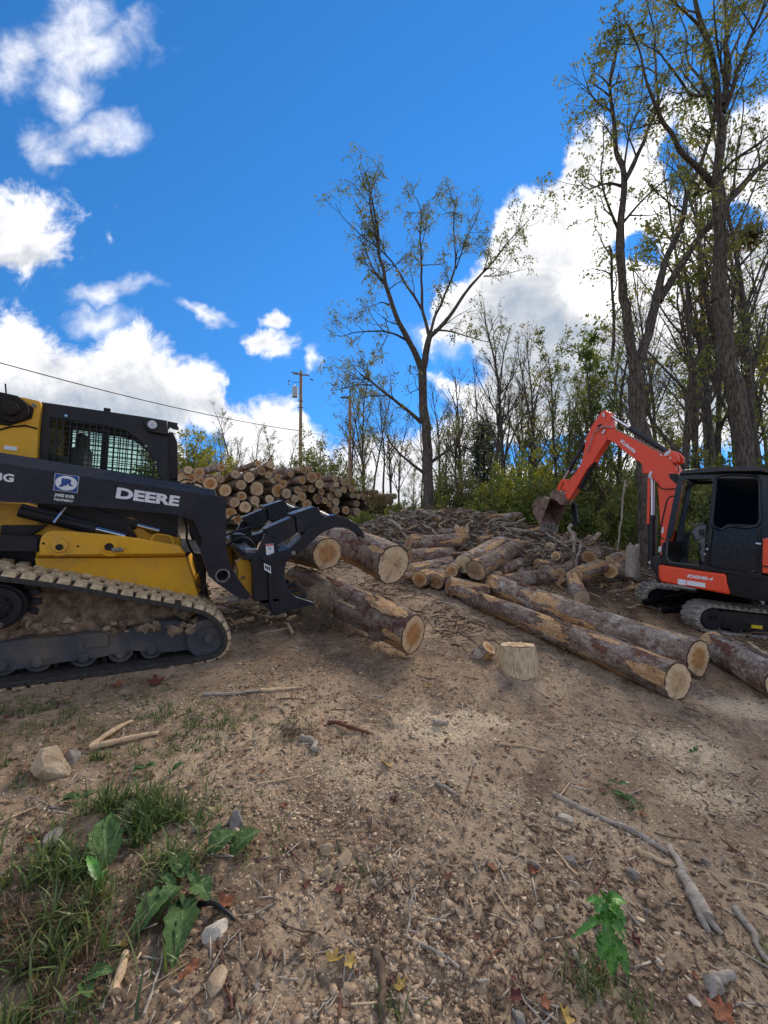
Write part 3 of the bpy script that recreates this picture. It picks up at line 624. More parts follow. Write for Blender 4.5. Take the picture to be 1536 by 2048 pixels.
o_ = cc - U_ * .042 - V2 * .034; text('JR', 'logo_letters', 'blue_decal', lg, (o_[0], BM - .0055, o_[1]), (U_[0], 0, U_[1]), (V2[0], 0, V2[1]), .068, .084, .07)
btext('JAMES RIVER', 108, 994, 148, 999.5, 8.5, offset=.03, name='dealer_name'); btext('EQUIPMENT', 108, 1001, 146, 1006, 5.5, offset=.03, name='dealer_name')
# ------------------------------------------------ coupler and log grapple
GO = (430, 1000); GZ = 4.955
MB().prism(LD.poly([(205, 610), (260, 590), (330, 590), (360, 640), (360, 760), (398, 960), (385, 975), (340, 920), (270, 850), (225, 780), (228, 690)], .40, GO, GZ), .38, .46, [[(lambda c: (c[0] + .022 * math.cos(a), c[1] + .022 * math.sin(a)))(LD.inv(430 + 272 / GZ, 1000 + 768 / GZ, .40)) for a in np.linspace(0, 2 * PI, 17)[:-1]]]).build('coupler_plate', 'yellow_paint', loader, .006)
a, c = LD.inv(430 + 355 / GZ, 1000 + 640 / GZ, .36), LD.inv(430 + 392 / GZ, 1000 + 965 / GZ, .36)
b = MB(); b.box(((a[0] + c[0]) / 2, .4, (a[1] + c[1]) / 2), (.035, .1, abs(a[1] - c[1]) * 1.02), 0, [[1, 0, (a[0] - c[0]) / (a[1] - c[1]) * 1.], [0, 1, 0], [0, 0, 1]]); b.box((a[0] + .02, 1.0, a[1]), (.05, 1.3, .05)); b.build('coupler_rail', 'yellow_paint', loader, .005)
MB().prism(LD.poly([(205, 610), (330, 590), (360, 760), (398, 960), (340, 920), (225, 780)], .40, GO, GZ), 1.54, 1.62).build('coupler_plate', 'yellow_paint', loader, .006)
GN, GF = .26, 1.62
spl = LD.poly([(366, 600), (385, 585), (410, 545), (440, 480), (495, 340), (590, 345), (625, 470), (640, 525), (760, 470), (835, 500), (760, 565), (710, 620), (690, 680), (700, 800), (730, 900), (790, 955), (880, 985), (1005, 1025), (592, 1150), (500, 1055), (430, 1005), (385, 1010)], GN, GO, GZ)
gr = None
for l0, sg in ((GN, 1), (GF, -1)):
    b = MB().prism(spl, l0, l0 + sg * .05)
    # stiffening edge of the plate
    e = LD.poly([(545, 640), (590, 1145), (560, 1110), (530, 1000), (520, 700)], GN, GO, GZ); b.prism(e, l0 - sg * .03, l0 - sg * .001)
    o = b.build('grapple_side_plate', 'boom_dark', loader, .006)
    if gr is None: gr = o
col = LD.poly([(370, 600), (470, 600), (520, 1000), (440, 1010), (388, 1008)], GN, GO, GZ)
b = MB().prism(col, GN + .051, GF - .051); 
lowp = LD.poly([(440, 960), (520, 960), (590, 1090), (1005, 1005), (1000, 1030), (592, 1148), (500, 1055)], GN, GO, GZ)
for k in range(6): l_ = GN + .06 + k * (GF - GN - .16) / 5; b.prism(lowp, l_, l_ + .05)
b.build('grapple_frame', 'boom_dark', loader, .006)
t0_ = LD.inv(430 + 395 / GZ, 1000 + 560 / GZ, GN); MB().box((t0_[0] - .03, (GN + GF) / 2, t0_[1] + .0), (.13, GF - GN - .02, .07)).build('grapple_crossbar', 'boom_dark', loader, .008)
MB().box((t0_[0] - .05, GN + .75, t0_[1] + .09), (.14, .18, .09)).build('valve_block', 'black_plastic', loader, .01)
MB().box((t0_[0] - .02, GN + .13, t0_[1] + .045), (.12, .1, .03)).build('hose_clamp', 'steel_worn', loader, .004)
arm = LD.poly([(455, 582), (600, 530), (735, 485), (830, 398), (920, 285), (1000, 215), (1110, 166), (1200, 154), (1320, 192), (1400, 245), (1460, 310), (1482, 372), (1470, 385), (1440, 345), (1380, 308), (1280, 276), (1190, 272), (1080, 312), (1000, 372), (930, 442), (860, 505), (800, 548), (770, 570), (690, 585), (560, 625), (490, 618)], GN - .03, GO, GZ)
gu1 = LD.poly([(490, 292), (505, 282), (755, 172), (795, 185), (808, 330), (770, 360), (620, 440), (520, 330)], GN, GO, GZ)
gu2 = LD.poly([(752, 142), (980, 65), (1022, 76), (1062, 168), (905, 300), (840, 325), (810, 320), (800, 180)], GN, GO, GZ)
piv = LD.inv(430 + 765 / GZ, 1000 + 520 / GZ, GN)
for l0, sg in ((GN, 1), (GF, -1)):
    y = lambda a: l0 + sg * a
    b = MB().prism(arm, y(-.035), y(-.005)); b.prism(arm, y(.085), y(.115))
    eo = arm[0:12]
    for i in range(11): b.add([(eo[i][0], y(-.035), eo[i][1] + .006), (eo[i + 1][0], y(-.035), eo[i + 1][1] + .006), (eo[i + 1][0], y(.115), eo[i + 1][1] + .006), (eo[i][0], y(.115), eo[i][1] + .006), (eo[i][0], y(-.035), eo[i][1] - .004), (eo[i + 1][0], y(-.035), eo[i + 1][1] - .004), (eo[i + 1][0], y(.115), eo[i + 1][1] - .004), (eo[i][0], y(.115), eo[i][1] - .004)], [(0, 1, 2, 3), (7, 6, 5, 4), (0, 4, 5, 1), (2, 6, 7, 3)])
    ao = b.build('grapple_arm', 'boom_dark', loader, .003)
    MB().cyl((piv[0], y(-.05), piv[1]), (piv[0], y(.13), piv[1]), .024, 16).build('pivot_pin', 'steel_worn', ao, .004)
    MB().prism(gu1, y(.0), y(.13)).build('cylinder_guard', 'boom_dark', loader, .006)
    MB().prism(gu2, y(-.02), y(.15)).build('cylinder_guard', 'boom_dark', loader, .006)
    c = LD.inv(430 + 1060 / GZ, 1000 + 120 / GZ, GN); MB().cyl((c[0] - .05, y(.065), c[1]), (c[0] + .09, y(.065), c[1] - .05), .03, 14).build('cylinder_rod', 'steel_worn', loader)
MB().cyl((piv[0], GN + .1, piv[1]), (piv[0], GF - .1, piv[1]), .035, 18).build('grapple_shaft', 'boom_dark', loader)
q = LD.poly([(502, 438), (578, 432), (586, 540), (508, 545)], GN, GO, GZ); s1 = MB().add([(p[0], GN - .0025, p[1]) for p in q], [(0, 1, 2, 3)]).build('safety_sticker', 'white_decal', loader, 0, 0)
q = LD.poly([(505, 441), (575, 435), (576, 449), (506, 455)], GN, GO, GZ); MB().add([(p[0], GN - .004, p[1]) for p in q], [(0, 1, 2, 3)]).build('sticker_band', 'red_decal', s1, 0, 0)
c = LD.inv(430 + 542 / GZ, 1000 + 478 / GZ, GN); MB().ring((c[0], GN - .0045, c[1]), None, .010, .015, .001, 16).build('sticker_ring', 'blue_decal', s1)
q = LD.poly([(484, 625), (550, 655), (555, 730), (488, 690)], GN - .03, GO, GZ); s1 = MB().add([(p[0], GN - .034, p[1]) for p in q], [(0, 1, 2, 3)]).build('brand_sticker', 'white_decal', loader, 0, 0)
q = [(lambda z: (z[0], z[1]))(np.array(p) * .78 + np.mean(q, 0) * .22) for p in q]; 
for k in range(3):
    w0 = k / 3 + .04; w1 = (k + 1) / 3 - .04; P = lambda s_, t_: (np.array(q[0]) * (1 - s_) + np.array(q[1]) * s_) * (1 - t_) + (np.array(q[3]) * (1 - s_) + np.array(q[2]) * s_) * t_
    MB().add([(p[0], GN - .0355, p[1]) for p in (P(w0, .1), P(w1, .1), P(w1, .75), P(w0, .75))], [(0, 1, 2, 3)]).build('sticker_mark', 'black_plastic', s1, 0, 0)
# ================================================================ mini excavator
flat('matte_black', (.010, .009, .009), 1., 0, .2, .3, 20, .03)
NG = unit((.09, -.07, 1.))
def hframe(az, O):
    F = np.array([math.sin(math.radians(az)), math.cos(math.radians(az)), 0.]); F = unit(F - NG * (F @ NG)); return Frame(F, np.cross(NG, F), NG, np.array(O, float))
EX = hframe(-45, plane_pt(1400, 1272)); TF = hframe(-87, plane_pt(1389, 1266)); BX = hframe(-28, (4.75, 6.75, .07 * 6.75 - .09 * 4.75))
exc = empty('mini_excavator', M=Matrix(EX.M()), label='orange and black mini excavator at right reaching its bucket over the log heap', cat='excavator')
def sub(o, fr, parent=None): o.parent = parent or exc; o.matrix_local = Matrix(EX.M()).inverted() @ Matrix(fr.M()); return o
EO = (1290, 900); EZ = 5.252; BO = (1050, 800); BZ = 4.8
def E_(pts, l): return EX.poly(pts, l, EO, EZ)
def B_p(pts, l): return BX.poly(pts, l, BO, BZ)
# tracks (frame TF, outer near side l = 0, far side l = -1.6)
prof = []
for a in np.linspace(90, -90, 13): prof.append((-.24 + .245 * math.cos(math.radians(a)), .235 + .235 * math.sin(math.radians(a))))
prof += [(-.6, 0), (-1.2, 0), (-1.85, 0.0)]
for a in np.linspace(-90, -270, 13): prof.append((-1.9 + .235 * math.cos(math.radians(a)), .24 + .235 * math.sin(math.radians(a))))
prof += [(-1.4, .462), (-.8, .455)]
for l0 in (-.35, -1.62):
    o = track(exc, prof[::-1], l0, l0 + .35, .07, 'rubber_grey', 'rubber_grey', .105, .03, .026, 'track_belt', 3); sub(o, TF)
    out_ = l0 + .35 if l0 > -1 else l0; sg = -1 if l0 > -1 else 1
    b = MB().cyl((-.25, out_ + sg * .03, .235), (-.25, out_ + sg * .3, .235), .165, 32).ring((-.25, out_ + sg * .02, .235), None, .07, .15, sg * .03); o = b.build('idler_wheel', 'machine_black', exc, .006); sub(o, TF)
    b = MB().cyl((-1.9, out_ + sg * .03, .24), (-1.9, out_ + sg * .3, .24), .16, 32); o = b.build('drive_sprocket', 'machine_black', exc, .006); sub(o, TF)
    b = MB().prism([(-.34, .14), (-.28, .2), (-.3, .3), (-.42, .37), (-1.7, .37), (-1.78, .28), (-1.75, .13), (-1.6, .1), (-.5, .1)], out_ + sg * .06, out_ + sg * .28); b.prism([(-.12, .2), (-.42, .24), (-.42, .28), (-.12, .27)], out_ + sg * .03, out_ + sg * .06); o = b.build('track_frame', 'machine_black', exc, .012); sub(o, TF)
    for f_ in (-.62, -.95, -1.28, -1.6):
        o = MB().cyl((f_, out_ + sg * .04, .085), (f_, out_ + sg * .3, .085), .068, 20).build('road_wheel', 'machine_black', exc, .004); sub(o, TF)
    if l0 > -1:
        o = MB().box((-.88, out_ + .004, .19), (.16, .004, .05)).build('warning_sticker', 'yellow_decal', exc); sub(o, TF)
b = MB().box((-1.0, -.81, .36), (.8, 1.1, .16)).cyl((-1.0, -.81, .4), (-1.0, -.81, .62), .36, 36); b.prism([(.12, .20), (-.6, .42), (-.6, .30), (.1, .12)], -.62, -.5).prism([(.12, .20), (-.6, .42), (-.6, .30), (.1, .12)], -1.15, -1.03); o = b.build('centre_frame', 'matte_black', exc, .012); sub(o, TF)
b = MB().prism([(-2.35, .02), (-2.30, .02), (-2.27, .15), (-2.3, .36), (-2.36, .38)], -1.62, 0); o = b.build('dozer_blade', 'machine_black', exc, .01); sub(o, TF)
# house
wid = -1.62
b = MB().prism(E_([(148, 1200), (590, 1268), (855, 1300), (862, 1380), (905, 1525), (500, 1450), (165, 1388), (140, 1330), (138, 1240)], 0), -.5, 0); panel = b.build('side_panel', 'orange_paint', exc, .03)
q = E_([(1240, 930), (1292, 935), (1600, 980), (1600, 1330), (1292, 1295), (1232, 1290)], -.02); MB().prism(q, wid, -.02).build('engine_cover', 'orange_paint', exc, .02)
MB().prism(E_([(1236, 1225), (1292, 1232), (1600, 1275), (1600, 1262), (1292, 1218), (1238, 1212)], -.015), -.03, -.0).build('cover_seam', 'soot', exc)
b = MB().prism(E_([(866, 1304), (1100, 1335), (1292, 1362), (1700, 1430), (1700, 1690), (1292, 1598), (910, 1530), (866, 1390)], -.01), wid, -.01); b.prism(E_([(150, 1215), (866, 1310), (905, 1500), (170, 1380)], -.51), wid, -.51); b.build('counterweight', 'cab_black', exc, .03)
b = MB().prism(E_([(175, 1130), (250, 1180), (590, 1222), (1215, 1310), (1292, 1330), (1292, 1372), (860, 1300), (590, 1266), (150, 1198)], -.0), -1.0, -.0); b.build('cab_floor', 'cab_black', exc, .01)
C0, C9 = -.03, -1.0
outer = E_([(352, 262), (700, 262), (1232, 262), (1292, 270), (1292, 920), (1238, 930), (1225, 1345), (590, 1245), (180, 1188), (200, 1050), (232, 850), (290, 560)], C0)
h1 = E_([(393, 335), (430, 305), (690, 300), (712, 330), (700, 480), (672, 760), (650, 1000), (612, 1215), (285, 1178), (232, 1130), (240, 960), (282, 900), (300, 830)], C0)
h2 = E_([(765, 300), (1165, 300), (1196, 335), (1190, 740), (1160, 785), (870, 776), (800, 822), (740, 800), (725, 760), (742, 330)], C0)
h3 = E_([(700, 860), (830, 880), (890, 850), (1185, 830), (1175, 1240), (1130, 1270), (700, 1205), (680, 1180)], C0)
b = MB().prism(outer, C0 - .06, C0, [h1, h2, h3])
b.prism(outer, C9, C9 + .05, [h1]); rr0, rr1 = E_([(1262, 262), (1262, 1340)], C0); b.box(((rr0[0] + rr1[0]) / 2, (C0 + C9) / 2, (rr0[1] + rr1[1]) / 2), (.03, .9, 1.5))
cabx = b.build('cab', 'cab_black', exc, .014)
MB().add([(p[0], C0 - .03, p[1]) for p in h2], [tuple(range(len(h2)))]).build('door_window', 'dark_glass', cabx, 0, 0, fixn=False)
b = MB().prism(h3, C0 - .035, C0 - .02); b.build('door_panel', 'cab_black', cabx, .0)
def rim(pts, l, r, name, mt, parent, closed=False):
    P = E_(pts, l); P = np.array([(p[0], l, p[1]) for p in P]); 
    if closed: P = np.vstack([P, P[:1]])
    s_ = np.linspace(0, len(P) - 1, len(P) * 6); Q = np.stack([np.interp(s_, range(len(P)), P[:, k]) for k in range(3)], -1)
    for _ in range(4): Q[1:-1] = (Q[:-2] + 2 * Q[1:-1] + Q[2:]) / 4
    return MB().tube(Q, r, 8).build(name, mt, parent)
rim([(745, 320), (770, 265), (960, 255), (1190, 275), (1208, 320), (1208, 600), (1215, 760), (1180, 800), (1050, 822), (870, 800), (800, 845), (715, 815), (705, 780), (730, 500)], C0 + .004, .018, 'door_frame', 'cab_black', cabx, True)
rim([(705, 830), (680, 1000), (668, 1190), (700, 1220), (1130, 1292), (1185, 1250), (1200, 1050), (1208, 820)], C0 + .004, .016, 'door_frame', 'cab_black', cabx)
rim([(240, 930), (222, 1120), (255, 1178), (300, 1186), (580, 1225)], C0 + .004, .012, 'door_sill', 'frame_grey', cabx)
c = E_([(1190, 985)], C0)[0]; MB().box((c[0], C0 + .02, c[1]), (.06, .03, .03)).build('door_handle', 'chrome', cabx, .008)
c = E_([(628, 1092), (655, 1040)], C0)
MB().cyl((c[0][0], C0, c[0][1]), (c[0][0], C0 + .02, c[0][1]), .012, 10).cyl((c[1][0], C0, c[1][1]), (c[1][0], C0 + .02, c[1][1]), .015, 10).build('door_latch', 'chrome', cabx)
roof = E_([(358, 262), (362, 245), (400, 208), (560, 192), (790, 172), (1190, 176), (1292, 188), (1500, 200), (1500, 262), (1292, 250), (1210, 228), (800, 232)], .02)
MB().prism(roof, -1.04, .02).build('cab_roof', 'cab_black', cabx, .03)
b = MB(); fp0, fp1 = E_([(330, 300), (180, 1180)], C0); b.prism([fp1, (fp1[0] + .03, fp1[1] + .3), (fp1[0] + .0, fp1[1] + .32)], C9, C0); b.build('front_sill', 'cab_black', cabx)
# seat and consoles
b = MB().prism(E_([(505, 835), (545, 790), (630, 780), (650, 800), (645, 905), (560, 945), (530, 960), (480, 890)], -.2), -.34, -.2); b.prism(E_([(560, 945), (640, 905), (630, 1180), (596, 1180), (575, 1060)], -.2), -.34, -.2); b.build('control_console', 'seat_grey', cabx, .02)
b = MB().prism(E_([(478, 770), (520, 778), (620, 760), (622, 772), (520, 790), (478, 780)], -.18), -.3, -.18); b.build('armrest', 'seat_grey', cabx, .01)
b = MB().prism(E_([(480, 880), (500, 870), (535, 940), (520, 950)], -.19), -.3, -.19); b.prism(E_([(560, 840), (620, 830), (625, 900), (575, 900)], -.19), -.2, -.19); b.prism(E_([(545, 975), (570, 970), (600, 1040), (580, 1050)], -.19), -.2, -.19); b.build('switch_cover', 'black_plastic', cabx)
c = E_([(700, 1000), (760, 700)], -.5); b = MB().box((c[0][0] - .12, -.5, c[0][1] - .05), (.5, .48, .14)).box((c[0][0] - .36, -.5, c[0][1] + .32), (.13, .46, .66)).box((c[0][0] - .1, -.5, c[0][1] - .28), (.42, .4, .4)); b.build('operator_seat', 'black_plastic', cabx, .04)
c = E_([(430, 900), (370, 1040)], -.45); MB().tube([(c[0][0] + .03, -.45, c[0][1] + .08), (c[0][0], -.45, c[0][1] - .1), (c[1][0], -.45, c[1][1] - .2)], .012, 8).build('control_lever', 'black_plastic', cabx)
b = MB().prism(E_([(300, 830), (330, 860), (470, 860), (450, 1180), (270, 1170), (240, 1100)], -.9), C9 + .05, C9 + .06); b.build('inner_panel', 'cab_black', cabx)
rim([(305, 482), (250, 495), (228, 540), (195, 680), (160, 840), (158, 900), (175, 925), (205, 940)], -.02, .011, 'grab_rail', 'black_plastic', exc)
c = E_([(290, 280)], -.1)[0]; b = MB().prism(E_([(246, 248), (340, 244), (350, 330), (320, 350), (262, 300)], -.1), -.25, -.1); b.build('mirror', 'black_plastic', exc, .01)
c = E_([(160, 1045)], -.1)[0]; MB().box((c[0], -.12, c[1]), (.05, .05, .1)).build('front_light', 'lamp_glass', exc, .015)
b = MB().prism(E_([(60, 1160), (85, 1120), (185, 1100), (185, 1390), (140, 1390), (120, 1300), (60, 1220)], -.5), -.95, -.45); b.build('swing_bracket', 'machine_black', exc, .02)
# lettering on the side panel
def etext(body, x0, y0, x1, y1, hz, mt, off, name, l, parent, fr=EX, O=EO, Z=EZ, shear=0.):
    a = fr.inv(O[0] + x0 / Z, O[1] + y0 / Z, l); c = fr.inv(O[0] + x1 / Z, O[1] + y1 / Z, l); tp_ = fr.inv(O[0] + x0 / Z, O[1] + (y0 - hz) / Z, l)
    xd = np.array([c[0] - a[0], 0, c[1] - a[1]]); L_ = np.linalg.norm(xd); xd /= L_; yd = np.array([xd[2], 0, -xd[0]])
    if yd[2] < 0: yd = -yd
    return text(body, name, mt, parent, (a[0], l + .003, a[1]), xd, yd, abs(tp_[1] - a[1]), L_, off, shear=shear)
etext('KX040-4', 440, 1338, 714, 1378, 36, 'white_decal', .05, 'model_number', .0, exc, shear=.25)
for pts in ([(346, 1352), (432, 1366), (430, 1422), (345, 1408)], [(440, 1368), (634, 1398), (634, 1446), (438, 1416)]):
    q = E_(pts, 0); MB().add([(p[0], .003, p[1]) for p in q], [(0, 1, 2, 3)]).build('data_plate', 'white_decal', exc, 0, 0)
c = E_([(768, 1338)], 0)[0]; MB().ring((c[0], 0, c[1]), None, .012, .026, .006, 20).build('panel_lock', 'orange_paint', exc)
# boom, arm, cylinders, bucket: frame BX, mid plane l = 0
def bpart(mb, name, mt, bevel=.006, parent=None, smooth=35):
    o = mb.build(name, mt, exc, bevel, smooth); return sub(o, BX) if parent is None else (setattr(o, 'parent', parent) or o)
NB = .10
boom = B_p([(778, 300), (800, 282), (850, 280), (1130, 425), (1300, 512), (1370, 540), (1420, 600), (1470, 690), (1480, 760), (1462, 860), (1400, 1150), (1352, 1400), (1342, 1640), (1290, 1640), (1300, 1400), (1290, 1100), (1275, 870), (1262, 790), (1215, 740), (1180, 705), (1125, 705), (1122, 630), (1115, 610), (960, 500), (845, 400), (785, 378)], NB)
bo_ = bpart(MB().prism(boom, -NB, NB), 'boom', 'orange_paint', .012)
# raised spine on the boom and darker trough under the hoses
bpart(MB().prism(B_p([(850, 272), (1130, 418), (1300, 505), (1300, 515), (1130, 430), (850, 283)], NB), -.06, .06), 'boom_hose', 'rust_steel', .002, bo_)
arm_ = B_p([(735, 108), (765, 98), (805, 120), (812, 150), (820, 262), (795, 300), (792, 372), (668, 560), (662, 590), (600, 655), (520, 795), (432, 945), (400, 968), (378, 945), (382, 900), (408, 860), (415, 790), (535, 615), (575, 440), (570, 395), (640, 245)], NB - .015)
ar = bpart(MB().prism(arm_, -NB + .015, NB - .015), 'arm', 'orange_paint', .012)
cut = B_p([(690, 245), (735, 225), (735, 240), (700, 262)], NB); bpart(MB().prism(cut, NB - .012, NB - .008), 'arm_slot', 'soot', 0, ar)
und = B_p([(600, 660), (664, 592), (560, 780), (515, 860), (500, 840), (560, 740)], NB - .03); bpart(MB().prism(und, -.05, .05), 'hose_guard', 'black_plastic', .01, ar)
def bc(p0, p1, r, r2, sp, l=0., nm='cylinder', m1='machine_black'):
    a, c = B_p([p0, p1], l); A = np.array([a[0], l, a[1]]); C_ = np.array([c[0], l, c[1]]); M_ = A + (C_ - A) * sp
    o = bpart(MB().cyl(A, M_, r, 20).cyl(A + (C_ - A) * (sp - .05), M_, r * 1.15, 20), nm, m1, .004)
    bpart(MB().cyl(M_, C_, r2, 14), 'cylinder_rod', 'chrome', 0, o)
bc((1400, 520), (795, 135), .042, .024, .62, 0., 'arm_cylinder')
bc((588, 395), (372, 760), .040, .02, .75, 0., 'bucket_cylinder')
bc((1215, 1590), (1222, 715), .058, .032, .55, 0., 'boom_cylinder')
bpart(MB().prism(B_p([(1180, 745), (1200, 750), (1196, 1190), (1170, 1192)], .06), .05, .07), 'cylinder_shield', 'orange_paint', .004)
b = MB().prism(B_p([(1335, 505), (1395, 478), (1440, 505), (1475, 545), (1468, 595), (1425, 606), (1395, 570)], NB), -NB - .01, -.05); b.prism(B_p([(1335, 505), (1395, 478), (1440, 505), (1475, 545), (1468, 595), (1425, 606), (1395, 570)], NB), .05, NB + .01); bpart(b, 'cylinder_bracket', 'orange_paint', .008)
for (x_, y_, w_, h_, a_) in ((758, 145, .05, .1, 20), (758, 305, .05, .1, -30), (585, 398, .03, .06, 20), (1372, 512, .06, .12, -50), (1206, 718, .05, .13, -10), (1400, 560, .025, .04, 0), (1310, 530, .02, .06, 30), (1205, 1560, .05, .06, 20)):
    c = B_p([(x_, y_)], NB)[0]; ca, sa = math.cos(math.radians(a_)), math.sin(math.radians(a_)); P = [(c[0] + ca * w_ / 2 * math.cos(t_) + sa * h_ / 2 * math.sin(t_), c[1] - sa * w_ / 2 * math.cos(t_) + ca * h_ / 2 * math.sin(t_)) for t_ in np.linspace(0, 2 * PI, 17)[:-1]]
    bpart(MB().prism(P, NB, NB + .02), 'pin_plate', 'lamp_glass', .004)
# bucket linkage
for pts, l_ in (([(345, 765), (372, 752), (345, 820), (325, 880), (300, 850)], .09), ([(362, 752), (395, 770), (425, 860), (410, 885), (385, 870)], .09)):
    bpart(MB().prism(B_p(pts, l_), .06, .09).prism(B_p(pts, l_), -.09, -.06), 'bucket_link', 'orange_paint', .006)
a = B_p([(495, 850), (415, 1000)], .04); bpart(MB().cyl((a[0][0], .0, a[0][1]), (a[1][0], .0, a[1][1]), .018, 10), 'thumb_rod', 'chrome', 0)
bpart(MB().prism(B_p([(225, 945), (258, 872), (300, 862), (375, 900), (400, 965), (372, 1010), (330, 1005), (300, 972)], .12), -.12, .12), 'bucket_coupler', 'rust_steel', .02)
NK = .20
side_b = B_p([(232, 948), (180, 928), (120, 932), (82, 970), (68, 1035), (84, 1105), (125, 1165), (138, 1222), (150, 1190), (160, 1140), (228, 975)], NK)
b = MB().prism(side_b, NK - .02, NK).prism(side_b, -NK - .22, -NK - .2)
back = side_b[0:8]
for i in range(7):
    A, C_ = back[i], back[i + 1]; d_ = np.array([C_[0] - A[0], C_[1] - A[1]]); n_ = np.array([d_[1], -d_[0]]) / (np.linalg.norm(d_) + 1e-9) * .014
    b.add([(A[0], -NK - .2, A[1]), (C_[0], -NK - .2, C_[1]), (C_[0], NK - .02, C_[1]), (A[0], NK - .02, A[1]), (A[0] + n_[0], -NK - .2, A[1] + n_[1]), (C_[0] + n_[0], -NK - .2, C_[1] + n_[1]), (C_[0] + n_[0], NK - .02, C_[1] + n_[1]), (A[0] + n_[0], NK - .02, A[1] + n_[1])], [(0, 1, 2, 3), (7, 6, 5, 4), (0, 4, 5, 1), (2, 6, 7, 3)])
bk = bpart(b, 'bucket', 'rust_steel', .006)
e0 = side_b[7]
for k in range(5):
    l_ = -NK - .17 + k * (2 * NK + .12) / 4; b = MB().box((e0[0] - .01, l_, e0[1] - .0), (.035, .05, .15), 0, None, 1.); b.add([(e0[0] - .03, l_ - .025, e0[1] - .07), (e0[0] + .01, l_ - .025, e0[1] - .07), (e0[0] + .01, l_ + .025, e0[1] - .07), (e0[0] - .03, l_ + .025, e0[1] - .07), (e0[0] - .01, l_, e0[1] - .15)], [(0, 1, 4), (1, 2, 4), (2, 3, 4), (3, 0, 4)]); bpart(b, 'bucket_tooth', 'steel_worn', .004, bk)
# thumb behind the bucket
th_ = B_p([(385, 960), (412, 990), (432, 1120), (442, 1170), (428, 1205), (395, 1208), (382, 1180), (395, 1150), (372, 1040)], -NK); bpart(MB().prism(th_, -NK - .3, -NK - .24), 'bucket_thumb', 'machine_black', .01)
# hoses
for pts in ([(832, 262), (780, 250), (720, 255), (670, 300), (645, 350), (632, 420), (590, 510)], [(835, 268), (790, 258), (735, 268), (690, 305)], [(1262, 790), (1290, 840), (1340, 858), (1440, 850)], [(1425, 605), (1470, 640), (1478, 690)], [(500, 640), (470, 700), (430, 720)]):
    P = B_p(pts, NB + .02); P = np.array([(p[0], NB + .02, p[1]) for p in P]); s_ = np.linspace(0, len(P) - 1, 24); Q = np.stack([np.interp(s_, range(len(P)), P[:, k]) for k in range(3)], -1)
    for _ in range(3): Q[1:-1] = (Q[:-2] + 2 * Q[1:-1] + Q[2:]) / 4
    bpart(MB().tube(Q, .009, 7), 'hydraulic_hose', 'rubber_grey' if pts[0][0] in (832, 835) else 'black_plastic', 0)
sub(etext('Kubota', 912, 405, 1052, 512, 34, 'white_decal', .035, 'boom_lettering', NB + .001, exc, BX, BO, BZ), BX)
c = B_p([(1322, 1250)], NB)[0]; bpart(MB().box((c[0], NB + .002, c[1]), (.03, .002, .1)), 'boom_sticker', 'white_decal', 0)
# ================================================================ LOGS
m, t = mat('bark'); o = OBJ(t); rnd = t.n('ShaderNodeObjectInfo').outputs['Random']
oo = t.vec('ADD', o, t.n('ShaderNodeCombineXYZ', i={0: t.math('MULTIPLY', rnd, 37.), 1: 0., 2: 0.}).outputs[0])
os_ = t.vec('MULTIPLY', oo, (.55, 1, 1))
n1 = t.noise(os_, 5, 6, .65); n2 = t.noise(os_, 24, 6, .7); n3 = t.noise(t.vec('MULTIPLY', oo, (.18, 1, 1)), 40, 4, .6)
vo = t.n('ShaderNodeTexVoronoi', feature='DISTANCE_TO_EDGE', i={'Vector': t.vec('ADD', os_, t.vec('MULTIPLY', t.noise(oo, 9, 3, .5, col=True), (.3, .3, .3))), 'Scale': 13})
pl = t.ss(vo.outputs[0], .0, .16)
c = t.mix(t.ss(n1, .36, .64), (.185, .13, .095), (.37, .295, .235))
c = t.mix(t.math('MULTIPLY', t.ss(n2, .44, .64), .7), c, (.44, .37, .305))
c = t.mix(t.math('MULTIPLY', t.ss(t.noise(oo, 6, 6, .75), .51, .60), .85), c, (.15, .06, .045))
c = t.mix(t.math('MULTIPLY', t.math('SUBTRACT', 1., pl), .45), c, (.06, .042, .034))
lich = t.ss(t.noise(oo, 3.1, 6, .7), .52, .64); c = t.mix(t.math('MULTIPLY', lich, t.ss(rnd, .2, .9, .35, .85)), c, (.50, .46, .40))
st = t.attr('strip').outputs['Fac']
wd = t.mix(t.ss(n3, .35, .65), (.66, .42, .20), (.42, .25, .125)); wd = t.mix(t.ss(n2, .5, .68), wd, (.62, .47, .30)); wd = t.mix(t.math('MULTIPLY', t.ss(t.noise(oo, 31, 5, .75), .53, .62), .75), wd, (.15, .065, .04))
stm = t.ss(t.math('ADD', st, t.math('ADD', t.math('MULTIPLY', t.math('SUBTRACT', n2, .5), .9), t.math('MULTIPLY', t.math('SUBTRACT', n1, .5), .5))), .40, .50)
edge = t.math('MULTIPLY', t.ss(t.math('ADD', st, t.math('MULTIPLY', t.math('SUBTRACT', n2, .5), .55)), .26, .42), t.math('SUBTRACT', 1., stm))
c = t.mix(t.math('MULTIPLY', edge, .7), c, (.085, .03, .022)); c = t.mix(stm, c, wd)
c = t.mix(1., c, t.mix(rnd, (.72, .68, .66), (1.12, 1.08, 1.04)), 'MULTIPLY')
hb = t.math('ADD', t.math('MULTIPLY', pl, .3), n2); t.out(c, .93, 0, t.bump(hb, .9, .012), .12); MATS['bark'] = m
m, t = mat('cut_wood'); o = OBJ(t); rnd = t.n('ShaderNodeObjectInfo').outputs['Random']; rd = t.attr('rad').outputs['Fac']
ns = t.noise(o, 9, 4, .6); nf = t.noise(o, 60, 5, .7)
r2 = t.math('ADD', rd, t.math('MULTIPLY', t.math('SUBTRACT', ns, .5), .16))
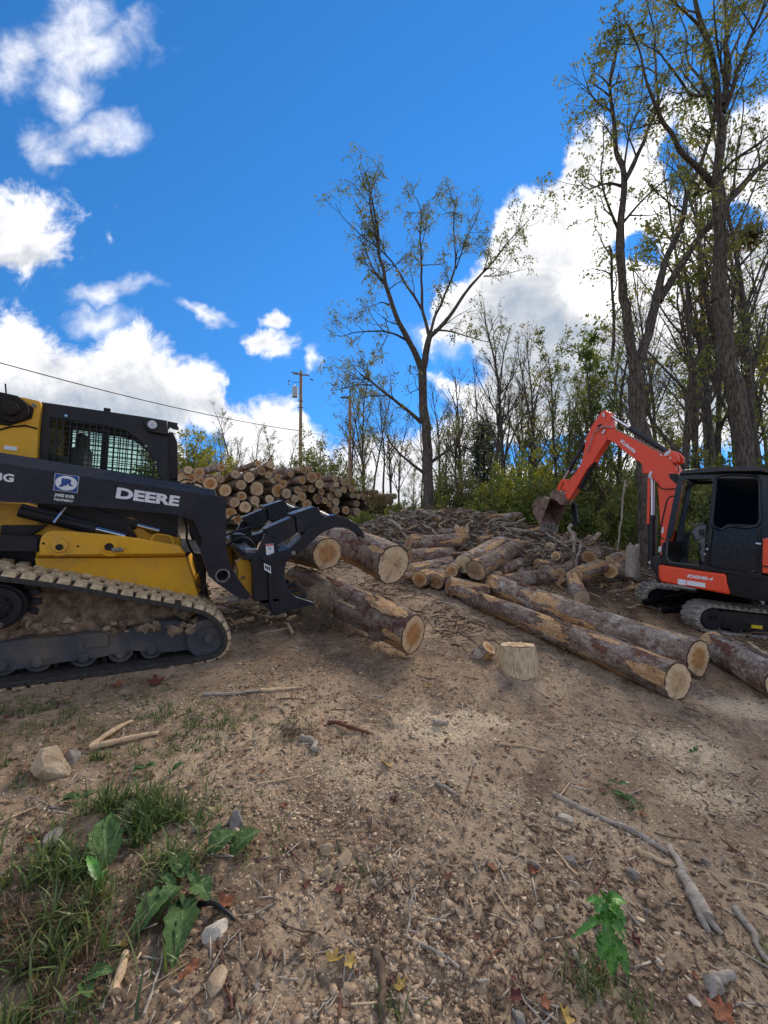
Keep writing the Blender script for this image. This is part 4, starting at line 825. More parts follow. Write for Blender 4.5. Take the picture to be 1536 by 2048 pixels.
fresh = t.mix(t.ss(r2, .42, .66), (.60, .43, .25), (.66, .50, .32))
old = t.mix(t.ss(r2, .45, .72), (.46, .22, .08), (.64, .44, .25)); c = t.mix(t.ss(rnd, .15, .6), fresh, old)
rings = t.math('SINE', t.math('MULTIPLY', r2, 105.)); c = t.mix(t.math('MULTIPLY', t.ss(rings, .2, 1.), .22), c, (.30, .17, .08))
c = t.mix(t.math('MULTIPLY', t.ss(nf, .5, .7), .35), c, (.33, .22, .13)); c = t.mix(t.math('MULTIPLY', t.ss(t.noise(o, 4, 5, .7), .54, .66), .55), c, (.20, .125, .075))
c = t.mix(t.ss(t.attr('crack').outputs['Fac'], .3, .8), c, (.06, .035, .02)); c = t.mix(t.attr('grime').outputs['Fac'], c, (.13, .10, .08))
c = t.mix(t.ss(t.math('ADD', rd, t.math('MULTIPLY', t.math('SUBTRACT', nf, .5), .04)), .915, .945), c, (.075, .048, .036)); t.out(c, .85, 0, t.bump(t.math('ADD', nf, t.math('MULTIPLY', rings, .15)), .35, .006), .15); MATS['cut_wood'] = m
def wood_mat(name, a, b, bump=.5):
    m, t = mat(name); o = OBJ(t); n = t.noise(t.vec('MULTIPLY', o, (.25, 1, 1)), 55, 5, .65); n2_ = t.noise(o, 9, 4, .6)
    c = t.mix(t.ss(n, .35, .65), a, b); c = t.mix(t.math('MULTIPLY', t.ss(n2_, .5, .68), .5), c, [x * .45 for x in a]); t.out(c, .88, 0, t.bump(n, bump, .006), .15); MATS[name] = m
wood_mat('grey_stick', (.40, .345, .28), (.26, .215, .17)); wood_mat('brown_stick', (.20, .135, .09), (.115, .077, .055)); wood_mat('pale_split', (.62, .45, .28), (.46, .31, .185)); wood_mat('red_bark', (.21, .085, .055), (.12, .06, .042))
def frame_x(p0, p1):
    X_ = unit(np.array(p1) - p0); Z_ = np.array([0, 0, 1.]) - X_ * X_[2]; Z_ = unit(Z_) if np.linalg.norm(Z_) > .05 else unit(np.cross(X_, (0, 1., 0))); Y_ = np.cross(Z_, X_)
    M = Matrix.Identity(4)
    for j in range(3): M[j][0], M[j][1], M[j][2], M[j][3] = X_[j], Y_[j], Z_[j], float(p0[j])
    return M
LSEED = [0]
def make_log(name, p0, p1, r0, r1, label, cat='log', group=None, nt=26, nl=20, strip=.35, both=False, tilt=.1, bow=.012, knots=0, grime=0., jag=False, amp=1., strip_at=()):
    LSEED[0] += 1; sd_ = LSEED[0]; rr = random.Random(sd_); p0 = np.array(p0, float); p1 = np.array(p1, float); L_ = float(np.linalg.norm(p1 - p0))
    root = empty(name, M=frame_x(p0, p1), label=label, cat=cat, group=group)
    th = np.linspace(0, 2 * PI, nt, endpoint=False); xs = np.linspace(0, L_, nl); TH, XS = np.meshgrid(th, xs)
    R0 = r0 + (r1 - r0) * XS / L_; cy, cz = np.cos(TH), np.sin(TH)
    big = fbm(XS * 1.6, cy * 1.1 + sd_ * 3.7, cz * 1.1, o=3, s=31) * .095 + fbm(XS * 9, cy * R0 * 22 + sd_, cz * R0 * 22, o=3, s=33) * .035 * amp
    R = R0 * (1 + big * (1. if nt > 70 else 1.35))
    sm = fbm(XS * 1.5 + sd_ * 9, cy * 1.4, cz * 1.4, o=3, s=35); sv = sst(.38 - strip, .62 - strip, sm + .1)
    for (x_, a_, sx, sa) in strip_at: sv = np.maximum(sv, np.exp(-((XS - x_) / sx) ** 2 - (np.angle(np.exp(1j * (TH - a_))) / sa) ** 2))
    R = R - sv * R0 * .05
    for k in range(knots):
        kx, ka, kr = rr.uniform(.1, .95) * L_, rr.uniform(0, 2 * PI), rr.uniform(.03, .07)
        R += kr * np.exp(-((XS - kx) / (.07)) ** 2 - (np.angle(np.exp(1j * (TH - ka))) * R0 / .06) ** 2)
    by, bz = [rr.uniform(-1, 1) * bow * L_ * 1.5 for _ in 'ab']; s_ = XS / L_; BY = by * np.sin(s_ * PI) + .01 * np.sin(s_ * 9 + sd_) * L_ * .2; BZ = bz * np.sin(s_ * PI) * .6
    tl, tm = rr.uniform(-1, 1) * tilt, rr.uniform(-1, 1) * tilt
    Xs = XS + (np.exp(-XS / .05) * (cy * tl + cz * tm) * R0)
    if both: Xs = Xs - (np.exp(-(L_ - XS) / .05) * (cy * tm + cz * tl) * R0)
    V = np.stack([Xs, R * cy + BY, R * cz + BZ], -1)
    if jag: V[-1, :, 0] += fbm(th * 2.2, th * 0 + sd_, o=3) * r0 * 1.2
    idx = np.arange(nl * nt).reshape(nl, nt); Fq = np.stack([idx[:-1], np.roll(idx[:-1], -1, 1), np.roll(idx[1:], -1, 1), idx[1:]], -1).reshape(-1, 4)
    link('bark', npmesh('bark', V.reshape(-1, 3), Fq[:, ::-1], 'bark', True, {'strip': sv.ravel()}), root)
    for e in ([0, 1] if both or jag else [0]):
        ringv = V[0] if e == 0 else V[-1]; cen = ringv.mean(0); rs = np.array([0, .2, .4, .55, .7, .82, .91, .96, 1.0]); Vd, rad, ck, gm = [], [], [], []
        cks = [(rr.uniform(0, 2 * PI), rr.uniform(.3, .75)) for _ in range(rr.choice([0, 0, 1, 2]))]
        for q in rs:
            P = cen + (ringv - cen) * q; P = P + np.array([-.002 if e == 0 else .002, 0, 0]) ; P[:, 0] += fbm(P[:, 1] * 25 + sd_, P[:, 2] * 25, o=2, s=41) * (.05 if (jag and e) else .008) * r0 / .15 * (q < .99)
            Vd.append(P); rad.append(np.full(nt, q)); cv = np.zeros(nt)
            for a_, l_ in cks: cv = np.maximum(cv, np.exp(-(np.angle(np.exp(1j * (th - a_))) * max(q, .05) * r0 / .006) ** 2) * (q < l_) * .9)
            ck.append(cv); gm.append(np.full(nt, grime) * (.6 + .4 * fbm(P[:, 1] * 6, P[:, 2] * 6 + sd_, o=2)))
        Vd = np.concatenate(Vd); k = len(rs); id2 = np.arange(k * nt).reshape(k, nt); F2 = np.stack([id2[:-1], np.roll(id2[:-1], -1, 1), np.roll(id2[1:], -1, 1), id2[1:]], -1).reshape(-1, 4)
        link('cut_end', npmesh('cut_end', Vd, F2 if e == 0 else F2[:, ::-1], 'cut_wood', True, {'rad': np.concatenate(rad), 'crack': np.concatenate(ck), 'grime': np.clip(np.concatenate(gm), 0, 1)}), root)
    if nt >= 80:
        for k in range(int(5 + L_ * 1.6)):
            x_, a_ = rr.uniform(.08, .9) * L_, rr.uniform(.3, 2.9); ln, wd, lf = rr.uniform(.08, .34), rr.uniform(.03, .09), rr.uniform(.01, .045); r_ = (r0 + (r1 - r0) * x_ / L_) * 1.03; nx, nw_ = 9, 5; Vv = []
            for lay in (0, -.007):
                for i in range(nx):
                    for j in range(nw_):
                        q, w_ = i / (nx - 1), j / (nw_ - 1) * 2 - 1; wv = wd / 2 * (1 - .55 * q) * (1 + .25 * math.sin(i * 2.3 + k)); A_ = a_ + w_ * wv / r_; rrr = r_ + .004 + lf * q ** 2 + .006 * math.sin(i * 1.9 + j * 2.1 + k) + lay; yb = by * math.sin(min(1, (x_ + q * ln) / L_) * PI); zb = bz * math.sin(min(1, (x_ + q * ln) / L_) * PI) * .6
                        Vv.append((x_ + q * ln, math.cos(A_) * rrr + yb, math.sin(A_) * rrr + zb))
            n_ = nx * nw_; Fv = []
            for i in range(nx - 1):
                for j in range(nw_ - 1): a0_ = i * nw_ + j; Fv += [(a0_, a0_ + 1, a0_ + nw_ + 1, a0_ + nw_), (a0_ + n_, a0_ + nw_ + n_, a0_ + nw_ + 1 + n_, a0_ + 1 + n_)]
            for j in range(nw_ - 1): e_ = (nx - 1) * nw_ + j; Fv.append((e_, e_ + 1, e_ + 1 + n_, e_ + n_))
            for i in range(nx - 1): s1_, s2_ = i * nw_, i * nw_ + nw_ - 1; Fv += [(s1_, s1_ + nw_, s1_ + nw_ + n_, s1_ + n_), (s2_, s2_ + n_, s2_ + nw_ + n_, s2_ + nw_)]
            MB().add(Vv, Fv).build('bark_flap', rr.choice(['red_bark', 'brown_stick', 'pale_split']), root, 0, 60)
    return root
# three logs in the grapple
def A3(px, py, z): return at(px, py, z)
make_log('log', A3(827, 1270, 4.02), A3(592, 1163, 5.35), .205, .215, 'lowest log in the grapple, hanging over falling dirt with a pale oval end', nt=120, nl=170, strip=.2, both=True, tilt=.12, knots=3, amp=1.3, strip_at=[(.35, 1.2, .35, .5), (.12, 2.6, .25, .35), (1.9, 1.4, .12, .3), (.75, 2.9, .16, .4), (2.3, 1.6, .08, 1.2)])
make_log('log', A3(656, 1108, 4.75), A3(560, 1092, 6.6), .20, .23, 'upper left log in the grapple with a round orange cut face and splintered side', nt=80, nl=80, strip=.3, amp=1.6, strip_at=[(.1, 3.2, .2, .8)])
make_log('log', A3(787, 1131, 5.2), A3(655, 1075, 6.9), .275, .26, 'thickest log held in the grapple, under the curved arm with a large cream cut face', nt=90, nl=90, strip=.16, knots=2, amp=1.2)
# long logs on the ground
def ground_log(a, ra, za, b, rb, zb, label, sink=.02, **kw):
    P0, P1 = at(a[0], a[1], za), at(b[0], b[1], zb)
    P0[2] = max(P0[2], float(H(P0[0], P0[1])) + ra - sink); P1[2] = max(P1[2], float(H(P1[0], P1[1])) + rb - sink)
    return make_log('log', P0, P1, ra, rb, label, **kw)
ground_log((1355, 1362), .172, 3.62, (916, 1186), .125, 6.9, 'nearest long log on the dirt, round pale cut end, orange stripped patches', nt=110, nl=220, strip=.24, both=True, knots=5, bow=.012, tilt=.15, strip_at=[(.25, 1.9, .22, .5), (.7, 1.3, .2, .3), (2.9, 1.5, .4, .5), (3.8, 1.2, .3, .7), (4.6, 1.6, .3, .9)])
ground_log((1396, 1317), .198, 4.18, (985, 1168), .18, 7.2, 'long grey mottled log lying just behind the nearest long log', nt=100, nl=200, strip=.17, knots=4, tilt=.5, bow=.008, strip_at=[(.5, 1.8, .2, .4)])
ground_log((1578, 1392), .19, 3.75, (1425, 1308), .17, 4.95, 'bark-covered log running out of the frame at lower right', nt=80, nl=90, strip=.2, both=True, strip_at=[(1.4, 1.5, .3, .9)])
P_ = gp(1036, 1345); make_log('log_block', P_ + [.0, .022, .255], P_ + [.005, .0, -.03], .172, .18, 'short upright log block with a flat sawn top standing on the dirt', 'log block', nt=70, nl=30, strip=-1., tilt=.06, amp=1., grime=.0)
wood_mat('grey_wood', (.66, .52, .34), (.40, .29, .18), 1.)
for ch in bpy.data.objects[-0:] if False else [q for q in bpy.data.objects if q.name.startswith('log_block')][0].children:
    if ch.name.startswith('bark'): ch.data.materials[0] = MATS['grey_wood']
P_ = gp(978, 1322); make_log('log_block', P_ + [0, 0, .13], P_ + [-.1, .1, -.02], .085, .09, 'small grey wood chunk beside the upright log block', 'wood chunk', nt=30, nl=12, strip=.3, amp=2.)
# ---------------------------------------------- middle pile (surveyed: near end, far end, radii, distances)
CO = (780, 1000)
mid = [  # x0,y0,rpx,x1,y1, z0,z1, label, grime
 (118, 272, 44, 430, 262, 8.6, 9.0, 'grey-faced log at top left of the middle pile, right of the big cream cut face', .8),
 (126, 362, 40, 400, 345, 8.2, 8.7, 'dark-ended log below the top left log of the middle pile', .8),
 (135, 455, 40, 390, 400, 7.7, 8.4, 'orange-faced middle pile log half hidden by the big cream cut face', .1),
 (188, 507, 46, 400, 452, 7.2, 8.2, 'log with a pale pinkish cut face at bottom left of the middle pile', .0),
 (294, 520, 42, 420, 470, 7.2, 8.0, 'log with a dark brown cut face beside the pinkish one in the middle pile', .35),
 (395, 456, 34, 500, 385, 7.4, 8.4, 'small orange-faced log between two bigger ones in the middle pile', .1),
 (467, 408, 48, 778, 242, 7.6, 10., 'long orange-brown-faced log slanting up to the right in the middle pile', .15),
 (548, 452, 56, 815, 292, 7.1, 9.2, 'long dull-grey-faced log slanting up to the right in the middle pile', .75),
 (700, 455, 30, 880, 385, 7.9, 8.9, 'slim grey log right of the dull grey-faced log in the middle pile', .6),
 (372, 548, 46, 620, 590, 6.9, 7.0, 'mottled dark log lying across behind the tips of the two long ground logs', .7),
 (745, 525, 40, 1045, 478, 7.0, 7.6, 'flaking log with a stripped orange patch right of the mottled dark log', .6),
 (1228, 628, 42, 1165, 492, 6.35, 7.3, 'short dark-ended log pointing at the camera left of the excavator track', .85),
 (1192, 482, 42, 1350, 425, 7.3, 7.8, 'thick brown log lying behind the short dark-ended log', .6),
 (1024, 302, 28, 1130, 325, 8.9, 9.4, 'small log with a yellow cut face under the excavator bucket', .0),
 (1060, 358, 26, 1135, 378, 8.5, 8.9, 'small log with a pale cut face below the yellow-faced one', .0),
 (1275, 368, 40, 1330, 330, 8.4, 9.2, 'brown round log end between the dead twigs and the split stump', .5),
 (862, 252, 20, 960, 330, 9.4, 9.0, 'thin pole with a pale slanted cut sticking up left of the bucket', .0),
 (935, 405, 24, 1085, 420, 8.4, 8.6, 'grey log half buried in the centre of the heap', .6),
 (965, 445, 22, 1055, 440, 7.9, 8.1, 'short grey log piece just in front of the half buried one', .6),
 (1090, 465, 28, 1185, 398, 7.9, 8.6, 'brown log with a broken orange end below the yellow-faced log', .3),
 (1405, 455, 40, 1470, 440, 7.7, 8.3, 'wide stump slice with an orange cut face behind the left excavator track', .0),
 (240, 452, 26, 360, 450, 7.6, 7.9, 'thin pale log lying on the pinkish-faced log', .3),
 (10, 205, 22, 130, 200, 10., 10.3, 'thin log behind the top left log of the middle pile', .5),
 (590, 500, 26, 700, 480, 7.2, 7.6, 'dark log stub under the dull grey-faced log', .6),
]
for x0, y0, r_, x1, y1, z0, z1, lb, gm in mid:
    p0 = at(CO[0] + x0 / 3.2, CO[1] + y0 / 3.2, z0); p1 = at(CO[0] + x1 / 3.2, CO[1] + y1 / 3.2, z1); R_0 = r_ / 3.2 * z0 / FPX * 1.24
    make_log('log', p0, p1, R_0, R_0 * .93, lb, group='logs in the middle pile', nt=44, nl=48, strip=.2, grime=gm, tilt=.2, both=True, amp=1.5, knots=1)
HR = []; rh = random.Random(55)
for k in range(70):
    px, py = rh.uniform(800, 1230), rh.uniform(1052, 1150); z0 = 10.6 - (py - 1045) * .03 + rh.uniform(-.2, .2); p0 = at(px, py, z0); p0[2] = float(Hbase(p0[0], p0[1])) + rh.uniform(.05, .22); a = rh.uniform(-.6, 3.6); L_ = rh.uniform(.2, 1.1); R_0 = rh.uniform(.035, .11)
    p1 = p0 + np.array([math.cos(a) * L_, math.sin(a) * L_, rh.uniform(-.12, .3)]); p1[2] = max(p1[2], float(Hbase(p1[0], p1[1])) + .04)
    jg = rh.random() < .4; o_ = make_log('log_piece', p0, p1, R_0, R_0 * rh.uniform(.6, 1.), 'x', cat='log piece', group='broken log pieces jumbled on the heap', nt=20, nl=14, strip=rh.uniform(.05, .6), both=not jg, jag=jg, amp=2.5, tilt=.4, grime=rh.choice([0, .2, .7])); qx, qy = px_of(p0); HR.append((o_, 'thick broken log piece' if R_0 > .075 else 'thin broken log piece', qx, qy))
gg = {}
for o_, ds, qx, qy in HR: gg.setdefault((ds, 'high on the heap' if qy < 1088 else 'low on the heap'), []).append((qx, o_))
for (ds, wh), L in gg.items():
    for i, (qx, o_) in enumerate(sorted(L, key=lambda q: q[0])): o_['label'] = '%s %s, %s of %d from the left' % (ds, wh, ordw(i), len(L))
# stumps and split blocks on the heap
P_ = at(1266, 1142, 7.3); make_log('tree_stump', P_ + [0, 0, -.12], P_ + [.04, .05, .46], .115, .10, 'weathered upright stump with a jagged top left of the excavator boom', 'stump', nt=40, nl=30, strip=-1., jag=True, grime=.8, amp=3.)
for q in bpy.data.objects:
    if q.parent and q.parent.name.startswith('tree_stump') and q.data: q.data.materials[0] = MATS['grey_stick']
P_ = at(924, 1075, 9.6); make_log('wood_block', P_ + [0, 0, -.1], P_ + [0, 0, .13], .25, .22, 'wide pale splintered block on top of the brush heap', 'wood block', nt=40, nl=16, strip=.9, jag=True, amp=3.)
P_ = at(1238, 1118, 8.2); make_log('wood_block', P_ + [-.2, 0, -.05], P_ + [.22, .1, .06], .13, .12, 'split reddish block lying left of the weathered upright stump', 'wood block', nt=30, nl=16, strip=.5, jag=True, amp=3.)
P_ = at(992, 1238, 5.9); make_log('wood_block', P_ + [-.1, 0, -.05], P_ + [.12, .05, .04], .10, .08, 'broken reddish root chunk against the far end of the nearest long log', 'wood chunk', nt=30, nl=16, strip=.3, jag=True, amp=4.)
P_ = at(958, 1082, 9.2); make_log('wood_block', P_, P_ + [.3, .1, .05], .13, .1, 'grey knotty block right of the pale splintered block on the heap', 'wood block', nt=30, nl=16, strip=.2, jag=True, amp=3., grime=.8)
# ---------------------------------------------- tall stack: face runs back to the right, logs square to it
st_e = [(118,190,26),(187,207,30),(82,243,33),(137,243,32),(195,255,22),(330,175,27),(323,247,28),(258,280,42),(355,322,35),(418,218,30),(505,240,34),(453,287,33),(460,357,27),(415,397,32),(545,388,30),(555,310,45),(480,430,38),(642,158,24),(645,192,18),(632,225,25),(692,237,22),(662,260,18),(635,378,28),(693,322,42),(745,342,30),(725,280,28),(770,408,33),(798,375,26),(818,322,28),(772,218,20),(858,195,22),(893,185,15),(848,258,26),(858,310,20),(845,362,30),(875,412,28),(908,238,36),(948,228,24),(908,313,26),(950,375,32),(958,280,28),(1055,245,22),(1112,270,24),(1065,285,18),(1040,310,22),(1080,338,28),(1030,362,27),(1112,318,20),(968,330,22),(1020,412,18),(992,390,20),(1064,395,25),(1060,450,28),(1125,450,25),(1168,355,18),(1205,362,18),(1197,408,20),(1165,312,20),(1245,365,22),(1323,337,15),(1380,368,20),(1412,395,20),(1440,360,18),(1300,425,30),(1470,445,28),(1372,432,25),(1262,402,22),
  (170,315,32),(300,400,34),(390,470,36),(290,480,32),(560,460,34),(690,470,34),(830,480,30),(980,475,26),(590,200,24),(1200,460,26),(1420,450,24),(440,510,34),(560,150,20),(1000,290,20)]
back = unit(np.array([-.56, .82, .05])); recs = []
for k, (x_, y_, r_) in enumerate(st_e):
    px, py = 340 + x_ / 3.2, 880 + y_ / 3.2; z_ = 11.3 + (px - 340) / 480 * 8.0 + RNG.uniform(-.3, .3); R_0 = r_ / 3.2 * z_ / FPX * RNG.uniform(.98, 1.16)
    p0 = at(px, py, z_); dirn = unit(back + np.array([RNG.uniform(-.16, .16), RNG.uniform(-.08, .08), RNG.uniform(-.05, .05)]))
    o_ = make_log('log', p0, p0 + dirn * RNG.uniform(2.8, 3.6), R_0, R_0 * RNG.uniform(.85, 1.0), None, group='logs in the tall stack behind the grapple', nt=22, nl=12, strip=.1, tilt=.12, grime=float(RNG.choice([0, .1, .25, .5, .6])), bow=.006, cat='log')
    recs.append((o_, px, py, R_0))
rows = {}
for o_, px, py, r_ in recs: rows.setdefault(int((py - 915 - (px - 360) * .10) // 13), []).append((px, o_, r_))
for rw, key in enumerate(sorted(rows)):
    L = sorted(rows[key], key=lambda q: q[0])
    for i, (px, o_, r_) in enumerate(L):
        o_['label'] = '%s log in the tall stack, %s from left in the %s course from its top' % ('thick' if r_ > .165 else 'medium' if r_ > .125 else 'thin', ordw(i), ordw(rw))
# ================================================================ TREES
m, t = mat('tree_bark'); o = OBJ(t); n = t.noise(t.vec('MULTIPLY', o, (1, 1, .22)), 26, 6, .7); n2 = t.noise(o, 2.5, 4, .6)
c = t.mix(t.ss(n, .38, .62), (.05, .040, .033), (.17, .138, .11)); c = t.mix(t.math('MULTIPLY', t.ss(n2, .5, .7), .45), c, (.085, .085, .065)); t.out(c, .95, 0, t.bump(n, 1., .03), .1); MATS['tree_bark'] = m
def leafmat(name, cols, trans=.5):
    m, t = mat(name); tn = t.attr('tone').outputs['Fac']; c = t.ramp(tn, [(i / (len(cols) - 1), q) for i, q in enumerate(cols)])
    d = t.n('ShaderNodeBsdfDiffuse', i={'Color': c}); tl = t.n('ShaderNodeBsdfTranslucent', i={'Color': t.mix(.4, c, t.mix(1., c, (1.6, 1.5, .5), 'MULTIPLY'))}); g_ = t.n('ShaderNodeBsdfGlossy', i={'Color': (.5, .5, .5), 'Roughness': .45})
    mx = t.n('ShaderNodeMixShader', i={0: trans, 1: d, 2: tl}); m2 = t.n('ShaderNodeMixShader', i={0: .05, 1: mx, 2: g_}); t.n('ShaderNodeOutputMaterial', i={0: m2}); MATS[name] = m
leafmat('leaf_olive', [(.075, .095, .03), (.13, .16, .05), (.20, .20, .065), (.25, .19, .08)])
leafmat('leaf_green', [(.06, .095, .022), (.11, .16, .034), (.19, .22, .048), (.32, .31, .075)])
leafmat('leaf_yellow', [(.12, .15, .025), (.22, .25, .03), (.34, .32, .05), (.36, .25, .05)])
leafmat('leaf_brown', [(.10, .075, .045), (.15, .10, .05), (.13, .13, .06), (.20, .12, .06)])
leafmat('needle', [(.022, .045, .020), (.035, .065, .025), (.05, .08, .03)], .15)
class Tree:
    def __init__(s, seed): s.r = random.Random(seed); s.V = []; s.F = []; s.L = []; s.n = 0; s.seed = seed
    def tube(s, P, R, n):
        P = np.asarray(P, float); R = np.asarray(R, float); k = len(P); T = np.gradient(P, axis=0); T /= np.linalg.norm(T, axis=1)[:, None] + 1e-9
        ref = np.array([.3, .9, .1]); N = np.cross(T, ref); N /= np.linalg.norm(N, axis=1)[:, None] + 1e-9; B = np.cross(T, N)
        a = np.arange(n) * 2 * PI / n; V = P[:, None] + R[:, None, None] * (np.cos(a)[None, :, None] * N[:, None] + np.sin(a)[None, :, None] * B[:, None])
        if n >= 9: 
            q = V.reshape(-1, 3); V = V + (fbm(q[:, 0] * 9, q[:, 1] * 9, q[:, 2] * 2.2, o=3, s=50).reshape(k, n, 1) * R[:, None, None] * .16) * (V - P[:, None]) / (R[:, None, None] + 1e-9)
        id_ = np.arange(k * n).reshape(k, n) + s.n; s.F.append(np.stack([id_[:-1], np.roll(id_[:-1], -1, 1), np.roll(id_[1:], -1, 1), id_[1:]], -1).reshape(-1, 4)); s.V.append(V.reshape(-1, 3)); s.n += k * n
    def leafat(s, p, d, n, size):
        r = s.r
        for _ in range(n):
            s.L.append((p[0] + r.gauss(0, size * 1.3), p[1] + r.gauss(0, size * 1.3), p[2] + r.gauss(0, size * 1.3), size * r.uniform(.6, 1.25)))
    def frond(s, p, d, length, k, size):
        """a hanging compound leaf"""
        r = s.r; q = np.array(p, float); v = unit(np.array(d) + [r.gauss(0, .5), r.gauss(0, .5), r.gauss(0, .3)])
        for i in range(k):
            v = unit(v + [0, 0, -.22]); q = q + v * length / k; s.L.append((q[0] + r.gauss(0, size * .35), q[1] + r.gauss(0, size * .35), q[2] + r.gauss(0, size * .35), size * r.uniform(.7, 1.1)))
    def grow(s, p, d, L, r0, lev, P_):
        r = s.r; k = 7 if lev > 1 else 5; q = np.array(p, float); v = unit(d); pts = [q]; cur = np.array([r.gauss(0, 1), r.gauss(0, 1), r.gauss(0, .4)]) * P_['wig']
        for i in range(k - 1):
            v = unit(v + cur * .25 + np.array([r.gauss(0, 1), r.gauss(0, 1), r.gauss(0, 1)]) * P_['wig'] * .6 + [0, 0, P_['up']]); q = q + v * L / (k - 1); pts.append(q)
        tt = np.linspace(0, 1, k); R = r0 * (1 - .78 * tt) + .0015; s.tube(pts, R, 7 if r0 > .04 else 5 if r0 > .015 else 3)
        pts = np.array(pts)
        if lev > 0:
            nch = P_['kids'][min(lev, len(P_['kids']) - 1)]; nch = int(nch * r.uniform(.8, 1.25) + .5)
            for j in range(nch):
                f = r.uniform(.22, 1.) ** .9; i0 = min(int(f * (k - 1)), k - 2); w_ = f * (k - 1) - i0; b = pts[i0] * (1 - w_) + pts[i0 + 1] * w_; tn = unit(pts[i0 + 1] - pts[i0])
                a = r.uniform(0, 2 * PI); sd_ = unit(np.cross(tn, [math.cos(a), math.sin(a), .3])); sp = r.uniform(*P_['spread']); s.grow(b, tn * math.cos(sp) + sd_ * math.sin(sp), L * r.uniform(*P_['ratio']) * (1.15 - .5 * f), r0 * (1 - .78 * f) * .62, lev - 1, P_)
        if lev <= P_.get('leaflev', 0) and r.random() < P_['leaf']:
            for j in range(P_['nl']):
                f = r.uniform(.3, 1.); i0 = min(int(f * (k - 1)), k - 2); b = pts[i0] + (pts[i0 + 1] - pts[i0]) * (f * (k - 1) - i0)
                if P_.get('frond'): s.frond(b, pts[i0 + 1] - pts[i0], P_['frond'], 6, P_['size'])
                else: s.leafat(b, None, 2, P_['size'])
    def build(s, name, leafm, label, cat='tree', group=None, wood='tree_bark', meshes=None, wname='trunk'):
        root = empty(name, label=label, cat=cat, group=group); root.empty_display_size = .5
        if s.V: link(wname, npmesh(wname, np.concatenate(s.V), np.concatenate(s.F), wood), root)
        if s.L: link('crown', leafmesh(s.L, leafm, s.seed), root)
        return root
def leafmesh(L, mt, seed, asp=.55, name='crown'):
    L = np.array(L, float); n = len(L); g = np.random.default_rng(seed); u = g.normal(size=(n, 3)); u /= np.linalg.norm(u, axis=1)[:, None]; w_ = g.normal(size=(n, 3)); v = np.cross(u, w_); v /= np.linalg.norm(v, axis=1)[:, None] + 1e-9; nn = np.cross(u, v)
    S = L[:, 3:4]; c = L[:, :3]; V = np.stack([c - u * S, c - v * S * asp + nn * S * .2, c + u * S, c + v * S * asp + nn * S * .2], 1).reshape(-1, 3)
    i = np.arange(n) * 4; F = np.concatenate([np.stack([i, i + 1, i + 2], -1), np.stack([i, i + 2, i + 3], -1)])
    tone = np.clip(.45 + .22 * fbm(c[:, 0] * 1.1, c[:, 1] * 1.1, c[:, 2] * 1.1, o=2, s=seed) * 2 + g.normal(0, .2, n), 0, 1); return npmesh(name, V, F, mt, False, {'tone': np.repeat(tone, 4)})
def copytree(o):
    c = o.copy(); COL.objects.link(c)
    for ch in o.children: d = ch.copy(); COL.objects.link(d); d.parent = c; d.matrix_parent_inverse = ch.matrix_parent_inverse.copy()
    return c
# ---- the big trees follow limbs surveyed from the photograph; depth of each limb drifts
def hero(name, seed, Y0, limbs, leafm, label, TW, zbase):
    T = Tree(seed); r = T.r; org = None; ends = []
    for li, (pts, r0, r1, dz) in enumerate(limbs):
        k = len(pts); Z = [Y0 + (dz[0] + (dz[1] - dz[0]) * i / (k - 1)) for i in range(k)]; P = np.array([at(x_, y_, z_) for (x_, y_), z_ in zip(pts, Z)])
        if li == 0: P[0, 2] = zbase(P[0]) - .15; org = P[0].copy()
        S = np.concatenate([[0], np.cumsum(np.linalg.norm(np.diff(P, axis=0), axis=1))]); n = max(6, int(S[-1] / .14)); q = np.linspace(0, S[-1], n); Q = np.stack([np.interp(q, S, P[:, j]) for j in range(3)], -1)
        for _ in range(2): Q[1:-1] = (Q[:-2] + 2 * Q[1:-1] + Q[2:]) / 4
        u = q / S[-1]; Q += np.stack([fbm(u * 6 + li, u * 0 + 1, o=2), fbm(u * 6 + li, u * 0 + 5, o=2), u * 0], -1) * .05 * (S[-1] / 4) * np.sin(PI * u)[:, None]
        R = r0 + (r1 - r0) * u ** .8
        if li == 0: R *= 1 + .35 * np.exp(-u * S[-1] / .35)
        T.tube(Q - org, R, 20 if r0 > .1 else 10 if r0 > .04 else 6)
        tw = TW * (S[-1]); start = .12 if r0 < .07 else .45
        for j in range(int(tw * 1.0 + .5)):
            f = r.uniform(start, 1.) ; 
            if f * r0 > 9: continue
            i0 = min(int(f * (n - 1)), n - 2); rr_ = R[i0]; tn = unit(Q[i0 + 1] - Q[i0]); a = r.uniform(0, 2 * PI); sd_ = unit(np.cross(tn, [math.cos(a), math.sin(a), .2])); sp = r.uniform(.4, 1.1)
            if rr_ > .09: continue
            T.grow(Q[i0] - org, tn * math.cos(sp) + sd_ * math.sin(sp), r.uniform(.5, 1.25) * (1.2 - .4 * f), min(.02, rr_ * .6), 2, {'wig': .22, 'up': .03, 'kids': [0, 3, 4], 'spread': (.4, 1.), 'ratio': (.4, .7), 'leaf': LEAFP, 'nl': 2, 'size': .042, 'frond': .32, 'leaflev': 1})
    root = T.build(name, leafm, label); root.location = org; return root
gz = lambda P: float(Hbase(P[0], P[1]))
S_ = lambda pts, o, z: [(o[0] + x / z, o[1] + y / z) for x, y in pts]
TO, TZ = (560, 300), 2.695
LEAFP = .5
